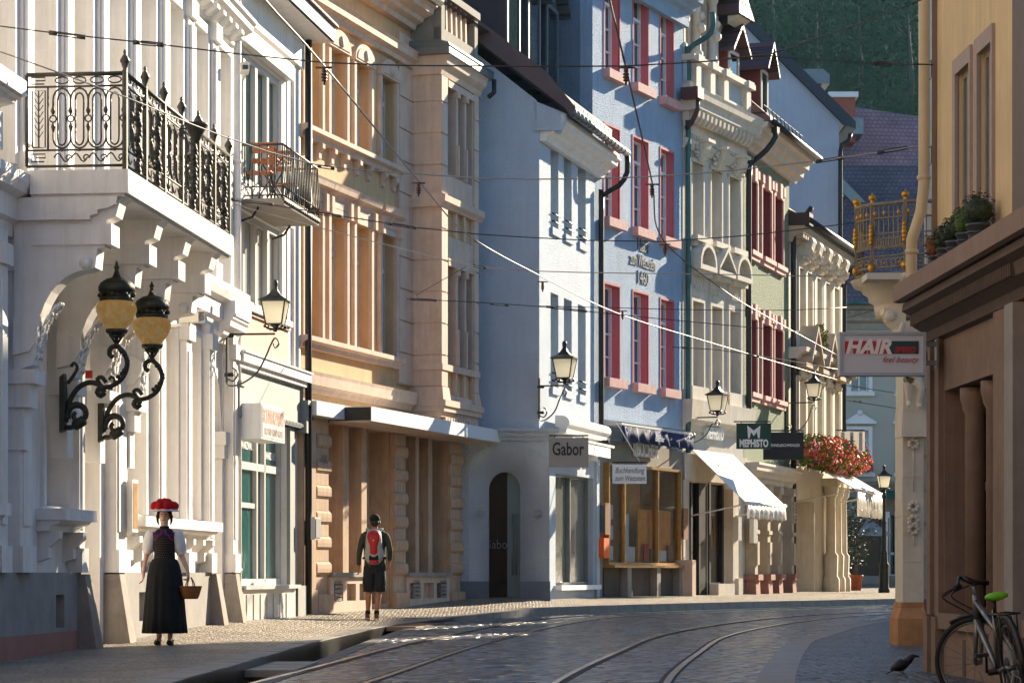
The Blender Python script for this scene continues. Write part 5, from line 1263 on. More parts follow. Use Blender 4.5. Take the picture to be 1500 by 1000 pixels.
m = MB(); z = f.z(1012, 590, -.3); moulding(m, -.02, LF+.1, [(.05,4.45),(.08,4.6),(.16,4.66),(.24,4.72),(.26,z-.02),(.27,z+.12)]); m.build('ledge', ct, Fh)
m = MB(); moulding(m, -.02, LF+.02, [(.05,zc-.15),(.12,zc),(.14,zc+.08)]); m.box(0, LF, -.06, 0, zc+.08, zc+.5); moulding(m, -.15, LF+.15, [(.36,zc+.72),(.42,zc+.78),(.43,zc+.92),(.5,zc+1.0),(.52,zc+1.12),(.55,zc+1.2)]); m.box(-.02, LF, -.18, 0, zc+.5, zc+.72); m.build('cornice', ct, Fh)
m = MB(); m.prism([(-.18,zc+.46),(-.27,zc+.45),(-.38,zc+.58),(-.40,zc+.72),(-.18,zc+.72)], 'x', -.07, .07); rep(Fh, 'modillion', m, ct, [(.12+.29*k, 0, 0) for k in range(14)])
m = MB(); m.box(-.03, .03, -.12, -.06, zc+.14, zc+.24); rep(Fh, 'dentil', m, ct, [(.08+.16*k, 0, 0) for k in range(25)])
# parapet, attic gable
pz = zc+1.2; rx = f.z(1005, 84)
m = MB(); m.box(0, LF-.1, -.2, .1, pz, pz+.25); m.box(-.05, LF-.05, -.32, .15, rx-.12, rx+.02)
pa = m.build('parapet', ct, Fh)
m = MB(); m.box(-.16, .16, -.28, .12, pz+.1, rx-.12); m.box(-.2, .2, -.36, .16, rx-.14, rx+.04); rep(pa, 'pier', m, ct, [(f.x(u), 0, 0) for u in (1008, 1029, 1049, 1082)])
m = MB(); m.box(0, LF-.1, -.1, .0, pz+.2, rx-.1); m.build('panel', 'blue_white', pa)
gx = f.x(1066)
m = MB(); m.wall(-.0, gx, rx, rx+3.6, [(.35,1.0,rx+.3,rx+2.3),(1.5,2.2,rx+.3,rx+2.3)], .4, .25); m.quad((gx,.25,rx),(gx,3,rx),(gx,3,rx+3.6),(gx,.25,rx+3.6)); m.quad((0,3,rx),(0,.25,rx),(0,.25,rx+3.6),(0,3,rx+3.6)); m.build('attic_gable', ct, Fh)
m = MB(); m.lathe([(.16,0),(.16,.3),(.11,.35),(.10,1.7),(.14,1.75),(.17,1.95),(.17,2.0)], (0,0,0), 10); m.ball((0,-.1,.9), .14, 6, 5); m.ball((.03,-.1,1.2), .11, 6, 5); rep(Fh, 'column', m, ct, [(x, .12, rx+.02) for x in (.18, 1.25, 2.35)])
m = MB(); m.box(-.1, gx+.12, -.1, .4, rx+2.05, rx+2.3); m.build('entablature', ct, Fh)
m = MB(); m.wall(gx, gx+.75, rx-.5, rx+1.5, [(gx+.2,gx+.55,rx-.4,rx+1.1)], .3, .35); m.quad((gx,3,rx-.5),(gx,.35,rx-.5),(gx,.35,rx+1.5),(gx,3,rx+1.5)); moulding(m, gx, gx+.85, [(.0,rx+1.4),(-.15+.3,rx+1.5),(.3,rx+1.6)]); m.build('attic_side', ct, Fh)
m = MB(); m.prism([(gx-.1,rx+1.6),(gx+1.05,rx+1.6),(gx+.9,rx+1.75),(gx-.1,rx+2.7)], 'y', -.35, 3); m.build('attic_roof', 'red_slate', Fh)
m = MB(); m.prism([(.2,12.9),(4.5,17),(9,13)], 'x', 0, LF); m.build('roof', 'roof_brown', Fh)
# shop storey
m = MB(); sx0, sx1 = f.x(1010), f.x(1062); m.wall(0, LF, -.1, 3.95, [(sx0, f.x(1033), .35, 3.2), (f.x(1037), f.x(1056), .75, 3.2)], .8, -.02); m.box(0, LF, -.06, -.02, 3.25, 3.95); m.build('shop_wall', 'cream_trim', Fh)
m = MB(); m.box(sx0-.1, f.x(1058), .8, .86, .3, 3.3); m.build('shop_interior', 'interior_warm', Fh)
for a, b in ((sx0, f.x(1022)), (f.x(1037), f.x(1056))):
    m = MB(); m.quad((a,.02,.6),(b,.02,.6),(b,.02,3.15),(a,.02,3.15)); o = m.build('shop_window', 'pane_see', Fh); m = MB()
    for x in (a, b): m.box(x-.06, x+.06, -.06, .06, .4, 3.2)
    m.build('frame', 'dark_metal', o)
m = MB(); m.box(f.x(1022), f.x(1034), -.03, .3, .35, 3.2); m.build('dark_pier', 'dark_metal', Fh)
for a_, b_, z0_, z1_, mt_ in ((1014,1019,.6,2.0,'red_cloth'),(1040,1044,.8,1.7,'sign_white'),(1046,1050,.8,1.4,'wood_frame'),(1051,1055,1.6,2.4,'panel_orange')):
    m = MB(); m.box(f.x(a_), f.x(b_), .2, .3, z0_, z1_); m.build('window_display', mt_, Fh)
text('MEPHISTO', .4, 'sign_white', Fh, (f.x(1040), -.1, f.z(1040,636)), (R(90),0,0), ext=.05, bold=.012, sx=.62)
for (a, b, o_, z1, mt) in ((1036,1060,.3,.72,'cream_trim'),(1062,1070,.22,3.1,'cream_trim'),(1074,1078,.16,3.0,'cream_trim'),(1066,1072,.3,.85,'cream_trim')):
    m = MB(); m.box(f.x(a), f.x(b), -o_, -.02, -.1, z1); m.build('shop_pier' if z1 > 1 else 'step_block', mt, Fh)
for u, v0, v1 in ((1063,757,791),(1086,760,795)):
    m = MB(); x = f.x(u); m.box(x, x+.25, -.34, -.22, f.z(u,v1), f.z(u,v0)); m.build('display_case', 'cam_white', Fh)
m = MB(); x = LF-.02; pipe_path(m, [(x+.35,-.72,zc+1.0),(x+.35,-.72,zc+.8),(x+.25,-.5,zc+.45),(x+.03,-.2,zc+.1),(x,-.12,zc-.3),(x,-.12,4.6)], .075); m.box(x+.25,x+.45,-.8,-.64,zc+.9,zc+1.05); m.build('rainwater_pipe', 'dark_metal', Fh)
m = MB(); m.tube([(-.1,-.42,zc+1.0),(-.1,-.42,zc+.7),(-.05,-.25,zc+.4),(-.02,-.1,zc+.3)], .06, 8); m.box(-.4, .0, -.55, -.1, zc+.95, zc+1.22); m.build('rainwater_head', 'brown_flash', Fh)

# ================================================================== green house
g = FG; G = g.root('town_house', 'green roughcast house with dark red window reveals and two dark red dormers')
LG = g.x(1156)
gwn = [(g.x(1096.5), g.x(1107.5)), (g.x(1115), g.x(1128.5)), (g.x(1133), g.x(1145.5))]
r1 = (g.z(1097,574), g.z(1097,465)); r2 = (g.z(1097,366), g.z(1097,262)); zc = g.z(1100,226)
m = MB(); m.wall(0, LG, 3.9, zc+.6, [(a,b,*r) for a, b in gwn for r in (r1, r2)], .02); m.shell(0, LG, .3, 9, -.2, zc+.6); m.build('wall', 'green_wall', G)
for a, b in gwn:
    for z0, z1 in (r1, r2):
        w = b-a; h = z1-z0; e = MB(); d = .4
        e.quad((-w/2,0,0),(-w/2,0,h),(-w/2,d,h),(-w/2,d,0)); e.quad((w/2,0,0),(w/2,d,0),(w/2,d,h),(w/2,0,h)); e.quad((-w/2,0,0),(-w/2,d,0),(w/2,d,0),(w/2,0,0)); e.quad((-w/2,0,h),(w/2,0,h),(w/2,d,h),(-w/2,d,h))
        q = MB(); q.box(-w/2-.08,-w/2,-.05,.0,0,h+.2); q.box(w/2,w/2+.08,-.05,.0,0,h+.2); q.box(-w/2,w/2,-.05,0,h,h+.2); q.box(-.14,.14,-.12,0,h-.02,h+.38); q.box(-w/2-.12,-w/2+.1,-.09,0,h+.1,h+.34); q.box(w/2-.1,w/2+.12,-.09,0,h+.1,h+.34)
        s = MB(); s.box(-w/2-.1, w/2+.12, -.15, 0, -.12, 0); s.box(-w/2-.05, w/2+.06, -.1, 0, -.24, -.12)
        window(G, (a+b)/2, z0, w, h, .34, 'dark_red', 'pane_red', 2, .7, .05, 0, [('reveal', e, 'dark_red'), ('surround', q, 'pink_sill'), ('sill', s, 'pink_sill')], 'g')
m = MB(); moulding(m, -.05, LG+.5, [(.1,zc),(.14,zc+.1),(.3,zc+.16),(.33,zc+.3),(.46,zc+.36),(.48,zc+.5),(.6,zc+.56),(.64,zc+.68)]); m.build('eaves', 'cream_trim', G)
zz = zc+.68
m = MB(); m.prism([(-.72,zz),(-.7,zz+.1),(4.2,zz+4.6),(9,zz+.1),(9,zz)], 'x', -.05, LG+.6); m.build('roof', 'roof_brown', G)
m = MB(); m.tube([(.1,-.76,zz),(LG+.6,-.76,zz)], .08, 8)
for k in range(10): x = .3+.5*k; m.tube([(x,-.5,zz+.25),(x,-.45,zz+.5),(x+.4,-.45,zz+.5)], .015, 5)
m.build('gutter', 'dark_metal', G)
dormer(Fh, f.x(1079), .1, 13.3, .75, 1.05, 2.5, 'dark_red', 'red_slate', 'cream_trim', ov=.28, rh=.7)
dormer(G, g.x(1113), -.1, 12.7, .8, 1.6, 3, 'dark_red', 'red_slate', 'cream_trim', ov=.3, rh=.75)
# shop storey: stone piers with red sandstone foot
m = MB(); m.wall(0, LG, -.1, 3.9, [(.7,1.5,.9,3.2),(1.9,2.8,.9,3.2),(3.2,4.4,.9,3.2)], .5, -.02); m.build('shop_wall', 'stone_far', G)
m = MB(); m.box(.5, 4.6, .5, .55, .8, 3.3); m.build('pane', 'pane_dark', G)
for x in (.2, 1.7, 3.0, 4.75):
    if x > LG: continue
    m = MB(); m.box(x-.16, x+.16, -.28, 0, .95, 3.3); m.box(x-.22, x+.22, -.36, 0, 3.1, 3.3); m.box(x-.12, x+.12, -.34, -.28, 1.2, 1.8); m.box(x-.2, x+.2, -.33, 0, 2.0, 2.1)
    for k in range(6): m.ball((x, -.30, 2.4+.1*k), .07, 6, 4)
    p_ = m.build('shop_pier', 'stone_far', G)
    m = MB(); m.tbox(x-.24, x+.24, -.36, 0, -.1, .95, .0, .05); m.box(x-.28, x+.28, -.4, 0, .8, .95); m.build('pier_foot', 'red_stone', p_)
m = MB(); moulding(m, 0, LG, cornice(3.35, 3.85, .4)); m.build('shop_cornice', 'cream_trim', G)
m = MB(); x = LG+.03; pipe_path(m, [(x+.15,-.6,11.2),(x+.05,-.4,10.9),(x,-.14,10.6),(x,-.12,10),(x,-.12,.4)], .08); m.build('rainwater_pipe', 'dark_metal', G)

# ================================================================== far cream house
h_ = FH; H = h_.root('town_house', 'cream carved house past the green one, red geraniums above its awning')
LH = h_.x(1228.5)
zc = h_.z(1160,352)
cols = [1168.5, 1180, 1194, 1207, 1219.5]
r2 = (h_.z(1165,512), h_.z(1165,392)); r1 = (h_.z(1165,665), h_.z(1165,556))
hw = .36
m = MB(); m.wall(0, LH, 3.95, 11.2, [(h_.x(u)-hw, h_.x(u)+hw, *r) for u in cols for r in (r1, r2)], .3); m.shell(0, LH, .3, 9, 4, 11.2); m.quad((LH,.3,-.2),(LH,9,-.2),(LH,9,4),(LH,.3,4)); m.build('wall', 'cream_trim', H)
for i, u in enumerate(cols):
    x = h_.x(u); w = hw*2; h = r2[1]-r2[0]
    hd = MB(); hd.box(-hw-.05, hw+.05, -.1, 0, h, h+.1)
    hd.prism([(0,h+.05),(-.2,h+.1),(-.42,h+.5),(-.5,h+.75),(-.46,h+.85),(0,h+.85)], 'x', -.2, .24)
    for k in range(34): hd.ball((rnd.uniform(-.3,.34), -.2-rnd.uniform(0,.25), h+.2+rnd.uniform(0,.6)), rnd.uniform(.03,.075), 6, 4, jit=.3)
    window(H, x, r2[0], w, h, .25, 'cream_trim', 'pane_dark', 2, .7, .05, 0, [('carved_head', hd, ct), ('surround', architrave(w, h, .12, .14), ct)], 'h2')
    h = r1[1]-r1[0]; hd = MB()
    for k in range(10): hd.ball((-.3+.07*k, -.16, h+.2+.08*math.sin(k*2)), .09, 6, 4)
    window(H, x, r1[0], w, h, .25, 'cream_trim', 'pane_dark', 2, .7, .05, 0, [('carved_head', hd, ct), ('surround', architrave(w, h, .12, .14), ct)], 'h1')
for u in (1174, 1187, 1200, 1213, 1225):
    x = h_.x(u); m = MB(); m.box(x-.13, x+.13, -.16, 0, r2[0], r2[1]+.1); m.box(x-.13, x+.13, -.16, 0, r1[0], r1[1]+.1); m.build('pilaster', ct, H)
zs = r2[0]
m = MB(); moulding(m, 0, LH+.02, [(.2,zs-.32),(.3,zs-.2),(.5,zs-.12),(.52,zs)]); m.build('sill_course', ct, H)
m = MB(); m.prism([(0,zs-.3),(-.4,zs-.3),(-.4,zs-.42),(-.18,zs-.6),(-.14,zs-.85),(0,zs-.9)], 'x', -.12, .12); rep(H, 'console', m, 'ochre_stone', [(h_.x(u), 0, 0) for u in cols])
zp = r1[1]+.45
for u in (1169, 1194, 1219):
    x = h_.x(u); m = MB(); ro = .85; m.box(x-ro, x+ro, -.42, 0, zp-.12, zp); m.prism([(x-ro,zp),(x-ro,zp+.12),(x,zp+1.1),(x,zp+.95)], 'y', -.6, 0); m.prism([(x+ro,zp),(x,zp+.95),(x,zp+1.1),(x+ro,zp+.12)], 'y', -.6, 0); m.prism([(x-ro,zp),(x,zp+1),(x+ro,zp)], 'y', -.04, 0); m.build('pediment', 'stone_far', H)
m = MB(); moulding(m, 0, LH+.3, [(.1,zc-.1),(.16,zc+.05),(.42,zc+.15),(.45,zc+.35)]); m.build('eaves', 'stone_far', H)
m = MB(); m.box(-.08, .08, -.4, -.15, zc+.02, zc+.13); rep(H, 'modillion', m, 'stone_far', [(.2+.3*k, 0, 0) for k in range(22)])
m = MB(); m.tube([(.05,-.55,zc+.5),(LH+.35,-.55,zc+.5)], .10, 8); m.box(.0, LH+.3, -.52, -.2, zc+.36, zc+.42); m.box(-.02, .5, -.6, .2, zc+.36, zc+.7); m.build('gutter', 'dark_metal', H)
m = MB(); m.prism([(-.55,zc+.45),(-.53,zc+.55),(3.5,zc+2.6),(9,zc+.5)], 'x', 0, LH+.3); m.build('roof', 'roof_dark', H)
m = MB(); x = LH+.05; pipe_path(m, [(x+.3,-.55,zc+.4),(x+.25,-.5,zc+.05),(x,-.2,zc-.25),(x,-.14,zc-.5),(x,-.12,.4)], .10); m.build('rainwater_pipe', 'dark_metal', H)
# open portal storey
m = MB(); m.wall(0, LH, -.1, 3.95, [(.25, 3.5, -.1, 3.05)], 1.6, -.02); m.build('shop_wall', 'cream_trim', H)
m = MB(); m.box(.2, 3.55, 1.6, 1.7, -.1, 3.1); m.build('portal_back', 'stone_far', H)
m = MB(); m.box(.2, .3, -.03, 1.6, .35, 1.15); m.build('portal_base', 'plinth_grey', H)
for u in (1205, 1214, 1222):
    x = h_.x(u); m = MB(); m.lathe([(.26,-.1),(.26,.5),(.2,.6),(.22,1.2),(.15,1.3),(.13,2.9),(.2,3.0),(.24,3.3),(.28,3.4)], (x, -.25, .3), 10); m.box(x-.25, x+.25, -.5, 0, 3.55, 3.8); m.build('column', ct, H)

# ================================================================== awnings, hanging signs, flowers
def awning(face, u0, v0, u1, offw, vf, offf, u1f, label, fringe=.3, fm='canvas_white', letters=None):
    xa, xb = face.x(u0,-offw), face.x(u1,-offw); za = face.z(u0,v0,-offw)
    xf = face.x(u1f,-offf); zf = vf
    r = empty('awning', (*face.w(xa,0), 0), label, 'awning', 'sunlit white shop awnings', face.th)
    m = MB(); L_ = xb-xa; m.add([(0,-offw,za),(L_,-offw,za),(L_,-offf,zf),(0,-offf,zf),(0,-offw,za-.03),(L_,-offw,za-.03),(L_,-offf,zf-.03),(0,-offf,zf-.03)], [(3,2,1,0),(4,5,6,7),(0,1,5,4),(1,2,6,5),(2,3,7,6),(3,0,4,7)]); m.build('canvas', fm, r)
    m = MB(); m.tube([(-.03,-offf,zf-.02),(L_+.03,-offf,zf-.02)], .05, 8); m.tube([(.1,-.05,zf-.3),(.1,-offf,zf-.02)], .02, 5); m.tube([(L_-.1,-.05,zf-.3),(L_-.1,-offf,zf-.02)], .02, 5); m.build('front_bar', 'cam_white', r)
    m = MB(); n = 30
    vs = []
    for k in range(n+1):
        x = L_*k/n; vs += [(x,-offf-.01-.015*math.sin(k*2.3),zf-.05),(x,-offf-.01-.04*math.sin(k*1.7),zf-fringe-.02*math.sin(k*3.1))]
    m.add(vs, [(2*k,2*k+2,2*k+3,2*k+1) for k in range(n)], smooth=True); v = m.build('valance', 'canvas_thin', r); s = v.modifiers.new('s','SOLIDIFY'); s.thickness = .012
    return r, L_, za, zf
a1, L_, za, zf = awning(FFc, 1014, 658, 1073, .1, None or FFc.z(1084,735,-1.5), 1.5, 0, 'sloping white shop awning below the green hanging sign', .38)
text('MEPHISTO', .28, 'sign_green', a1, (L_*.42, -.55, za-(za-zf)*.32+.03), (R(90)-math.atan2(za-zf,1.4)*0-R(50),0,0), ext=.001, sx=.8)
a2, *_ = awning(FH, 1178, 672, 1222, .2, FH.z(1240,716,-1.5), 1.7, 0, 'long white awning with a ragged fringe below the red geraniums', .75)
def hang_sign(name, u0, u1, v0, v1, d, mt, label, frame=None, wall_u=None, thick=.06, rod=True, rot=0, cat='sign'):
    x0, x1, z0, z1 = WX(u0,d), WX(u1,d), WZ(v1,d), WZ(v0,d)
    r = empty(name, ((x0+x1)/2, d, z0), label, cat, None, rot)
    w, h = x1-x0, z1-z0
    m = MB(); m.box(-w/2, w/2, -thick/2, thick/2, 0, h); m.build('board', mt, r)
    if frame:
        m = MB(); b = .022 if w < 1 else .04; t = thick/2+.012
        for a in ((-w/2-.005,w/2+.005,h-b,h+.005),(-w/2-.005,w/2+.005,-.005,b),(-w/2-.005,-w/2+b,b,h-b),(w/2-b,w/2+.005,b,h-b)): m.box(a[0],a[1],-t,t,a[2],a[3])
        m.build('frame', frame, r)
    if wall_u is not None:
        xw = WX(wall_u,d)-(x0+x1)/2; m = MB()
        if rod: m.box(min(xw,-w/2), w/2, -.015, .015, h+.03, h+.06); m.box(-w/2+.1, -w/2+.12, -.01, .01, h, h+.03); m.box(w/2-.12, w/2-.1, -.01, .01, h, h+.03)
        m.build('bracket', 'dark_metal', r)
    return r, w, h
r, w, h = hang_sign('hanging_sign', 804, 862, 641, 684, 49.0, 'sign_grey', 'grey hanging sign reading Gabor beside the arched door', None, 880)
text('Gabor', h*.62, 'letter_black', r, (-.02*w, -.035, h*.6), (R(90),0,0), ext=.003, bold=.006, sx=w*.72/(h*.62*2.35))
r, w, h = hang_sign('hanging_sign', 897, 947, 680, 708, 53.5, 'sign_white', 'small white hanging sign with italic writing in front of the bookshop window', None, 950)
m = MB(); m.tube([(w*.3,0,h+.06),(-w*.4,0,h+.95)], .012, 5); m.build('stay', 'cam_white', r)
text('Buchhandlung', h*.42, 'letter_grey', r, (0, -.035, h*.68), (R(90),0,0), ext=.001, sx=w*.85/(h*.42*5.6), shear=.35)
text('zum Wetzstein.', h*.42, 'letter_grey', r, (0.02, -.035, h*.27), (R(90),0,0), ext=.001, sx=w*.85/(h*.42*5.9), shear=.35)
r, w, h = hang_sign('hanging_sign', 1079, 1129, 620, 657, 59.5, 'sign_green', 'green hanging sign with a white letter M emblem and the word MEPHISTO', 'sign_green', 1075)
text('MEPHISTO', h*.40, 'letter_white', r, (0, -.045, h*.2), (R(90),0,0), ext=.002, bold=.012, sx=w*.88/(h*.40*4.85))
m = MB(); m.add([(-.14,-.045,h*.42),(-.10,-.045,h*.42),(-.07,-.045,h*.66),(0,-.045,h*.5),(.07,-.045,h*.66),(.10,-.045,h*.42),(.14,-.045,h*.42),(.16,-.045,h*.92),(0,-.045,h*.72),(-.16,-.045,h*.92)], [(0,1,2,9),(2,3,8,9),(3,4,7,8),(4,5,6,7)]); m.build('emblem', 'letter_white', r)
r, w, h = hang_sign('hanging_sign', 1118, 1177, 633, 673, 61.5, 'sign_black', 'black hanging sign with small white capitals behind the green sign', None, 1180)
text('KENNEL&SCHMENGER', h*.15, 'letter_white', r, (w*.02, -.035, h*.52), (R(90),0,0), ext=.001, sx=w*.8/(h*.15*10.5))
r, w, h = hang_sign('hanging_banner', 1228, 1267, 632, 661, 71.5, 'canvas_thin', 'pale striped cloth banner hanging from a rod past the geraniums', None, 1224, .02)
m = MB()
for k in range(3): m.box(-w/2+.08+.26*k, -w/2+.18+.26*k, -.014, -.011, 0.02, h-.02)
m.build('stripe', 'sage_far', r); m = MB(); m.box(-.015,.015,-.018,-.014,h*.25,h*.8); m.box(-.1,.1,-.018,-.014,h*.5,h*.55); m.build('emblem', 'letter_grey', r)
# geraniums
def flowers(name, c, L_, wy, hz, label, cols_, n, th, box='terracotta', seed=1, leaf='leaf'):
    r = empty(name, c, label, 'flowers', None, th); q = random.Random(seed)
    m = MB(); m.box(-L_/2, L_/2, -.12, .12, 0, .2); m.build('flower_box', box, r)
    lf = MB()
    def blob():
        while True:
            x, y, z = q.uniform(-1,1), q.uniform(-1,1), q.uniform(-1,1)
            if x*x*x*x*.9+y*y+z*z < 1+.25*math.sin(x*7)*math.sin(x*17+1) and q.random() > .25*(.5+.5*math.sin(x*9+z*5)): return x*L_/2, y*wy, .15+z*hz
    for k in range(n*3):
        x, y, z = blob(); y = y*1.1; z += .02; s = q.uniform(.04,.09); M = Matrix.Translation((x,y,z)) @ Matrix.Rotation(q.uniform(0,6.3),4,'Z') @ Matrix.Rotation(q.uniform(-1.2,1.2),4,'X')
        lf.add([(-s,0,0),(0,-s,.01),(s,0,0),(0,s,.02)], [(0,1,2,3)], M=M)
    lf.build('leaves', leaf, r)
    for nm, mt, fr in cols_:
        b = MB()
        for k in range(int(n*fr)):
            x, y, z = blob(); x *= 1.03; y = -abs(y)*1.15; b.ball((x,y,z+.03), q.uniform(.02,.048), 5, 3, jit=.4)
        b.build(nm, mt, r)
    return r
mk('leaf', (.07,.14,.02), .6, .4, 30); mk('leaf_light', (.16,.22,.03), .6, .4, 30); mk('leaf_dark', (.025,.05,.018), .6, .4, 20)
mk('petal_red', (.90,.16,.03), .6, .2, 30); mk('petal_pink', (.75,.10,.30), .6, .2, 30)
x = (FH.x(1166,-.5)+FH.x(1228,-.5))/2; Lw = FH.x(1226,-.5)-FH.x(1164,-.5)
flowers('geranium_box', (*FH.w(x+.7,-.8), FH.z(1195,676,-.8)+.10), Lw+2.0, .6, .52, 'mass of red and pink geraniums in a long box on the far cream house', [('red_blossom','petal_red',.7),('pink_blossom','petal_pink',.35)], 950, FH.th, seed=3, leaf='leaf_light')
flowers('potted_plant', (*FH.w(h_.x(1203.5,-.45),-.4), FH.z(1203,504,-.45)), .5, .2, .45, 'yellow green potted plant on the upper sill of the far cream house', [('blossom','petal_red',.1)], 60, FH.th, seed=5, leaf='leaf_light')
# ================================================================== big gable behind, end of the square, roofs
Gb = empty('gabled_house', (WX(1229,78), 78, .4), 'large pale blue gable wall with a black verge rising behind the far houses', 'building')
gx_, gy_ = WX(1229,78), 78.0
def gb(u, v, d=78.0): return (WX(u,d)-gx_, d-gy_, WZ(v,d)-.4)
m = MB()
prof = [(1000,868),(1229,868),(1229,186),(1238,184),(1028,-25),(900,-25)]
n = 6; vs = [gb(u,v) for u, v in prof]; vs += [(p[0], p[1]+10, p[2]) for p in vs]
m.add(vs, [tuple(range(n)), tuple(range(2*n-1,n-1,-1))]+[(i,i+n,(i+1)%n+n,(i+1)%n) for i in range(n)]); m.build('wall', 'blue_white', Gb)
m = MB(); pr = [(1252,191),(1252,180),(1048,-22),(1030,-22),(1238,186)]; n = 5
vs = [gb(u,v) for u, v in pr]; vs = [(p[0], -.25, p[2]) for p in vs]+[(p[0], 10.2, p[2]) for p in vs]
m.add(vs, [tuple(range(n-1,-1,-1)), tuple(range(n,2*n))]+[(i,(i+1)%n,(i+1)%n+n,i+n) for i in range(n)]); m.build('roof', 'slate', Gb)
m = MB(); pipe_path(m, [gb(1246,196,77.6), gb(1243,206,77.6), gb(1233,212,77.6), gb(1231,222,77.6), gb(1231,840,77.6)], .07); m.build('rainwater_pipe', 'dark_metal', Gb)
m = MB(); a = gb(1165,140); b = gb(1215,110); m.box(a[0], b[0], 2, 5, gb(1165,165)[2], b[2]); dd = m.build('dormer', 'slate', Gb)
m = MB(); c = gb(1225,108); e = gb(1150,86); m.prism([(e[0],gb(0,108)[2]),(c[0],c[2]),(c[0],c[2]+.3),(gb(1215,86)[0],gb(0,86)[2]),(e[0],gb(0,86)[2])], 'y', 1.6, 5.4); m.build('dormer_roof', 'zinc', dd)
# purple tiled roof
d = 112.0
Mh = empty('tiled_house', (WX(1290,d), d, .4), 'wide house with a purple-brown tiled roof and brick chimney below the wooded hill', 'building')
def mm_(u, v, dd): return (WX(u,dd)-WX(1290,d), dd-d, WZ(v,dd)-.4)
m = MB(); P4 = [mm_(1180,395,d), mm_(1460,395,d), mm_(1460,188,d+9), mm_(1180,146,d+9)]
m.add(P4+[(p[0],p[1]+.3,p[2]-.3) for p in P4], [(0,1,2,3),(7,6,5,4),(0,4,5,1),(1,5,6,2),(2,6,7,3),(3,7,4,0)]); m.build('roof', 'roof_purple', Mh)
m = MB(); a = mm_(1180,400,d); b = mm_(1460,400,d); m.box(a[0], b[0], .4, 17, 0, a[2]); m.build('wall', 'sage_far', Mh)
m = MB(); m.prism([(.4, a[2]),(17,a[2]),(9,mm_(1320,190,d+9)[2]-.4)], 'x', a[0]+.2, b[0]-.2); m.build('gable', 'sage_far', Mh)
m = MB(); a = mm_(1217,178,d+5); b = mm_(1253,143,d+5); m.box(a[0], b[0], 5, 6.3, a[2]-1, b[2]); c_ = m.build('chimney', 'brick_red', Mh)
m = MB(); m.box(a[0]-.12, b[0]+.12, 4.85, 6.45, b[2], b[2]+.25); m.build('chimney_cap', 'canvas_white', c_)
m = MB(); a = mm_(1236,184,d+4.6); m.box(a[0], b[0]+.3, 4.4, 6.5, mm_(0,184,d+5)[2]-.5, mm_(0,176,d+5)[2]); m.build('chimney_flashing', 'zinc', c_)
# white gable with blue verge in front of it
d2 = 104.0
Wg = empty('white_house', (WX(1230,d2), d2, .4), 'small white gable with a blue verge in front of the purple roof', 'building')
def wg(u, v): return (WX(u,d2)-WX(1230,d2), WZ(v,d2)-.4)
m = MB(); m.prism([wg(1150,400), wg(1305,400), wg(1300,350), wg(1226,275), wg(1150,275)], 'y', 0, 3); m.build('wall', 'sign_white', Wg)
m = MB(); m.prism([wg(1306,352), wg(1306,338), wg(1226,256), wg(1226,276), wg(1298,350)], 'y', -.3, 3.2); m.build('verge', 'zinc', Wg)
# ---- end house: sage green with white window frames
d = 100.0
J = empty('corner_shop', (WX(1278,d), d, .42), 'sage green house with white pedimented windows closing the far end of the street', 'building')
JX = WX(1278,d)
def j(u, v): return (WX(u,d)-JX, WZ(v,d)-.42)
hx0, hx1 = j(1190,0)[0], j(1480,0)[0]
wcols = [1259, 1331, 1403]
def jr(va, vb): return (j(0,vb)[1], j(0,va)[1])
rows_ = [jr(505,574), jr(630,692)]
hw_ = .36
holes = [(j(u,0)[0]-hw_, j(u,0)[0]+hw_, *r) for u in wcols for r in rows_]
m = MB(); m.wall(hx0, hx1, j(0,705)[1], j(0,452)[1], holes, .3); m.shell(hx0, hx1, .3, 9, 0, j(0,452)[1]); m.build('wall', 'sage_far', J)
for u in wcols:
    for k, r in enumerate(rows_):
        h = r[1]-r[0]; e = architrave(hw_*2, h, .16, .06); s = MB(); s.box(-.6,.6,-.16,0,-.16,0)
        ex = [('surround', e, 'sign_white'), ('sill', s, 'sign_white')]
        if k: q = MB(); q.box(-.66,.66,-.22,0,h+.26,h+.34); q.prism([(-.66,h+.34),(.66,h+.34),(0,h+.74)],'y',-.16,0); q.ball((0,-.16,h+.7),.13,6,4); ex.append(('pediment', q, 'sign_white'))
        window(J, j(u,0)[0], r[0], hw_*2, h, .22, 'sign_white', 'pane_blue', 2, .75, .07, 0, ex, 'j%d' % k)
m = MB(); z0 = j(0,483)[1]; moulding(m, hx0, hx1, [(.06,z0),(.1,z0+.25),(.3,z0+.35),(.34,z0+.75),(.55,z0+.8),(.6,z0+.95)]); m.build('cornice', 'kerb', J)
m = MB(); m.box(-.07,.07,-.46,-.3,z0+.55,z0+.75); rep(J, 'modillion', m, 'kerb', [(hx0+.3+.42*k,0,0) for k in range(18)])
m = MB(); zr_ = z0+1.0; m.prism([(-.8,zr_-.05),(-.8,zr_+.1),(5.5,zr_+6.6),(9,zr_)], 'x', hx0-.2, hx1); m.build('roof', 'roof_dark', J)
m = MB(); m.tube([(hx0-.2,-.85,zr_),(hx1,-.85,zr_)], .09, 8); m.build('gutter', 'copper_pipe', J)
m = MB(); zb_ = j(0,706)[1]; moulding(m, hx0, hx1, [(.1,zb_-.35),(.2,zb_-.2),(.3,zb_-.1),(.34,zb_)]); m.build('belt_course', 'kerb', J)
m = MB(); m.wall(hx0, hx1, 0, zb_-.2, [(j(a,0)[0], j(b,0)[0], .45, 2.9) for a, b in ((1200,1232),(1243,1292),(1301,1312),(1330,1380))], .3, .05); m.build('shop_wall', 'kerb', J)
m = MB(); m.box(hx0+.1, hx1-.1, .35, .4, .2, 3); m.build('pane', 'pane_dark', J)
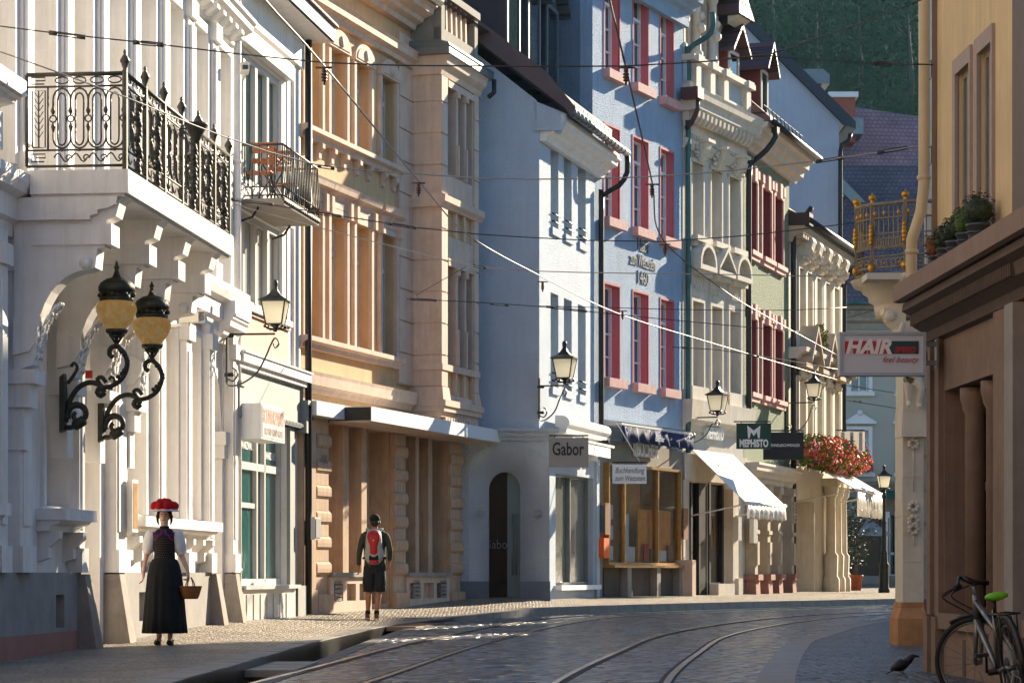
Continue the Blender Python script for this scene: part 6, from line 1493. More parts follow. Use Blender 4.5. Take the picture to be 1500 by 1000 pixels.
for u in (1297, 1316):
    m = MB(); x = j(u,0)[0]; m.box(x-.1, x+.1, -.1, .1, 0, 3); m.box(x-.15, x+.15, -.16, .1, 2.8, 3.05); m.build('pilaster', 'sign_white', J)
m = MB(); x0_, x1_ = j(1303,0)[0], j(1313,0)[0]
m.box(x0_, x1_, .1, .16, 0, .5); m.box(x0_, x0_+.05, .1, .16, .5, 2.9); m.box(x1_-.05, x1_, .1, .16, .5, 2.9); m.box(x0_, x1_, .1, .16, 1.3, 1.4); m.build('door', 'sign_white', J)
m = MB(); x0_ = j(1272,0)[0]; m.prism([(0,zb_-.3),(-.9,zb_-.62),(-.9,zb_-.7),(0,zb_-.45)], 'x', x0_, hx1); m.build('awning', 'parasol_green', J)
m = MB(); m.box(j(1262,0)[0], j(1296,0)[0], -.03, .05, .1, .42); m.build('vent_panel', 'kerb', J)
m = MB(); a_, b_ = j(1244,0)[0], j(1296,0)[0]; m.add([(a_,-.1,2.95),(b_-.9,-.1,2.95),(b_,-1.6,2.1),(a_,-1.6,2.1)], [(0,1,2,3)]); m.box(a_,b_,-1.62,-1.57,2.04,2.12)
o = m.build('awning', 'sign_grey', J)
flowers('flower_box', (WX(1259,d), d-.3, WZ(690,d)), 1.0, .25, .22, 'purple petunias in a box on the sage green end house, left window', [('blossom','purple_flower',1.4)], 60, 0, seed=8)
flowers('flower_box', (WX(1331,d), d-.3, WZ(690,d)), 1.0, .25, .22, 'purple petunias on the sage green end house, right of the lamp post', [('blossom','purple_flower',1.4)], 60, 0, seed=9)
# ---- unseen houses, and plain blocks added beyond the bend to shape the street's shade
def block(name, poly, h, label, m_='k_stone', mr='roof_brown', wins=True):
    cx = sum(p[0] for p in poly)/len(poly); cy = sum(p[1] for p in poly)/len(poly)
    r = empty(name, (cx, cy, 0), label, 'building')
    n = len(poly); m = MB(); pts = [(x-cx, y-cy) for x, y in poly]
    vs = [(x,y,-.2) for x, y in pts]+[(x,y,h) for x, y in pts]
    m.add(vs, [tuple(range(n-1,-1,-1)), tuple(range(n,2*n))]+[(i,(i+1)%n,(i+1)%n+n,i+n) for i in range(n)]); m.build('wall', m_, r)
    m = MB(); vs = [(x*1.03,y*1.03,h+.01) for x, y in pts]+[(x*.35,y*.35,h+.25) for x, y in pts]
    m.add(vs, [tuple(range(n-1,-1,-1)), tuple(range(n,2*n))]+[(i,(i+1)%n,(i+1)%n+n,i+n) for i in range(n)]); m.build('roof', mr, r)
    if wins:
        for i in range(n):
            a, b = Vector(pts[i]), Vector(pts[(i+1)%n]); L_ = (b-a).length; t = (b-a)/L_; k = int(L_/2.4)
            if k < 1 or k > 9: continue
            for z in range(1, int(h/3.1)):
                for q in range(k):
                    c = a+t*(L_*(q+.5)/k); mm = MB(); mm.box(-.5,.5,-.04,.03,0,1.7); o = mm.build('window', 'sign_white', r, (c.x,c.y,z*3.1+.9), math.atan2(t.y,t.x)); mm = MB(); mm.box(-.4,.4,-.05,-.04,.1,1.6); mm.build('pane', 'pane_dark', o)
    return r
block('unseen_block', [(5.25,31.2),(16,30.7),(17,46),(9.9,46.3),(7.7,43.0)], 10.0, 'pale house behind the golden balcony corner, hidden by the pilaster')
block('unseen_block', [(12.5,65.4),(22,64.8),(24,75),(19,70.4)], 8.4, 'unseen cream corner house beyond the bend, placed and sized to shade the road')  # unseen house, placed and sized to shade the road along the kerb
def skew(y0, y1, h, label): block('unseen_block', [(24.2,y0),(28.7,y0+6.67),(28.7,y1+6.67),(24.2,y1)], h, label, wins=False)  # added unseen block; its sides follow the sun to place shade and sun patches
skew(62.0, 71.6, 22.6, 'tall block added out of view to shade the foot of the white house')
skew(71.62, 72.2, 17.3, 'slim block added out of view against the tall one to shade the road')
skew(72.22, 73.5, 15.7, 'low block added out of view to let a sun patch onto the road')
skew(73.52, 77.3, 17.3, 'high narrow block added out of view to shade the road between sun patches')
skew(77.32, 78.5, 15.4, 'lowest block added out of view to let a second sun patch onto the road')
skew(78.52, 82.0, 17.3, 'last high block added out of view to end the shade on the road')
block('unseen_block', [(-18,-34),(14,-34),(14,-24),(-18,-24)], 13.0, 'broad pale house closing the street behind the camera', 'k_stone')
block('unseen_block', [(-20,-23.5),(-9.2,-23.5),(-7.0,11.4),(-20,11.4)], 12.0, 'long sand-coloured house on the left behind the camera', 'sand_wall')
block('unseen_block', [(4.9,-23.5),(16,-23.5),(16,-3.9),(4.9,-3.9)], 12.0, 'yellow house on the right behind the camera', 'yellow_wall')
# ---- wooded hill
hm = MB(); nx_, ny_ = 30, 20; vs = []
def hillz(x, y): return max(-1.2, -2+max(0, (y-150))*.42+3*math.sin(x*.03+1)+2*math.sin(y*.05+x*.02))
for i in range(ny_+1):
    for k in range(nx_+1):
        x = -120+360*k/nx_; y = 140+300*i/ny_; vs.append((x,y,hillz(x,y)))
hm.add(vs, [(i*(nx_+1)+k, i*(nx_+1)+k+1, (i+1)*(nx_+1)+k+1, (i+1)*(nx_+1)+k) for i in range(ny_) for k in range(nx_)], smooth=True)
mk('hill_floor', (.02,.028,.014), 1.0, .3, .2, spec=0); hm.build('hill', 'hill_floor')['kind'] = 'structure'
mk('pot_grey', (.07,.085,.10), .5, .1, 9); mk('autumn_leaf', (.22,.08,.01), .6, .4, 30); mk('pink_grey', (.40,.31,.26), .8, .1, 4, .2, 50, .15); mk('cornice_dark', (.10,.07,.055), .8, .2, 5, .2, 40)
mk('wood_grey', (.12,.11,.10), .6, .2, 8)
mk('sign_face', (.60,.62,.66), .5, .04, 3); mk('sign_edge', (.40,.46,.52), .4, .05, 3, metal=.3)
# ================================================================== right: corner pillar house with the golden balcony
d = 30.5; KX, KY = WX(1322,d), d
K = empty('pillar_house', (KX, KY, .06), 'cream stone corner pillar with carved figure under a gold-tipped iron balcony', 'building')
def k_(u, v, dd=30.5): return (WX(u,dd)-KX, dd-KY, WZ(v,dd)-.06)
x0, x1 = 0, k_(1353,0)[0]; zz = lambda v: WZ(v,30.5)-.06
m = MB()
for (va, vb) in ((883,824),(824,757),(757,700),(700,640),(640,600)): m.box(x0+rnd.uniform(-.004,.004), x1, .0, .6, zz(va)+.012, zz(vb))
m.box(x0+.01, x1-.01, .012, .6, zz(883), zz(470)); m.box(x1, x1+.16, .25, .6, 0, zz(430))
for k in range(9):
    z = .3+.42*k; m.box(x1+.01, x1+.22, .2, .6, z, z+.38)
m.build('pillar', 'k_stone', K)
m = MB(); m.tbox(x0-.07, x1+.03, -.09, .6, 0, zz(905), .0, .0); m.tbox(x0-.07, x1+.03, -.09, .6, zz(905), zz(885), .07, .09, .03, 0); m.box(x0-.02,x1+.01,-.02,.6,zz(889),zz(882)); m.build('pillar_foot', 'ochre_stone', K)
m = MB(); m.box(x1+.0, x1+.24, .08, .6, -.1, zz(877)); m.build('red_base', 'red_stone', K)
m = MB(); xc = (x0+x1)/2
m.tbox(x0-.03, x1+.03, -.10, .0, zz(640), zz(600), .02, .02, .02, 0)
m.tube([(xc,-.03,zz(720)),(xc,-.03,zz(645))], .008, 5)
for v in (742, 762, 775, 650): 
    for a in range(7): m.ball((xc+.05*math.cos(a*.9), -.03, zz(v)+.05*math.sin(a*.9)), .03, 6, 4)
m.tube([(xc,-.02,zz(780)),(xc+.01,-.02,zz(800))], [.02,.004], 5)
m.tube([(xc-.09,-.03,zz(625)),(xc-.06,-.05,zz(637)),(xc,-.06,zz(640)),(xc+.06,-.05,zz(637)),(xc+.09,-.03,zz(625))], .02, 6)
m.build('carved_garland', 'k_stone', K)
# carved child figure as a bracket
def skin_fig(name, joints, bones, mt, parent=None, loc=(0,0,0), sub=2, rz=0):
    """one continuous surface grown round a joint skeleton"""
    me = bpy.data.meshes.new(name); names = list(joints); me.from_pydata([joints[n][:3] for n in names], [(names.index(a), names.index(b)) for a, b in bones], [])
    me.materials.append(MATS[mt]); o = bpy.data.objects.new(name, me); C.objects.link(o); o.parent = parent; o.location = loc; o.rotation_euler = (0,0,rz)
    s = o.modifiers.new('skin', 'SKIN'); 
    if not me.skin_vertices: me.skin_vertices.new() if hasattr(me.skin_vertices, 'new') else None
    for i, n in enumerate(names):
        r = joints[n][3]; sv = me.skin_vertices[0].data[i]; sv.radius = (r, joints[n][4] if len(joints[n]) > 4 else r); sv.use_root = (i == 0)
    s.use_smooth_shade = True; q = o.modifiers.new('sub', 'SUBSURF'); q.levels = sub; q.render_levels = sub
    return o
def bake(o):
    dg = bpy.context.evaluated_depsgraph_get(); dg.update(); me = bpy.data.meshes.new_from_object(o.evaluated_get(dg)); o.modifiers.clear(); o.data = me; return o
zf = zz(600)
jt = {'pel':(xc,-.06,zf+.42,.085),'bel':(xc,-.1,zf+.54,.09),'che':(xc,-.08,zf+.68,.09),'nek':(xc-.02,-.1,zf+.78,.04),'hed':(xc-.04,-.14,zf+.86,.075),'top':(xc-.05,-.14,zf+.95,.06),
 'kL':(xc-.09,-.17,zf+.3,.055),'aL':(xc-.07,-.12,zf+.08,.032),'fL':(xc-.09,-.2,zf+.03,.025),'kR':(xc+.08,-.15,zf+.26,.055),'aR':(xc+.05,-.1,zf+.06,.032),'fR':(xc+.06,-.18,zf+.02,.025),
 'sL':(xc-.12,-.08,zf+.74,.045),'eL':(xc-.19,-.1,zf+.92,.035),'hL':(xc-.13,-.08,zf+1.08,.03),'sR':(xc+.12,-.08,zf+.74,.045),'eR':(xc+.18,-.1,zf+.9,.035),'hR':(xc+.12,-.08,zf+1.06,.03)}
bake(skin_fig('carved_figure', jt, [('pel','bel'),('bel','che'),('che','nek'),('nek','hed'),('hed','top'),('pel','kL'),('kL','aL'),('aL','fL'),('pel','kR'),('kR','aR'),('aR','fR'),('che','sL'),('sL','eL'),('eL','hL'),('che','sR'),('sR','eR'),('eR','hR')], 'k_stone', K))
m = MB(); m.ball((xc-.04,-.14,zz(418)),.13,10,8); 
for k in range(16): m.ball((xc-.04+.12*math.cos(k*.8), -.16+.05*math.sin(k), zz(415)+.12*math.sin(k*.8)), .045, 6, 4)
m.prism([(x0-.02,zz(500)),(x0-.06,zz(480)),(x0-.16,zz(468)),(x0-.22,zz(458)),(x0-.22,zz(450)),(x0+.05,zz(450)),(x0+.05,zz(500))], 'y', .05, .45); m.ball((x0-.15,.03,zz(462)),.07,10,6,sc=(1,.5,1)); m.build('carved_head', 'k_stone', K)
# balcony: stepped round corbel, slab, iron rail with gold knobs
cx, cy = k_(1318,0)[0]+.06, .5
zb_ = zz(405)
m = MB(); m.lathe([(.28,zz(462)),(.30,zz(448)),(.31,zz(440)),(.37,zz(436)),(.38,zz(428)),(.44,zz(424)),(.47,zz(418)),(.56,zz(414)),(.59,zz(406)),(.60,zb_)], (cx,cy,0), 24); m.box(cx-.5, cx+.9, -.22, .8, zz(412), zb_+.02); m.box(x1-.02, x1+.5, .1, .8, zz(470), zz(410))
bal = m.build('balcony', 'k_stone', K)
class Gilt:          # every gilded piece is a part of its own
    def lathe(s, *a, **k): m = MB(); m.lathe(*a, **k); m.build('gilded_knob', 'gold', bal)
    def ball(s, *a, **k): m = MB(); m.ball(*a, **k); m.build('gilded_ornament', 'gold', bal)
rl_ = MB(); gl_ = Gilt(); Rr = .53; h1 = zz(300)
path = [(cx+1.2,-.18),(cx+.85,-.18),(cx+.42,-.18),(cx-.02,-.18)]+[(cx+Rr*math.cos(a), cy+Rr*math.sin(a)) for a in [R(x) for x in (-108,-122,-136,-150,-164,-178,-192,-206,-220)]]
P_ = [Vector((x,y)) for x, y in path]; n = len(P_)
H1 = h1-zb_
for z, r in ((.02,.018),(.10,.014),(.24,.013),(.34,.013),(.52,.011),(.80*H1,.015),(H1,.026)): rl_.tube([(p.x,p.y,zb_+.02+z) for p in P_], r, 5)
for i, p in enumerate(P_):
    if i in (0,2,3,6,9,12): rl_.box(p.x-.02,p.x+.02,p.y-.02,p.y+.02,zb_,h1+.05)
    if i in (2,3,6,9,11): gl_.lathe([(.02,0),(.03,.015),(.015,.03),(.04,.05),(.05,.075),(.04,.10),(.015,.115),(.012,.13),(.002,.14)], (p.x,p.y,h1+.03), 10)
for i in range(n-1):
    a, b = P_[i], P_[i+1]; L_ = (b-a).length; k = max(2, round(L_/.07))
    for q in range(k):
        c = a.lerp(b, (q+.5)/k); rl_.tube([(c.x,c.y,zb_+.34),(c.x,c.y,zb_+.80*H1)], .010, 4); rl_.tube([(c.x,c.y,zb_+.80*H1),(c.x,c.y,h1)], .008, 4)
        t = (b-a)/L_; rr = L_/k*.48
        for zc_ in (.17, .43):
            rl_.tube([(c.x+t.x*rr*1.2*math.cos(s*.785), c.y+t.y*rr*1.2*math.cos(s*.785), zb_+zc_+.06*math.sin(s*.785)) for s in range(9)], .011, 4)
        if q % 2 == 1: gl_.ball((c.x,c.y-.01,zb_+.89*H1), .02, 6, 5, sc=(1,1,1.7)); gl_.ball((c.x,c.y-.012,zb_+.17), .015, 6, 4)
for i in (3, 6, 9, 12):
    p = P_[i]
    for z in (.45,.5,.55,.6,.65): gl_.ball((p.x-.02,p.y-.025,zb_+z-.02), .035-.3*abs(z-.55)*.25, 6, 4, sc=(1,1,1.3))
    gl_.ball((p.x-.02,p.y-.025,zb_+.12), .04, 6, 5, sc=(1,1,1.4))
rl_.build('railing', 'rail_brown', bal)

# ================================================================== right foreground house
FL.t = -FL.t; FL.n = -FL.n; FL.th = math.atan2(FL.t.y, FL.t.x)
Lh = FL.root('street_house', 'shaded right-hand house, brown stone ground floor under a yellow plaster storey')
ll = FL
m = MB(); m.wall(0, 26, -.2, 3.1, [(.55, 2.6, .62, 2.62), (3.3, 5.4, .62, 2.62), (6.2, 8.2, .62, 2.62)], .40); m.quad((0,9,-.2),(0,0,-.2),(0,0,9.4),(0,9,9.4)); m.shell(0, 26, .5, 9, -.2, 9.4); m.build('ground_floor_wall', 'brown_stone', Lh)
m = MB(); wz0, wz1 = 3.66, ll.z(1397,108)
wn = [(ll.x(1395), ll.x(1415)), (ll.x(1427), ll.x(1447)), (4.3, 4.9), (5.3, 5.9)]
m.wall(0, 26, 3.5, 9.4, [(a, b, wz0, wz1) for a, b in wn], .09, .05); m.build('upper_wall', 'yellow_wall', Lh)
for a, b in wn:
    w = b-a; h = wz1-wz0; e = MB(); e.box(-w/2-.11,-w/2,.02,.06,0,h+.14); e.box(w/2,w/2+.05,.02,.06,0,h+.14); e.box(-w/2,w/2,.02,.06,h,h+.14)
    window(Lh, (a+b)/2, wz0, w, h, .11, 'concrete', 'pane_grey', 2, 0, .05, 0, [('surround', e, 'pink_grey')], 'l')
# cornice ledge
m = MB(); m.prism([(-.36,3.62),(-.35,3.47),(-.30,3.46),(-.06,3.50),(.05,3.5),(.05,3.66)], 'x', -.02, 26); m.build('ledge', 'brown_ledge', Lh)
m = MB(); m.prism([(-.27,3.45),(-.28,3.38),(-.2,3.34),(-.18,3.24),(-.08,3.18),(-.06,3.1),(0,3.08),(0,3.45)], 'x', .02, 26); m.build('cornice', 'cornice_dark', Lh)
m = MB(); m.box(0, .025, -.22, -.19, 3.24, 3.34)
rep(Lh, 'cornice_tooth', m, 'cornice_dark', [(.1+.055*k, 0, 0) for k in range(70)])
for x0_, x1_ in ((0,.16),(.36,.52),(2.64,3.26),(5.45,6.1)):
    m = MB(); m.box(x0_, x1_, -.05, 0, .62, 3.1); m.box(x0_-.01, x1_+.01, -.08, 0, -.1, .6); m.build('pilaster', 'brown_stone', Lh)
for x in (1.15, 1.95, 3.9, 4.7):
    m = MB(); m.lathe([(.085,0),(.085,1.75),(.11,1.8),(.115,1.84),(.13,1.88),(.13,1.98)], (x,.14,.62), 14); m.build('colonette', 'brown_stone', Lh)
for a in (.55, 3.3):
    window(Lh, a+1.025, .62, 2.05, 2.0, .30, 'wood_grey', 'pane_dark', 3, .55, .06, 0, None, 'lg')
m = MB(); m.box(.7, .86, .27, .285, 1.9, 2.25); m.build('sticker', 'letter_red', Lh)
m = MB(); m.box(.5, 2.7, -.06, 0, .5, .64); m.box(3.2, 5.5, -.06, 0, .5, .64); m.build('window_sill', 'brown_stone', Lh)
m = MB(); m.box(1.3, 1.42, -.004, .0, .1, .42); m.build('cellar_slot', 'interior', Lh)
m = MB(); m.box(3.32, 3.6, -.12, .0, .0, 3.08); m.build('grey_pier', 'plinth_grey', Lh)
m = MB(); m.box(ll.x(1490), ll.x(1490)+.5, -.04, .05, 3.62, 9.0); m.build('dark_strip', 'brown_flash', Lh)  # flat dark upright strip on the yellow wall
m = MB(); pipe_path(m, [(-.06,-.06,9.4),(-.06,-.06,4.55),(-.06,-.09,4.3),(-.07,-.17,4.05),(-.07,-.17,3.6)], .052, 12)
p_ = m.build('rainwater_pipe', 'pipe_cream', Lh)
m = MB()
for z in (3.92, 4.6): m = MB(); m.lathe([(.06,0),(.065,.01),(.065,.03),(.06,.04)], (-.07,-.17 if z < 4 else -.06,z), 12); m.build('clamp', 'pipe_cream', p_)
for z in (4.72, 5.5): m = MB(); m.tube([(.02,-.03,z),(.12,-.03,z),(.12,-.03,z+.16),(.02,-.03,z+.16)], .004, 4); m.build('step_iron', 'dark_metal', p_)
m = MB(); m.tube(cr([(.02,-.2,3.44),(.05,-.12,3.3),(.1,-.03,3.2),(.25,-.02,3.15),(.42,-.02,3.02),(.42,-.02,2.7)], .05), .008, 5); m.tube(cr([(.0,-.2,3.44),(.02,-.1,3.2),(.04,-.06,3.0),(.03,-.04,2.86)], .05), .008, 5); m.build('cable', 'dark_metal', Lh)
# box shrubs in grey pots along the ledge
def shrub(x, s, label, tint='leaf_dark'):
    p = ll.w(x, -.12); r = empty('potted_shrub', (*p, 3.65), label, 'potted shrub', 'clipped shrubs in grey pots on the ledge', ll.th)
    m = MB(); m.lathe([(.055*s,0),(.062*s,.02),(.08*s,.15*s),(.088*s,.15*s),(.088*s,.17*s),(.07*s,.165*s)], (0,0,0), 14); m.lathe([(.089*s,.10*s),(.091*s,.105*s),(.089*s,.11*s)], (0,0,0), 14); m.build('pot', 'pot_grey', r)
    f_ = MB(); q = random.Random(int(x*100))
    for k in range(1100):
        while True:
            a, b, c = q.uniform(-1,1), q.uniform(-1,1), q.uniform(-1,1); rr = a*a+b*b+c*c
            if rr < 1 and rr > .25: break
        R0 = .125*s*(1+.12*math.sin(a*5+b*3+c*7)); t = q.uniform(.007,.014)
        M = Matrix.Translation((a*R0, b*R0, .26*s+c*R0*1.15)) @ Matrix.Rotation(q.uniform(0,6.3),4,'Z') @ Matrix.Rotation(q.uniform(-1.5,1.5),4,'X')
        f_.add([(-t,0,0),(0,-t*.6,.002),(t,0,0),(0,t*.6,.002)], [(0,1,2,3)], M=M)
    f_.ball((0,0,.26*s), .10*s, 10, 7, jit=.08)
    f_.build('foliage', tint, r)
for u, s, lab, t in ((1372,.85,'small orange-brown clipped shrub, farthest in the row on the right-hand ledge','autumn_leaf'),(1385,.95,'dark green clipped shrub just nearer than the orange one on the ledge','leaf_dark'),
    (1400,1.0,'middle clipped shrub in the row of five grey pots on the ledge','leaf_dark'),(1416,1.05,'yellowish green clipped shrub, second nearest on the right-hand ledge','leaf'),(1433,1.15,'largest and nearest clipped shrub in its grey pot on the ledge','leaf_dark')):
    shrub(ll.x(u,-.12), s, lab, t)
# projecting shop sign
dS = 21.9
r, w, h = hang_sign('projecting_sign', 1229, 1354, 488, 550, dS, 'sign_face', 'white framed projecting sign reading HAIR SPEED feel beauty on the right', 'sign_edge', None, .12)
m = MB()
for z in (h*.3, h*.74): m.box(w/2, w/2+.12, -.03, .03, z-.02, z+.02)
m.box(w/2+.10, w/2+.12, -.05, .05, h*.2, h*.85); m.build('bracket', 'zinc', r)
for o in r.children:
    if o.name.startswith('board'): o.data.materials[0] = MATS['sign_face']
Y = -.064; zt_, zb2 = h*.80, h*.50
X_ = lambda u: (u-1291.5)*w/125
m = MB()
for a, b in ((1236,1244),(1248,1268),(1270,1282),(1284,1301)): m.box(X_(a), X_(b), Y-.002, Y, zb2, zt_)
m.build('red_band', 'letter_red', r)
m = MB(); m.box(X_(1301), X_(1344), Y-.002, Y, zb2, zt_); m.build('green_band', 'sign_teal', r)
text('HAIR', h*.46, 'letter_white', r, (X_(1270), Y-.004, (zb2+zt_)/2), (R(90),0,0), ext=.0005, bold=.008, shear=.25, sx=X_(1304)/1-X_(1236) and (X_(1303)-X_(1237))/(h*.46*2.25))
text('SPEED', h*.19, 'letter_red', r, (X_(1324), Y-.004, zb2+h*.09), (R(90),0,0), ext=.0005, bold=.002, shear=.2, sx=(X_(1343)-X_(1306))/(h*.19*3.2))
text('feel beauty', h*.2, 'lips', r, (X_(1316), Y-.004, h*.36), (R(90),0,R(0)), ext=.0005, shear=.5, sx=(X_(1342)-X_(1291))/(h*.2*4.3))
# ================================================================== street lamps
def lantern_parts(r, c, W, rot=0):
    """four-sided lantern hanging its foot at c, W = roof width"""
    M = Matrix.Translation(c) @ Matrix.Rotation(rot, 4, 'Z')
    g0, g1, gb, gt = .235*W, .355*W, .10*W, .78*W
    g = MB(); g.add([(-g0,-g0,gb),(g0,-g0,gb),(g0,g0,gb),(-g0,g0,gb),(-g1,-g1,gt),(g1,-g1,gt),(g1,g1,gt),(-g1,g1,gt)], [(0,3,2,1),(4,5,6,7),(0,1,5,4),(1,2,6,5),(2,3,7,6),(3,0,4,7)], M=M); g.build('lamp_glass', 'lamp_milk', r)
    m = MB(); t = .022*W
    for sx in (-1,1):
        for sy in (-1,1): m.tube([(sx*g0,sy*g0,gb-.02*W),(sx*g1,sy*g1,gt)], t, 4, M=M)
    for a, z in ((g0,gb),(g1,gt)):
        q = [(-a,-a,z),(a,-a,z),(a,a,z),(-a,a,z),(-a,-a,z)]
        for i in range(4): m.tube([q[i],q[i+1]], t, 4, M=M)
    h = .5*W; lv = [(h,gt+.0),(h,gt+.03*W),(.40*W,gt+.08*W),(.26*W,gt+.15*W),(.14*W,gt+.27*W),(.09*W,gt+.36*W)]; vs = []
    for a, z in lv: vs += [(-a,-a,z),(a,-a,z),(a,a,z),(-a,a,z)]
    fs = [(3,2,1,0), (20,21,22,23)]+[(4*i+k,4*i+(k+1)%4,4*i+4+(k+1)%4,4*i+4+k) for i in range(5) for k in range(4)]
    s = .707*1.0; m.add([(x*.86,y*.86,z) for x,y,z in vs], fs, M=M)
    m.lathe([(.075*W,gt+.34*W),(.085*W,gt+.38*W),(.075*W,gt+.40*W),(.085*W,gt+.5*W),(.09*W,gt+.56*W),(.07*W,gt+.62*W),(.03*W,gt+.65*W),(.001,gt+.66*W)], (0,0,0), 10, M=M)
    m.lathe([(.05*W,-.12*W),(.07*W,-.06*W),(.06*W,.0),(.12*W,.06*W),(.15*W,.10*W)], (0,0,0), 8, M=M)
    for sx in (-1,1):
        for sy in (-1,1): m.tube([(sx*.06*W,sy*.06*W,-.04*W),(sx*.2*W,sy*.2*W,-.03*W),(sx*.26*W,sy*.26*W,.05*W),(sx*.22*W,sy*.22*W,.12*W)], .028*W, 5, M=M); m.ball((sx*.26*W,sy*.26*W,.03*W), .05*W, 6, 4, M=M)
    m.build('lamp_head', 'lamp_black', r)
def wall_lamp(face, uw, uc, vfoot, W, label, off=0.0, drop=.62):
    """bracket fixed to the wall plane at column uw, lantern foot seen at (uc, vfoot)"""
    x = face.x(uw, -off); A0 = Vector(face.w(x, -off)); k = (uc-U0)/F; nn = -face.n
    reach = (k*A0.y-A0.x)/(nn.x-k*nn.y); dl = A0.y+nn.y*reach; z = WZ(vfoot, dl)
    r = empty('wall_lamp', (A0.x, A0.y, z-drop), label, 'street lamp', 'black lanterns on wall brackets', face.th)
    m = MB(); m.box(-.025, .025, -.03, .0, -.12, drop+.1); 
    for zz_ in (.0, drop-.08): m.tube([(0,.02,zz_),(0,-.07,zz_)], .03, 6); m.ball((0,-.09,zz_), .035, 6, 4)
    m.strap([(0,0,drop-.06),(0,-reach,drop-.06)], .03, .03, side=(1,0,0))
    sw = cr([(0,-.10,.10,),(0,-.16,.06),(0,-.17,-.02),(0,-.10,-.10),(0,.0-.02,-.06),(0,-.04,-.16),(0,-reach*.3,-.14),(0,-reach*.62,.02),(0,-reach*.82,.28),(0,-reach*.9,drop-.24),(0,-reach*1.0,drop-.12),(0,-reach*1.08,drop-.2),(0,-reach*1.0,drop-.27),(0,-reach*.97,drop-.2)], .03)
    m.strap(sw, .035, .022, side=(1,0,0)); m.build('bracket', 'lamp_black', r)
    lantern_parts(r, (0,-reach,drop+.03), W)
    return r
wall_lamp(FA, 331, 403, 483, .50, 'black wall lantern nearest the camera, between the white house and the teal shopfront', .1, .66)
wall_lamp(FD, 789, 827, 560, .57, 'black wall lantern at the corner of the house with the arched door', 0, .6)
wall_lamp(FFc, 1008, 1051, 607, .56, 'black wall lantern in front of the cream house, left of the green hanging sign', 0, .5)
wall_lamp(FG, 1150, 1192.5, 586, .55, 'farthest black wall lantern, above the red geraniums', 0, .75)
d = 72.0; r = empty('lamp_post', (WX(1295,d), d, pave_z(WX(1295,d), d)), 'black cast-iron lamp post with a lantern standing in the open far square', 'street lamp')
zf = WZ(718,d)-r.location.z
m = MB(); m.lathe([(.17,0),(.17,.1),(.14,.15),(.14,.75),(.16,.8),(.12,.86),(.09,1.1),(.10,1.15),(.065,1.25),(.055,2.0),(.075,2.05),(.05,2.1),(.045,zf-.25),(.08,zf-.2),(.05,zf-.1),(.05,zf)], (0,0,0), 12); m.build('post', 'lamp_black', r)
lantern_parts(r, (0,0,zf+.03), .5)
# ================================================================== overhead line
def wire(label, pts, rad=.007, mt='wire', ins=(), turn=(), parent_label=None, cat='wire', grp='overhead tram wires'):
    """pts: (u, v, distance) of points the wire passes; ins: brown ribbed insulators; turn: turnbuckles"""
    P = [Vector((WX(u,dd), dd, WZ(v,dd))) for u, v, dd in pts]; c = P[0]
    r = empty('overhead_wire', c, label, cat, grp)
    Q = cr([p-c for p in P], .6); m = MB(); m.tube(Q, rad, 5); m.build('cable', mt, r)
    for u, v, dd in ins:
        p = Vector((WX(u,dd), dd, WZ(v,dd)))-c; m = MB()
        m.lathe([(.010,.08),(.022,.07),(.022,.04),(.012,.036),(.030,.025),(.030,.012),(.015,.008),(.030,-.004),(.030,-.016),(.015,-.02),(.026,-.032),(.026,-.044),(.010,-.05),(.010,-.08)], p, 8)
        m.tube([(p.x-.08,p.y,p.z+.08),(p.x+.08,p.y,p.z+.08)], .010, 5); m.build('insulator', 'insulator', r)
    for u0, u1, v0, v1, dd in turn:
        a = Vector((WX(u0,dd), dd, WZ(v0,dd)))-c; b = Vector((WX(u1,dd), dd, WZ(v1,dd)))-c; m = MB(); e = (b-a)
        for s in (-1, 1): m.tube([a+e*.1+Vector((0,0,s*.016)), b-e*.1+Vector((0,0,s*.016))], .006, 4)
        m.tube([a, a+e*.22], .022, 6); m.tube([b-e*.22, b], .022, 6); m.build('turnbuckle', 'wire', r)
    return r
cw = lambda v: 16920/(838-v)
def contact(pts): return [(u, v, cw(v)) for u, v in pts]
wire('pale contact wire sweeping from the top left down towards the green sign', contact([(300,-110),(388,0),(475,97),(613,265),(687,345),(795,406),(905,459),(1035,500),(1226,556)]), .010, 'wire_pale', ins=[(475,112,22.6),(613,278,29.3),(795,420,39)])
wire('contact wire falling past the pink windows towards the far awning', contact([(872,-110),(893,0),(917,100),(955,266),(972,352),(1060,425),(1120,462),(1226,520)]), .010, 'wire', ins=[(917,112,22.6),(955,280,29.3),(974,366,35)])
wire('span wire crossing the whole street at the height of the top windows', [(-5,38,23.2),(75,48,23),(240,66,22.8),(475,92,22.7),(700,97,22.7),(917,97,22.7),(1040,90,22.5),(1130,79,22),(1240,42,21.4),(1350,0,20.8)], .007, turn=[(72,125,48,55,23),(195,240,62,66,22.8)])
wire('short wire end with a clamp below the wooded hill, tied to the yellow house', [(1060,86,22.4),(1125,82,22.4),(1285,93,22.4),(1367,95,22.4)], .007, turn=[(1278,1306,92,94,22.4)])
wire('span wire from the iron balcony across to the right above the brown roof', [(0,76,24),(180,141,25),(325,199,27),(461,241,28.5),(583,253,29.3),(700,261,29.4),(870,262,29.4),(1035,253,29.2),(1211,234,29),(1345,214,28)], .008, 'wire_pale', turn=[(465,490,243,247,28.6),(1195,1235,237,231,29),(1285,1330,224,216,28.4)])
wire('span wire crossing the tan house between its two window rows', [(325,291,34),(403,301,34.2),(495,316,34.4),(607,333,34.4),(700,343,34.5),(860,352,34.6),(972,354,34.8),(1080,346,35),(1155,338,35),(1290,322,35)], .008, turn=[(330,400,291,300,34),(450,500,310,317,34.4),(565,610,327,334,34.4)])
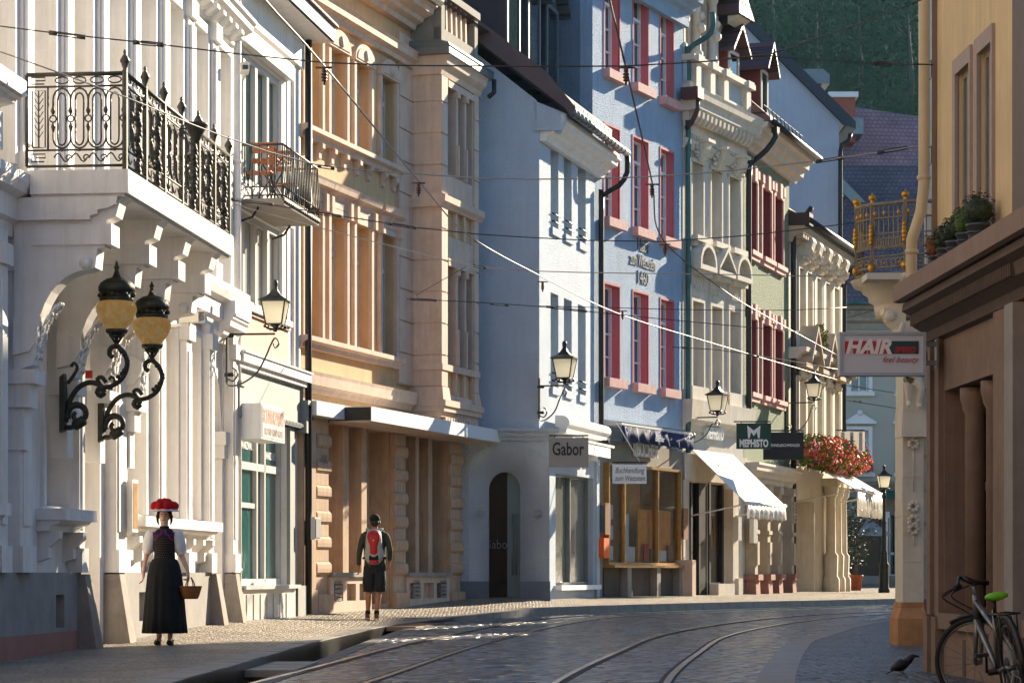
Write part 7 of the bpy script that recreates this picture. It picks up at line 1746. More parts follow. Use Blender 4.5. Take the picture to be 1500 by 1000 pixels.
wire('span wire running down across the lower tan windows to the pale gable', [(325,294,37),(454,330,38),(580,362,38.5),(700,391,39),(850,399,39),(1000,401,39.2),(1220,405,40)], .008, 'wire_pale', turn=[(693,712,389,393,39)])
wire('span wire level with the lower window heads of the pale house', [(596,438,43),(690,442,43.5),(789,449,44),(908,461,44.5),(1000,470,45),(1170,486,46)], .008, turn=[(600,640,438,440,43),(718,745,445,447,43.6),(800,860,449,456,44)])
wire('thin upper companion wire crossing the pink windows', [(789,448,44),(908,451,44.5),(1035,454,45),(1160,454,46),(1240,450,47)], .007, ins=[(912,462,44.5)])
wire('low span wire in front of the cream house windows', [(985,508,49),(1050,512,49.5),(1107,520,50),(1228,541,52)], .008, turn=[(1095,1112,519,522,50),(1000,1010,509,510,49)])
wire('slanting tie wire beside the rusticated oriel corner', [(610,432,39),(650,409,38.5),(682,391,38)], .006)
for i, (lab, pts) in enumerate((('upper one of the distant wires in front of the sage green house', [(1225,538,84),(1290,541,84),(1345,553,84)]), ('middle distant wire in front of the sage green house', [(1225,562,84),(1290,572,84),(1345,580,84)]), ('lower dark distant wire in front of the sage green house', [(1225,584,84),(1290,594,84),(1345,603,84)]), ('topmost faint distant wire under the projecting sign', [(1225,470,84),(1290,452,84),(1345,440,84)]))):
    wire(lab, pts, .014, turn=[(1250,1262,pts[0][1]+3,pts[0][1]+4,83.9)] if i < 3 else ())
# ================================================================== people
def limb(pts, name, mt, parent, sub=2):
    """one skinned chain"""
    j = {str(i): p for i, p in enumerate(pts)}
    return bake(skin_fig(name, j, [(str(i), str(i+1)) for i in range(len(pts)-1)], mt, parent, sub=sub))
def shell_of(rings, name, mt, parent, n=28, fold=0, nf=14, solid=.0):
    """cloth surface from elliptical rings (cx, cy, z, rx, ry)"""
    m = MB(); vs = []
    for i, (cx, cy, z, rx, ry) in enumerate(rings):
        f = fold*(i/(len(rings)-1))**1.2
        for k in range(n):
            a = 2*math.pi*k/n; w = 1+f*(math.sin(nf*a+.6*math.sin(3*a))*.6+.4*math.sin((nf//2+2)*a+1.3))
            vs.append((cx+rx*w*math.cos(a), cy+ry*w*math.sin(a), z))
    R_ = len(rings); fs = [(i*n+k, i*n+(k+1)%n, (i+1)*n+(k+1)%n, (i+1)*n+k) for i in range(R_-1) for k in range(n)]
    fs = [tuple(reversed(f)) for f in fs] if rings[0][2] > rings[-1][2] else fs
    fs += [tuple(range(n)) if rings[0][2] > rings[-1][2] else tuple(range(n-1,-1,-1))]
    m.add(vs, fs, smooth=True); return m.build(name, mt, parent)
def hand_joints(p, d, side, s=1.0, curl=.4):
    """palm, thumb and four fingers from wrist p along d; side = thumb side vector"""
    p = Vector(p); d = Vector(d).normalized(); sd = Vector(side); sd = (sd-d*sd.dot(d)).normalized(); nrm = d.cross(sd)
    J = {'palm': (*(p+d*.05*s), .024*s, .018*s)}; B = []
    for i, (o, l) in enumerate(((.030,.074),(.010,.084),(-.010,.078),(-.029,.062))):
        a = p+d*.085*s+sd*o*s; b = a+(d*math.cos(curl*.6)+nrm*math.sin(curl*.6))*l*.5*s; c = b+(d*math.cos(curl*1.9)+nrm*math.sin(curl*1.9))*l*.5*s
        J['k%d'%i] = (*a, .0085*s); J['m%d'%i] = (*b, .008*s); J['t%d'%i] = (*c, .0065*s); B += [('palm','k%d'%i),('k%d'%i,'m%d'%i),('m%d'%i,'t%d'%i)]
    a = p+d*.045*s+sd*.034*s; b = a+(d*.8+sd*.5)*.03*s; c = b+(d*.95+sd*.1)*.026*s
    J['th0'] = (*a, .011*s); J['th1'] = (*b, .010*s); J['th2'] = (*c, .008*s); B += [('palm','th0'),('th0','th1'),('th1','th2')]
    return J, B
def body(parent, J, B, hands, mt, name='body'):
    J = dict(J); B = list(B)
    for pre, wrist, d, side, s, curl in hands:
        hj, hb = hand_joints(J[wrist][:3], d, side, s, curl)
        for k, v in hj.items(): J[pre+k] = v
        B.append((wrist, pre+'palm')); B += [(pre+a, pre+b) for a, b in hb]
    return bake(skin_fig(name, J, B, mt, parent))
# ---- woman in folk costume
wy = 29.4; wx_ = WX(241, wy); wz = pave_z(wx_, wy)
Wm = empty('person', (wx_, wy, wz), 'woman in a red pompom hat, black dress and white sleeves walking with a basket', 'person')
J = {'pel':(0,0,.95,.12,.10),'bel':(0,0,1.05,.11,.09),'che':(0,.0,1.25,.125,.09),'nk0':(0,0,1.385,.055,.05),'nk1':(0,-.01,1.44,.045,.045),'chn':(0,-.025,1.49,.055,.062),'hd':(0,-.015,1.55,.068,.08),'cr':(0,0,1.61,.06,.07),
 'sR':(-.155,.01,1.345,.05),'eR':(-.215,.02,1.10,.036),'wR':(-.245,-.04,.885,.025),
 'sL':(.155,.01,1.345,.05),'eL':(.195,.02,1.09,.036),'wL':(.285,-.06,.895,.025),
 'hR':(-.085,0,.9,.09),'kR':(-.08,-.05,.5,.055),'cR':(-.075,0,.32,.05),'aR':(-.065,.02,.09,.032),'tR':(-.075,-.10,.03,.03),
 'hL':(.085,0,.9,.09),'kL':(.07,-.03,.5,.055),'cL':(.07,.02,.32,.05),'aL':(.06,.05,.09,.032),'tL':(.07,-.07,.03,.03)}
Bn = [('pel','bel'),('bel','che'),('che','nk0'),('nk0','nk1'),('nk1','chn'),('chn','hd'),('hd','cr'),('che','sR'),('sR','eR'),('eR','wR'),('che','sL'),('sL','eL'),('eL','wL'),('pel','hR'),('hR','kR'),('kR','cR'),('cR','aR'),('aR','tR'),('pel','hL'),('hL','kL'),('kL','cL'),('cL','aL'),('aL','tL')]
bd = body(Wm, J, Bn, [('r_','wR',(-.05,-.05,-1),(.2,-1,0),1,.5),('l_','wL',(.1,-.02,-1),(-.1,-1,0),1,1.1)], 'skin')
m = MB(); 
for s in (-1, 1): m.ball((s*.026,-.082,1.545), .008, 8, 5, sc=(1.3,.5,.55))
m.build('eye', 'letter_black', bd)
m = MB()
for s in (-1, 1): m.tube([(s*.012,-.088,1.562),(s*.03,-.088,1.568),(s*.045,-.078,1.562)], .0035, 4)
m.build('eyebrow', 'hair_dark', bd)
m = MB(); m.ball((0,-.092,1.525), .012, 8, 6, sc=(.8,.9,1.7)); m.build('nose', 'skin', bd)
m = MB(); m.ball((0,-.086,1.493), .018, 8, 5, sc=(1.1,.5,.42)); m.build('mouth', 'lips', bd)
m = MB()
for s in (-1, 1): m.ball((s*.07,.0,1.535), .02, 6, 5, sc=(.5,.8,1.3))
m.build('ear', 'skin', bd)
m = MB(); m.ball((0,.03,1.575), .092, 14, 9, sc=(.93,1.0,1.0))
for s in (-1, 1):
    m.tube([(s*.066,-.02,1.60),(s*.084,-.01,1.54),(s*.082,.005,1.48),(s*.07,.01,1.44)], [.016,.019,.015,.006], 9)
m.build('hair', 'hair_dark', Wm)
# hat: white brim, fourteen red wool balls
m = MB(); m.lathe([(.02,.03),(.12,.018),(.172,.0),(.178,.004),(.172,.010),(.12,.04),(.07,.06),(.02,.075)], (0,-.012,1.600), 30)
hat = m.build('hat', 'blouse', Wm)
def pom(c, r_):
    q = MB(); seg, rg = 14, 10; q.ball(c, r_, seg, rg, jit=.07); o = q.build('pompom', 'pompom', hat); return o
for k in range(9): a = 2*math.pi*k/9+.2; pom((.118*math.cos(a), -.01+.118*math.sin(a), 1.661), .056)
for k in range(4): a = 2*math.pi*k/4+.5; pom((.052*math.cos(a), -.01+.052*math.sin(a), 1.700), .052)
pom((0,-.01,1.722), .04)
# dress
shell_of([(0,0,1.03,.145,.115),(0,0,.97,.175,.145),(0,0,.85,.205,.175),(0,0,.6,.228,.2),(0,0,.35,.245,.22),(.0,0,.15,.262,.235),(0,0,.145,.25,.22)], 'skirt', 'black_cloth', Wm, 96, .085, 15)
bo = shell_of([(0,0,1.40,.05,.055),(0,0,1.385,.09,.07),(0,.0,1.34,.135,.095),(0,-.005,1.27,.145,.115),(0,-.005,1.2,.142,.12),(0,0,1.1,.125,.10),(0,0,1.03,.13,.105),(0,0,1.0,.145,.118)], 'bodice', 'bodice_cloth', Wm, 28)
def on_bodice(x, z):
    pr = [(1.34,.135,.095),(1.27,.145,.115),(1.2,.142,.12),(1.1,.125,.10),(1.03,.13,.105)]
    for (z1,a1,b1),(z0,a0,b0) in zip(pr, pr[1:]):
        if z0 <= z <= z1: t = (z-z0)/(z1-z0); a = a0+(a1-a0)*t; b = b0+(b1-b0)*t; return -.003-b*math.sqrt(max(0,1-(x/a)**2))-.004
    return -.11
m = MB()
for i in range(9):
    for k in range(-4, 5):
        x = k*.026+(.013 if i%2 else 0); z = 1.05+.028*i
        if abs(x) < .115: m.ball((x, on_bodice(x,z)+.002, z), .0032, 5, 3)
m.build('embroidery', 'brass_frame', bo)
m = MB()
for s in (-1, 1):
    P = [(s*.015,1.385),(s*.03,1.33),(s*.07,1.305),(s*.115,1.31),(s*.11,1.35)]; m.strap([(x, on_bodice(x,z)-.004 if z < 1.34 else -.098+.25*abs(x), z) for x, z in P], .004, .034, side=(0,1,0))
m.build('collar', 'purple_cloth', bo)
m = MB()
for s in (-1, 1): m.tube([(s*.07,on_bodice(.07,1.28)-.003,1.285),(s*.115,on_bodice(.115,1.25)-.003,1.25)], .006, 4)
m.build('ribbon', 'red_cloth', bo)
m = MB(); m.lathe([(.056,0),(.058,.015),(.056,.03)], (0,-.003,1.395), 16); m.build('choker', 'bodice_cloth', Wm)
for s, el in ((-1,(-.212,.015,1.10)), (1,(.196,.015,1.09))):
    m = MB(); a = Vector((s*.135,.01,1.375)); b = Vector(el); n = 18; vs = []; rs = [.05,.075,.082,.084,.080,.070,.050,.058]; ax = (b-a).normalized(); u_ = ax.orthogonal().normalized(); v_ = ax.cross(u_)
    for i, rr in enumerate(rs):
        c = a.lerp(b, [0,.12,.3,.5,.7,.85,.95,1.02][i])
        for k in range(n): t = 2*math.pi*k/n; w = rr*(1+.035*math.sin(7*t+i)); vs.append(tuple(c+(u_*math.cos(t)+v_*math.sin(t))*w))
    m.add(vs, [(i*n+k, i*n+(k+1)%n, (i+1)*n+(k+1)%n, (i+1)*n+k) for i in range(len(rs)-1) for k in range(n)]+[tuple(range(n-1,-1,-1))], smooth=True); m.build('sleeve', 'blouse', Wm)
for s, ft in ((-1,(-.075,-.04)), (1,(.07,-.01))):
    m = MB(); m.ball((ft[0], ft[1]-.045, .032), .05, 12, 7, sc=(.85,1.35,.62)); m.ball((ft[0], ft[1]+.065, .035), .042, 10, 6, sc=(.8,1.1,.85)); m.box(ft[0]-.028, ft[0]+.028, ft[1]+.05, ft[1]+.1, 0, .03); m.tube([(ft[0]-.04,ft[1]+.03,.05),(ft[0],ft[1]+.02,.085),(ft[0]+.04,ft[1]+.03,.05)], .009, 5); m.build('shoe', 'letter_black', Wm)
# basket in her hand
bk = empty('basket', (wx_+.315, wy-.06, wz+.555), 'small brown wicker basket held in the hand of the woman in the red hat', 'basket')
m = MB(); n = 28; prof = [(.085,.0),(.10,.03),(.115,.08),(.128,.13),(.13,.145),(.12,.145),(.108,.08),(.08,.02)]; vs = []
for i, (r_, z) in enumerate(prof):
    for k in range(n): a = 2*math.pi*k/n; w = 1+.02*(1 if k%2 else -1); vs.append((r_*w*1.05*math.cos(a), r_*w*.75*math.sin(a), z))
m.add(vs, [(i*n+k, i*n+(k+1)%n, (i+1)*n+(k+1)%n, (i+1)*n+k) for i in range(len(prof)-1) for k in range(n)]+[tuple(range(n-1,-1,-1)), tuple((len(prof)-1)*n+k for k in range(n))], smooth=True)
m.tube([(.137*math.cos(k*.3), .098*math.sin(k*.3), .147) for k in range(22)], .008, 6); m.build('bowl', 'wicker', bk)
m = MB()
for s in (-1, 1): m.tube([(s*.05,-.085,.13),(s*.035,-.06,.2),(s*.012-.0,-.01,.255),(s*.012,.01,.255),(s*.035,.06,.2),(s*.05,.085,.13)], .007, 6)
m.build('handle', 'wicker', bk)
# ---- man walking away with a red rucksack
my = 41.6; mx = WX(549, my); mz = pave_z(mx, my)
Mn = empty('person', (mx, my, mz), 'man in a dark cap, olive shirt and black shorts walking away with a rucksack', 'person')
J = {'pel':(0,0,.96,.13,.10),'bel':(0,.0,1.08,.13,.09),'che':(0,.02,1.32,.155,.10),'nk0':(0,.01,1.50,.06,.06),'nk1':(0,.02,1.56,.052,.052),'hd':(0,.03,1.65,.075,.09),'cr':(0,.02,1.72,.07,.085),
 'sL':(-.19,.02,1.43,.062),'eL':(-.262,.0,1.14,.045),'wL':(-.272,.07,.90,.03),
 'sR':(.19,.02,1.43,.062),'eR':(.265,-.03,1.16,.045),'wR':(.245,.04,.97,.03),
 'hL':(-.09,0,.93,.10),'kL':(-.10,.03,.50,.058),'cL':(-.105,-.02,.36,.058),'aL':(-.115,-.0,.11,.035),'tL':(-.13,.15,.04,.038),
 'hR':(.09,0,.93,.10),'kR':(.07,-.02,.50,.058),'cR':(.06,-.08,.36,.058),'aR':(.035,-.10,.11,.035),'tR':(.05,.04,.04,.038)}
Bn = [('pel','bel'),('bel','che'),('che','nk0'),('nk0','nk1'),('nk1','hd'),('hd','cr'),('che','sL'),('sL','eL'),('eL','wL'),('che','sR'),('sR','eR'),('eR','wR'),('pel','hL'),('hL','kL'),('kL','cL'),('cL','aL'),('aL','tL'),('pel','hR'),('hR','kR'),('kR','cR'),('cR','aR'),('aR','tR')]
bd = body(Mn, J, Bn, [('l_','wL',(.05,.1,-1),(.1,1,0),1.05,-.6),('r_','wR',(-.1,.1,-1),(-.1,1,0),1.05,-.9)], 'skin_tan')
m = MB()
for s in (-1, 1): m.ball((s*.083,.02,1.635), .028, 8, 6, sc=(.45,.8,1.2))
m.build('ear', 'skin_tan', bd)
m = MB(); m.ball((0,.105,1.63), .014, 6, 5, sc=(.8,1,1.5)); m.build('nose', 'skin_tan', bd)
m = MB(); m.ball((0,.0,1.635), .082, 14, 9, sc=(.93,1,.95)); m.build('hair', 'hair_dark', Mn)
m = MB(); m.ball((0,.02,1.70), .1, 16, 9, sc=(.92,1.05,.85)); m.prism([(-.07,0),(.07,0),(.055,.09),(-.055,.09)], 'z', 1.685, 1.695, M=Matrix.Translation((0,.11,0))); m.build('cap', 'black_cloth', Mn)
shell_of([(0,.01,1.535,.06,.06),(0,.01,1.515,.10,.075),(0,.02,1.485,.175,.09),(0,.02,1.43,.215,.115),(0,.02,1.34,.205,.125),(0,.01,1.1,.175,.12),(0,0,.95,.178,.125),(0,0,.88,.182,.13),(0,0,.875,.17,.12)], 'shirt', 'olive_cloth', Mn, 36, .02, 9)
for pts in ([(-.11,.02,1.455,.05),(-.185,.018,1.425,.066),(-.225,.005,1.30,.058),(-.258,.0,1.14,.052),(-.268,.04,1.0,.045),(-.274,.068,.91,.043)], [(.11,.02,1.455,.05),(.185,.018,1.425,.066),(.23,-.01,1.30,.058),(.262,-.03,1.16,.052),(.255,.01,1.05,.045),(.247,.035,.985,.043)]):
    limb(pts, 'sleeve', 'olive_cloth', Mn)
shell_of([(0,0,.98,.165,.12),(0,0,.9,.18,.13),(0,0,.82,.19,.135),(0,0,.78,.185,.13)], 'waist', 'charcoal_cloth', Mn, 30)
for cx, cy, fy in ((-.092,.0,.03), (.082,.0,-.02)):
    shell_of([(cx,cy,.90,.095,.115),(cx,cy,.8,.105,.12),(cx+.002,cy+fy*.5,.65,.108,.115),(cx-.004*(-1 if cx<0 else 1),cy+fy,.47,.108,.11),(cx,cy+fy,.468,.095,.10)], 'shorts_leg', 'charcoal_cloth', Mn, 24, .05, 5)
m = MB(); m.tbox(-.208,-.18,-.05,.06,.60,.74,.012,.01); m.build('pocket', 'charcoal_cloth', Mn); m = MB(); m.tbox(.165,.192,-.06,.05,.58,.72,.012,.01); m.build('pocket', 'charcoal_cloth', Mn)
for fx, fy in ((-.118,.03), (.04,-.08)):
    m = MB(); m.ball((fx,fy+.06,.05), .055, 12, 7, sc=(.9,1.7,.75)); m.ball((fx,fy-.05,.055), .05, 10, 6, sc=(.85,1.1,1.05)); m.build('shoe', 'shoe_brown', Mn)
    m = MB(); m.prism([(-.045,-.1),(.045,-.1),(.05,.05),(.035,.16),(-.035,.16),(-.05,.05)], 'z', 0, .028, M=Matrix.Translation((fx,fy,0))); m.build('sole', 'sand_pier', Mn)
    m = MB(); m.lathe([(.045,.07),(.043,.14),(.048,.15)], (fx,fy-.035,0), 12); m.build('sock', 'charcoal_cloth', Mn)
rs = empty('rucksack', (mx-.005, my-.11, mz+.93), 'red and grey rucksack worn on the back of the walking man', 'rucksack')
def slab(prof, y0, y1, nm, mt, bulge=.0):
    m = MB(); n = len(prof); cx = sum(p[0] for p in prof)/n; cz = sum(p[1] for p in prof)/n
    vs = [(x,y0+.02,z) for x,z in prof]+[(cx+(x-cx)*.8,y0-bulge*.6,cz+(z-cz)*.86) for x,z in prof]+[(cx+(x-cx)*.45,y0-bulge,cz+(z-cz)*.5) for x,z in prof]+[(x,y1,z) for x,z in prof]
    fs = [tuple(2*n+k for k in range(n))]+[(a*n+k,a*n+(k+1)%n,(a+1)*n+(k+1)%n,(a+1)*n+k) for a in (0,1) for k in range(n)]+[(3*n+k,3*n+(k+1)%n,(k+1)%n,k) for k in range(n)]
    m.add(vs, [tuple(reversed(f)) for f in fs], smooth=True); return m.build(nm, mt, rs)
def rp_(pts): return [(p.x,p.y) for p in cr([(*p,0) for p in pts+[pts[0]]], .03)][:-1]
slab(rp_([(-.10,.02),(-.155,.12),(-.14,.3),(-.13,.45),(-.10,.56),(0,.60),(.10,.56),(.13,.45),(.14,.3),(.155,.12),(.10,.02),(0,-.01)]), -.12, .04, 'side_panel', 'grey_pack', .05)
slab(rp_([(-.07,.17),(-.075,.3),(-.11,.45),(-.09,.54),(0,.575),(.09,.54),(.11,.45),(.075,.3),(.07,.17),(0,.14)]), -.165, -.1, 'front_panel', 'red_pack', .035)
slab(rp_([(-.085,.02),(-.07,.09),(0,.07),(.07,.09),(.085,.02),(0,0)]), -.15, -.1, 'lower_pocket', 'red_pack', .02)
slab(rp_([(-.09,.07),(-.085,.17),(-.05,.13),(.05,.13),(.085,.17),(.09,.07),(0,.06)]), -.155, -.1, 'base_pocket', 'black_cloth', .02)
m = MB(); m.add([(-.015,-.206,.39),(.015,-.206,.39),(0,-.206,.43)], [(0,1,2)]); m.build('emblem', 'gold', rs)
m = MB(); m.tube([(-.1,-.17,.47),(0,-.205,.505),(.1,-.17,.47)], .005, 4); m.tube([(-.075,-.17,.28),(.06,-.18,.26)], .004, 4); m.build('zip', 'black_cloth', rs)
for s in (-1, 1):
    m = MB(); m.strap(cr([(s*.09,-.03,.54),(s*.115,.05,.6),(s*.125,.13,.60),(s*.125,.24,.52),(s*.13,.26,.35),(s*.16,.14,.18),(s*.14,.0,.12)], .04), .05, .015, side=(1,0,0)); m.build('strap', 'grey_pack', rs)
    m = MB(); m.tube([(s*.13,-.02,.12),(s*.18,.03,.11),(s*.19,.1,.1)], .018, 6); m.build('hip_belt', 'black_cloth', rs)
# ---- seated person in the far corner, chair, table, parasol, tree in a pot
sd = 80.0; sx_ = WX(1226, sd); szz = pave_z(sx_, sd)
P3 = empty('person', (sx_, sd, szz), 'seated person with crossed bare legs and red shoes past the last column', 'person')
J = {'pel':(-.1,0,.52,.13),'che':(-.18,0,.9,.13),'nk':(-.17,0,1.1,.05),'hd':(-.15,0,1.25,.09),'kR':(.32,-.08,.60,.06),'aR':(.52,-.08,.26,.035),'tR':(.68,-.08,.30,.035),'kL':(.3,.1,.50,.06),'aL':(.32,.08,.1,.035),'tL':(.48,.05,.05,.035),
 's1':(-.18,-.17,1.02,.05),'e1':(-.05,-.22,.78,.04),'w1':(.15,-.15,.68,.03),'s2':(-.18,.17,1.02,.05),'e2':(-.05,.22,.78,.04),'w2':(.15,.12,.68,.03)}
body(P3, J, [('pel','che'),('che','nk'),('nk','hd'),('pel','kR'),('kR','aR'),('aR','tR'),('pel','kL'),('kL','aL'),('aL','tL'),('che','s1'),('s1','e1'),('e1','w1'),('che','s2'),('s2','e2'),('e2','w2')], [('a_','w1',(1,0,-.2),(0,0,1),1,.6),('b_','w2',(1,0,-.2),(0,0,1),1,.6)], 'skin')
shell_of([(-.17,0,1.08,.08,.1),(-.18,0,.98,.15,.2),(-.15,0,.7,.15,.18),(-.1,0,.42,.2,.2)], 'shirt', 'charcoal_cloth', P3)
m = MB(); m.ball((-.16,0,1.29), .1, 10, 7); m.build('hair', 'hair_dark', P3)
for x, y, z, a in ((.62,-.08,.30,.25),(.42,.06,.06,0)):
    m = MB(); m.ball((x,y,z), .055, 8, 6, sc=(2.1,.8,.8)); m.build('shoe', 'red_cloth', P3)
ch_ = empty('cafe_chair', (sx_-.12, sd, szz), 'dark cafe chair under the seated person in the far corner', 'chair')
m = MB(); m.box(-.22,.22,-.22,.22,.40,.43); m.build('seat', 'dark_metal', ch_); m = MB(); m.box(-.26,-.22,-.22,.22,.43,.9); m.build('backrest', 'dark_metal', ch_)
for a in (-1,1):
    for b in (-1,1): m = MB(); m.tube([(a*.2,b*.2,.4),(a*.23,b*.23,0)], .015, 5); m.build('leg', 'dark_metal', ch_)
tx = WX(1231, 82); tb = empty('cafe_table', (tx, 82, pave_z(tx, 82)), 'small round cafe table with glasses in the shade of the far corner', 'table')
m = MB(); m.lathe([(.38,.72),(.38,.74)], (0,0,0), 18); m.build('table_top', 'cam_white', tb); m = MB(); m.lathe([(.22,0),(.2,.03),(.03,.06),(.03,.72)], (0,0,0), 10); m.build('leg', 'dark_metal', tb)
for k, (a, b) in enumerate(((-.15,-.1),(.0,-.18),(.15,-.05),(.05,.1))):
    m = MB(); m.lathe([(.03,0),(.035,.02),(.04,.12)], (0,0,0), 8); o = m.build('drinking_glass', 'cam_white', None, (tx+a, 82+b, pave_z(tx,82)+.742)); tag(o, 'small clear drinking glass standing on the far cafe table', 'glass', 'glasses on the cafe table')
ux = WX(1234, 84); um = empty('parasol', (ux, 84, pave_z(ux,84)), 'closed dark green parasol in the shade past the last column', 'parasol')
m = MB(); z1_ = WZ(752,84)-um.location.z; z0_ = WZ(806,84)-um.location.z; m.lathe([(.02,z1_),(.05,z1_-.1),(.14,z0_+.4),(.2,z0_+.12),(.17,z0_),(.05,z0_+.05)], (0,0,0), 16, wob=.12, nw=8); m.build('canopy', 'parasol_green', um); m = MB(); m.lathe([(.2,0),(.2,.06),(.03,.08),(.03,z1_+.1)], (0,0,0), 8); m.build('pole', 'cam_white', um)
def potted_tree(u, dd, pot_r, ph, vt, cr_, label, n=900, seed=2, leaf='leaf_dark'):
    x = WX(u, dd); z = pave_z(x, dd); r = empty('potted_tree', (x, dd, z), label, 'potted tree'); q = random.Random(seed)
    m = MB(); m.lathe([(pot_r*.75,0),(pot_r*.95,ph*.85),(pot_r*1.05,ph*.86),(pot_r*1.05,ph),(pot_r*.9,ph),(pot_r*.88,ph*.9)], (0,0,0), 18); m.build('pot', 'terracotta', r)
    H_ = WZ(vt,dd)-z; m = MB(); tr_ = MB(); tr_.tube([(0,0,ph*.8),(.03,0,ph+.5),(-.02,.02,ph+1.0),(.02,0,H_*.8)], [.05,.04,.03,.01], 7)
    for k in range(16):
        a = q.uniform(0,6.28); z0 = q.uniform(ph+.4, H_*.75); e = Vector((math.cos(a)*cr_*.8, math.sin(a)*cr_*.6, z0+q.uniform(.2,.7))); tr_.tube([(0,0,z0), (e.x*.5,e.y*.5,(z0+e.z)/2+.05), e], [.018,.012,.005], 5)
    tr_.build('trunk', 'bark', r)
    for k in range(n):
        a = q.uniform(0,6.28); t = q.random(); zz = ph+.3+(H_-ph-.3)*t; rr = cr_*(.45+.55*math.sin(math.pi*min(1,t*1.05)))*math.sqrt(q.random())*(1+.3*math.sin(a*3+zz*4)); s = q.uniform(.04,.10)
        M = Matrix.Translation((rr*math.cos(a), rr*math.sin(a), zz)) @ Matrix.Rotation(q.uniform(0,6.3),4,'Z') @ Matrix.Rotation(q.uniform(-1.3,1.3),4,'X')
        m.add([(-s,0,0),(0,-s*.3,.0),(s,0,0),(0,s*.3,0)], [(0,1,2,3)], M=M)
    m.build('crown', leaf, r)
potted_tree(1253, 79, .24, .5, 742, .62, 'dark leafy tree in a terracotta pot beside the far lamp post')
potted_tree(1243, 90, .3, .5, 728, .8, 'larger dark shrub in a pot behind the green parasol', 900, 4)

# ================================================================== bird and bicycle
cy_ = 21.9; cx_ = WX(1322, cy_); cz_ = .075
Bd = empty('bird', (cx_, cy_, cz_), 'small black bird standing on the shaded pavement at the lower right', 'bird')
m = MB(); bq = cr([(-.095,0,.050),(-.07,0,.064),(-.03,0,.084),(.01,0,.100),(.04,0,.120),(.062,0,.142),(.082,0,.158),(.100,0,.162),(.112,0,.160)], .008); kr = [.008,.026,.044,.050,.042,.031,.030,.022,.008]
rr_ = [kr[min(8,int(i*8/(len(bq)-1)))]*(1-(i*8/(len(bq)-1))%1)+kr[min(8,int(i*8/(len(bq)-1))+1)]*((i*8/(len(bq)-1))%1) for i in range(len(bq))]
m.tube(bq, rr_, 14); bb = m.build('body', 'feather', Bd)
m = MB(); m.tube([(.104,0,.163),(.122,0,.160),(.140,0,.152)], [.010,.007,.001], 7); m.build('beak', 'letter_black', bb)
m = MB(); m.add([(-.06,-.02,.065),(-.06,.02,.065),(-.155,.016,.012),(-.155,-.016,.012),(-.06,-.02,.05),(-.06,.02,.05),(-.155,.016,.006),(-.155,-.016,.006)], [(0,1,2,3),(7,6,5,4),(0,3,7,4),(1,5,6,2),(3,2,6,7)]); m.build('tail', 'feather', bb)
for s in (-1, 1):
    m = MB(); m.ball((0,0,0), .05, 12, 7, sc=(1.35,.22,.55), M=Matrix.Translation((-.025,s*.042,.092)) @ Matrix.Rotation(R(-24),4,'Y')); m.build('wing', 'feather', bb)
    m = MB(); x = -.005+s*.012; m.tube([(x-.01,s*.02,.05),(x+.005,s*.02,.025),(x,s*.02,.004)], .004, 5)
    for a in (-.5,0,.5): m.tube([(x,s*.02,.004),(x+.022*math.cos(a),s*.02+.022*math.sin(a),.002)], .0025, 4)
    m.tube([(x,s*.02,.004),(x-.015,s*.02,.002)], .0025, 4); m.build('leg', 'letter_black', bb)
    m = MB(); m.ball((.092,s*.026,.165), .004, 6, 4); m.build('eye', 'dark_metal', bb)
BK = empty('bicycle', (3.50, 17.62, .0), 'silver bicycle with a lime green saddle leaning against the right-hand wall', 'bicycle')
BK.rotation_euler = (R(-7), 0, R(92))       # local x = forward (away from the camera), leaning to the wall
def wheel(x, steer=0, nm='front_wheel'):
    w = empty(nm, (x, 0, .34), None, None, None, steer); w.parent = BK
    del_ = w
    m = MB(); n = 36
    def ring(R0, r0, k=8): 
        vs = [((R0+r0*math.cos(2*math.pi*j/k))*math.cos(2*math.pi*i/n), r0*math.sin(2*math.pi*j/k), (R0+r0*math.cos(2*math.pi*j/k))*math.sin(2*math.pi*i/n)) for i in range(n) for j in range(k)]
        return vs, [(i*k+j, i*k+(j+1)%k, ((i+1)%n)*k+(j+1)%k, ((i+1)%n)*k+j) for i in range(n) for j in range(k)]
    m.add(*ring(.322,.022), smooth=True); m.build('tyre', 'rubber', w)
    m = MB(); m.add(*ring(.298,.010,6), smooth=True); m.build('rim', 'bike_alu', w)
    m = MB(); m.tube([(0,-.045,0),(0,.045,0)], .018, 8)
    for k in range(24): a = 2*math.pi*k/24; s = 1 if k%2 else -1; m.tube([(.018*math.cos(a+.8*s), s*.03, .018*math.sin(a+.8*s)), (.295*math.cos(a),0,.295*math.sin(a))], .0014, 3)
    m.build('spokes', 'bike_alu', w)
    if nm == 'rear_wheel':
        m = MB(); m.tube([(.355*math.cos(R(a)), 0, .355*math.sin(R(a))) for a in range(20,200,15)], .022, 5); m.build('mudguard', 'dark_metal', w); m = MB(); m.lathe([(.001,0),(.05,0),(.05,.01),(.001,.012)], (0,0,0), 16, M=Matrix.Translation((0,-.05,0)) @ Matrix.Rotation(R(90),4,'X')); m.build('sprocket', 'dark_metal', w)
    else:
        m = MB(); m.tube([(.355*math.cos(R(a)), 0, .355*math.sin(R(a))) for a in range(60,200,15)], .022, 5); m.build('mudguard', 'dark_metal', w)
    return w
ST = R(55)
wheel(-.52, 0, 'rear_wheel'); fw_ = wheel(.52, ST)
m = MB(); hd = Vector((.36,0,.80)); hb = Vector((.40,0,.66)); bbk = Vector((-.08,0,.30)); st = Vector((-.20,0,.74)); ra = Vector((-.52,0,.34))
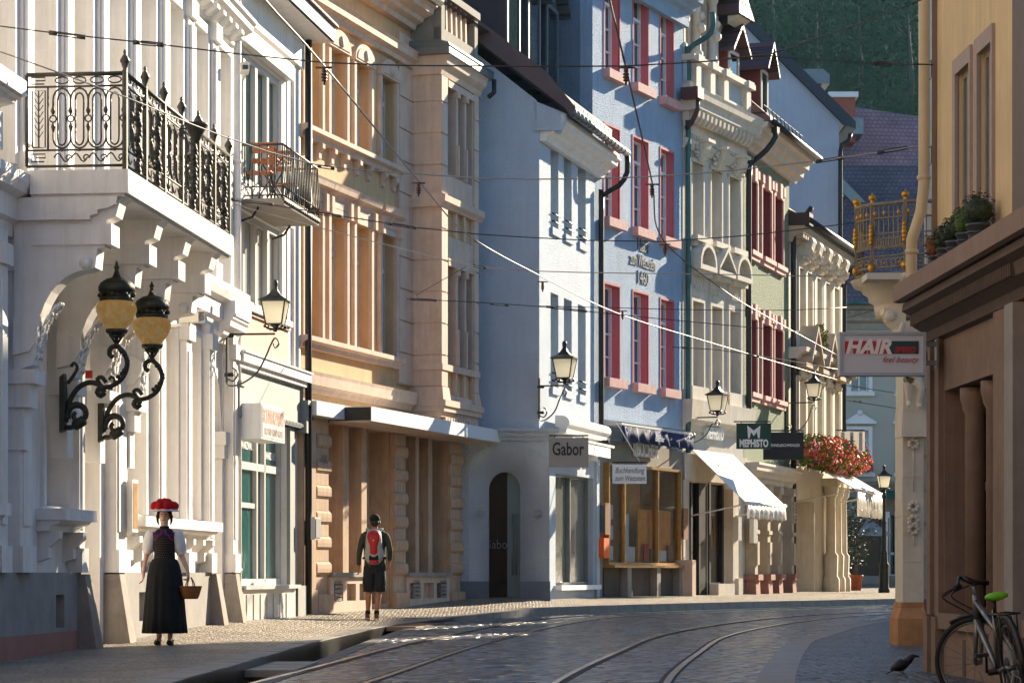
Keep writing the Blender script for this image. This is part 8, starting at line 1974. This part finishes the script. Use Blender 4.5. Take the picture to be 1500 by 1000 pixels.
m.tube([hd+Vector((-.02,0,.04)), hb], .024, 8); m.tube([hb, bbk], .024, 8); m.tube([hd, Vector((-.15,0,.60))], .020, 8); m.tube([st, bbk], .018, 8)
for s in (-1, 1): m.tube([bbk, ra+Vector((0,s*.06,0))], .011, 6); m.tube([st-Vector((0,0,.12)), ra+Vector((0,s*.06,0))], .010, 6)
m.build('frame', 'bike_alu', BK)
m = MB(); c = Vector((.52,0,.34)); rt = Matrix.Rotation(ST, 4, 'Z')
for s in (-1, 1): a = rt @ Vector((-.06,s*.055,.38)); b = rt @ Vector((0,s*.055,0)); m.tube([c+a, c+(a+b)*.5, c+b], [.02,.019,.014], 8)
m.tube([c+rt@Vector((-.06,-.06,.38)), c+rt@Vector((-.06,.06,.38))], .02, 6); m.tube([c+rt@Vector((-.06,0,.38)), hd+Vector((0,0,.10))], .018, 8); fk = m.build('fork', 'bike_alu', BK)
m = MB(); top = hd+Vector((-.01,0,.13)); f1 = rt @ Vector((.09,0,.05)); pts = [(.02,-.30,-.02),(.05,-.18,0),(.09,-.05,.05),(.09,.05,.05),(.05,.18,0),(.02,.30,-.02)]
m.tube([top, top+f1], .02, 8); m.tube([top+rt@Vector((a,b,c_)) for a,b,c_ in pts], .012, 8); hbar = m.build('handlebar', 'dark_metal', BK)
for s in (-1, 1):
    m = MB(); m.tube([top+rt@Vector((.02,s*.31,-.02)), top+rt@Vector((.045,s*.19,-.003))], .019, 8); m.build('grip', 'rubber', hbar)
    m = MB(); m.tube([top+rt@Vector((.06,s*.17,-.01)), top+rt@Vector((.11,s*.2,-.04)), top+rt@Vector((.11,s*.3,-.06))], .007, 6); m.ball(top+rt@Vector((.055,s*.15,-.01)), .024, 8, 5); m.build('brake_lever', 'dark_metal', hbar)
    m = MB(); m.tube(cr([top+rt@Vector((.1,s*.15,-.02)), top+rt@Vector((.22,s*.08,-.08)), top+Vector((.16,s*.03,-.22)), hb+Vector((.04,s*.02,.0))], .03), .005, 5); m.build('brake_cable', 'rubber', hbar)
m = MB(); m.tube([st+Vector((.0,0,-.05)), st+Vector((-.035,0,.07))], .014, 8); m.build('seat_post', 'dark_metal', BK)
m = MB(); sp = st+Vector((-.04,0,.09)); n = 14; vs = []; pr = [(-.13,.075),(-.08,.085),(-.02,.07),(.05,.035),(.12,.022),(.15,.012)]
for x, wd in pr:
    for k in range(n): a = 2*math.pi*k/n; vs.append((sp.x+x, wd*math.cos(a), sp.z+.028*math.sin(a)+(.012 if x < -.05 else 0)))
m.add(vs, [(i*n+k, i*n+(k+1)%n, (i+1)*n+(k+1)%n, (i+1)*n+k) for i in range(len(pr)-1) for k in range(n)]+[tuple(range(n-1,-1,-1)), tuple((len(pr)-1)*n+k for k in range(n))], smooth=True)
sdl = m.build('saddle', 'lime', BK); 
m = MB(); rz_ = .72
for y in (-.06,0,.06): m.tube([(-.30,y,rz_),(-.70,y,rz_)], .007, 5)
for x in (-.32,-.45,-.58,-.70): m.tube([(x,-.06,rz_),(x,.06,rz_)], .007, 5)
for s in (-1, 1): m.tube([(-.60,s*.06,rz_),(-.53,s*.065,.36)], .006, 5); m.tube([(-.42,s*.06,rz_),(-.53,s*.065,.36)], .006, 5)
m.build('rack', 'dark_metal', BK)
m = MB(); m.tube([bbk+Vector((0,-.07,0)), bbk+Vector((0,.07,0))], .025, 8); m.tube([bbk+Vector((0,-.08,0)), bbk+Vector((.1,-.09,-.13))], .01, 6); m.tube([bbk+Vector((0,.08,0)), bbk+Vector((-.1,.09,.13))], .01, 6); m.lathe([(.001,0),(.09,0),(.09,.006),(.001,.006)], (0,0,0), 20, M=Matrix.Translation(bbk+Vector((0,-.07,0))) @ Matrix.Rotation(R(90),4,'X'))
m.box(bbk.x+.06,bbk.x+.14,-.17,-.08,bbk.z-.145,bbk.z-.12); m.box(bbk.x-.14,bbk.x-.06,.08,.17,bbk.z+.12,bbk.z+.145); m.build('crankset', 'dark_metal', BK)
# small things fixed to the houses
r = empty('floodlight', (*FD.w(FD.x(884,-.35), -.35), WZ(645,52.5)), 'small black floodlight between the grey hanging sign and the bookshop awning', 'floodlight')
m = MB(); m.box(-.11,.11,-.08,.08,-.08,.08); m.build('housing', 'dark_metal', r); m = MB(); m.tube([(-.1,.05,0),(-.25,.1,-.12),(-.3,.3,-.1)], .02, 5); m.build('arm', 'dark_metal', r)
r = empty('meter_box', (*FC.w(.18,-.17), WZ(790,41.8)), 'pale grey metal meter box on the first pier of the tan house', 'meter box', None, FC.th)
m = MB(); m.box(-.14,.14,-.14,0,0,.38); m.build('housing', 'cam_white', r); m = MB(); m.box(-.11,.11,-.15,-.14,.03,.35); m.build('door', 'sign_grey', r)
Bd.scale = (1.12, 1.12, 1.12)
# ================================================================== the wooded hill: one mass of trees
def forest():
    q = random.Random(11); vs = []; fs = []
    spots = []
    for i in range(9):
        y = 166+i*13
        for k in range(13):
            x = 0.018*y*0+ (y*.045)+k*(y*.019)+q.uniform(-2,2)
            spots.append((x, y+q.uniform(-6,6), i))
    for x in range(-110, 200, 16):
        for y in (175, 225, 290): 
            if not (y*.03 < x < y*.33): spots.append((x+q.uniform(-4,4), y+q.uniform(-6,6), 9))
    lm = []; tv = MB()
    for (x, y, row) in spots:
        g = hillz(x,y); H = q.uniform(11,17); Rr = q.uniform(3.2,5.0); con = q.random() < .35; n = 3600 if row < 2 else 2200 if row < 4 else 1100 if row < 9 else 250
        tv.tube([(x,y,g-.5),(x+q.uniform(-.4,.4),y,g+H*.5),(x,y,g+H*.9)], [.35,.25,.06], 6)
        ph = [q.uniform(0,6.28) for _ in range(6)]
        for k in range(n):
            t = q.random()
            if con: rr = Rr*.62*(1-t*.93)*(.75+.25*math.sin(t*38)); zz = g+1+t*(H-.5); a = q.uniform(0,6.283); s_ = rr*(.45+.55*q.random()**.5)
            else:
                a = q.uniform(0,6.283); b = math.acos(q.uniform(-1,1)); lob = 1+.16*math.sin(3*a+ph[0])*math.sin(2*b+ph[1])+.14*math.sin(5*a+ph[2]+3*b)+.10*math.sin(9*a+7*b+ph[3])
                rd = (.62+.38*q.random()**.6)*lob; s_ = Rr*rd*math.sin(b); zz = g+H*.58+H*.42*rd*math.cos(b)
            c = Vector((x+s_*math.cos(a), y+s_*math.sin(a), zz)); r0 = q.uniform(.12,.32)*(1.0 if row < 3 else 1.4 if row < 9 else 2.4)
            u_ = Vector((q.gauss(0,1),q.gauss(0,1),q.gauss(0,1))).normalized(); w_ = u_.orthogonal().normalized(); w_ = (Matrix.Rotation(q.uniform(0,6.28),3,u_) @ w_)
            i0 = len(vs); v2 = u_.cross(w_)
            vs += [tuple(c-w_*r0), tuple(c-v2*r0*.55), tuple(c+w_*r0), tuple(c+v2*r0*.6)]; fs.append((i0,i0+1,i0+2,i0+3))
    me = bpy.data.meshes.new('forest'); me.from_pydata(vs, [], fs); me.materials.append(MATS['forest_leaf']); o = bpy.data.objects.new('forest', me); C.objects.link(o); o['kind'] = 'stuff'
    t = tv.build('forest_trunks', 'bark'); t['kind'] = 'stuff'
mk('forest_leaf', (.032,.06,.022), 1.0, .55, .22, spec=.05, dirtamt=.25, dirt=(.055,.05,.018), dirtscale=.08)
forest()
def haze(dens):
    m = bpy.data.materials.new('haze'); m.use_nodes = True; nt = m.node_tree; nt.nodes.remove(nt.nodes['Principled BSDF'])
    v = nt.nodes.new('ShaderNodeVolumePrincipled'); v.inputs['Density'].default_value = dens; v.inputs['Color'].default_value = (.40,.85,.95,1); v.inputs['Anisotropy'].default_value = .2
    nt.links.new(v.outputs[0], nt.nodes['Material Output'].inputs['Volume']); MATS['haze'] = m
    b = MB(); b.box(-404,404,-64,604,-3.2,165); o = b.build('haze', 'haze'); o['kind'] = 'stuff'
haze(.00014)
# ------------------------------------------------------------------ camera, light
cam = bpy.data.cameras.new('camera'); co = bpy.data.objects.new('camera', cam); C.objects.link(co)
co.location = (0, 0, CAMZ); co.rotation_euler = (R(90), 0, 0)
cam.sensor_width = 36; cam.lens = F/1500*36; cam.shift_y = (H0-500)/1500; cam.clip_end = 2000; cam.clip_start = .1
bpy.context.scene.camera = co
AZ, EL = R(34), R(20)
sd = Vector((math.sin(AZ)*math.cos(EL), math.cos(AZ)*math.cos(EL), math.sin(EL)))
sun = bpy.data.lights.new('sun', 'SUN'); sun.energy = 5.0; sun.angle = R(.5); sun.color = (1, .85, .63)
so = bpy.data.objects.new('sun', sun); C.objects.link(so); so.rotation_euler = (-sd).to_track_quat('-Z', 'Y').to_euler(); so.location = (30, 30, 60)
w = bpy.data.worlds.new('World'); bpy.context.scene.world = w; w.use_nodes = True
nt = w.node_tree; sk = nt.nodes.new('ShaderNodeTexSky'); sk.sky_type = 'NISHITA'; sk.sun_disc = False
sk.sun_elevation = EL; sk.sun_rotation = AZ; sk.air_density = 1.3; sk.dust_density = .1; sk.ozone_density = 7.0
nt.links.new(sk.outputs[0], nt.nodes['Background'].inputs[0]); nt.nodes['Background'].inputs[1].default_value = .085
sc = bpy.context.scene
sc.view_settings.view_transform = 'Standard'; sc.view_settings.look = 'None'; sc.view_settings.exposure = 1.4; sc.view_settings.gamma = 1
sc.render.engine = 'CYCLES'; sc.render.resolution_x = 1024; sc.render.resolution_y = 682
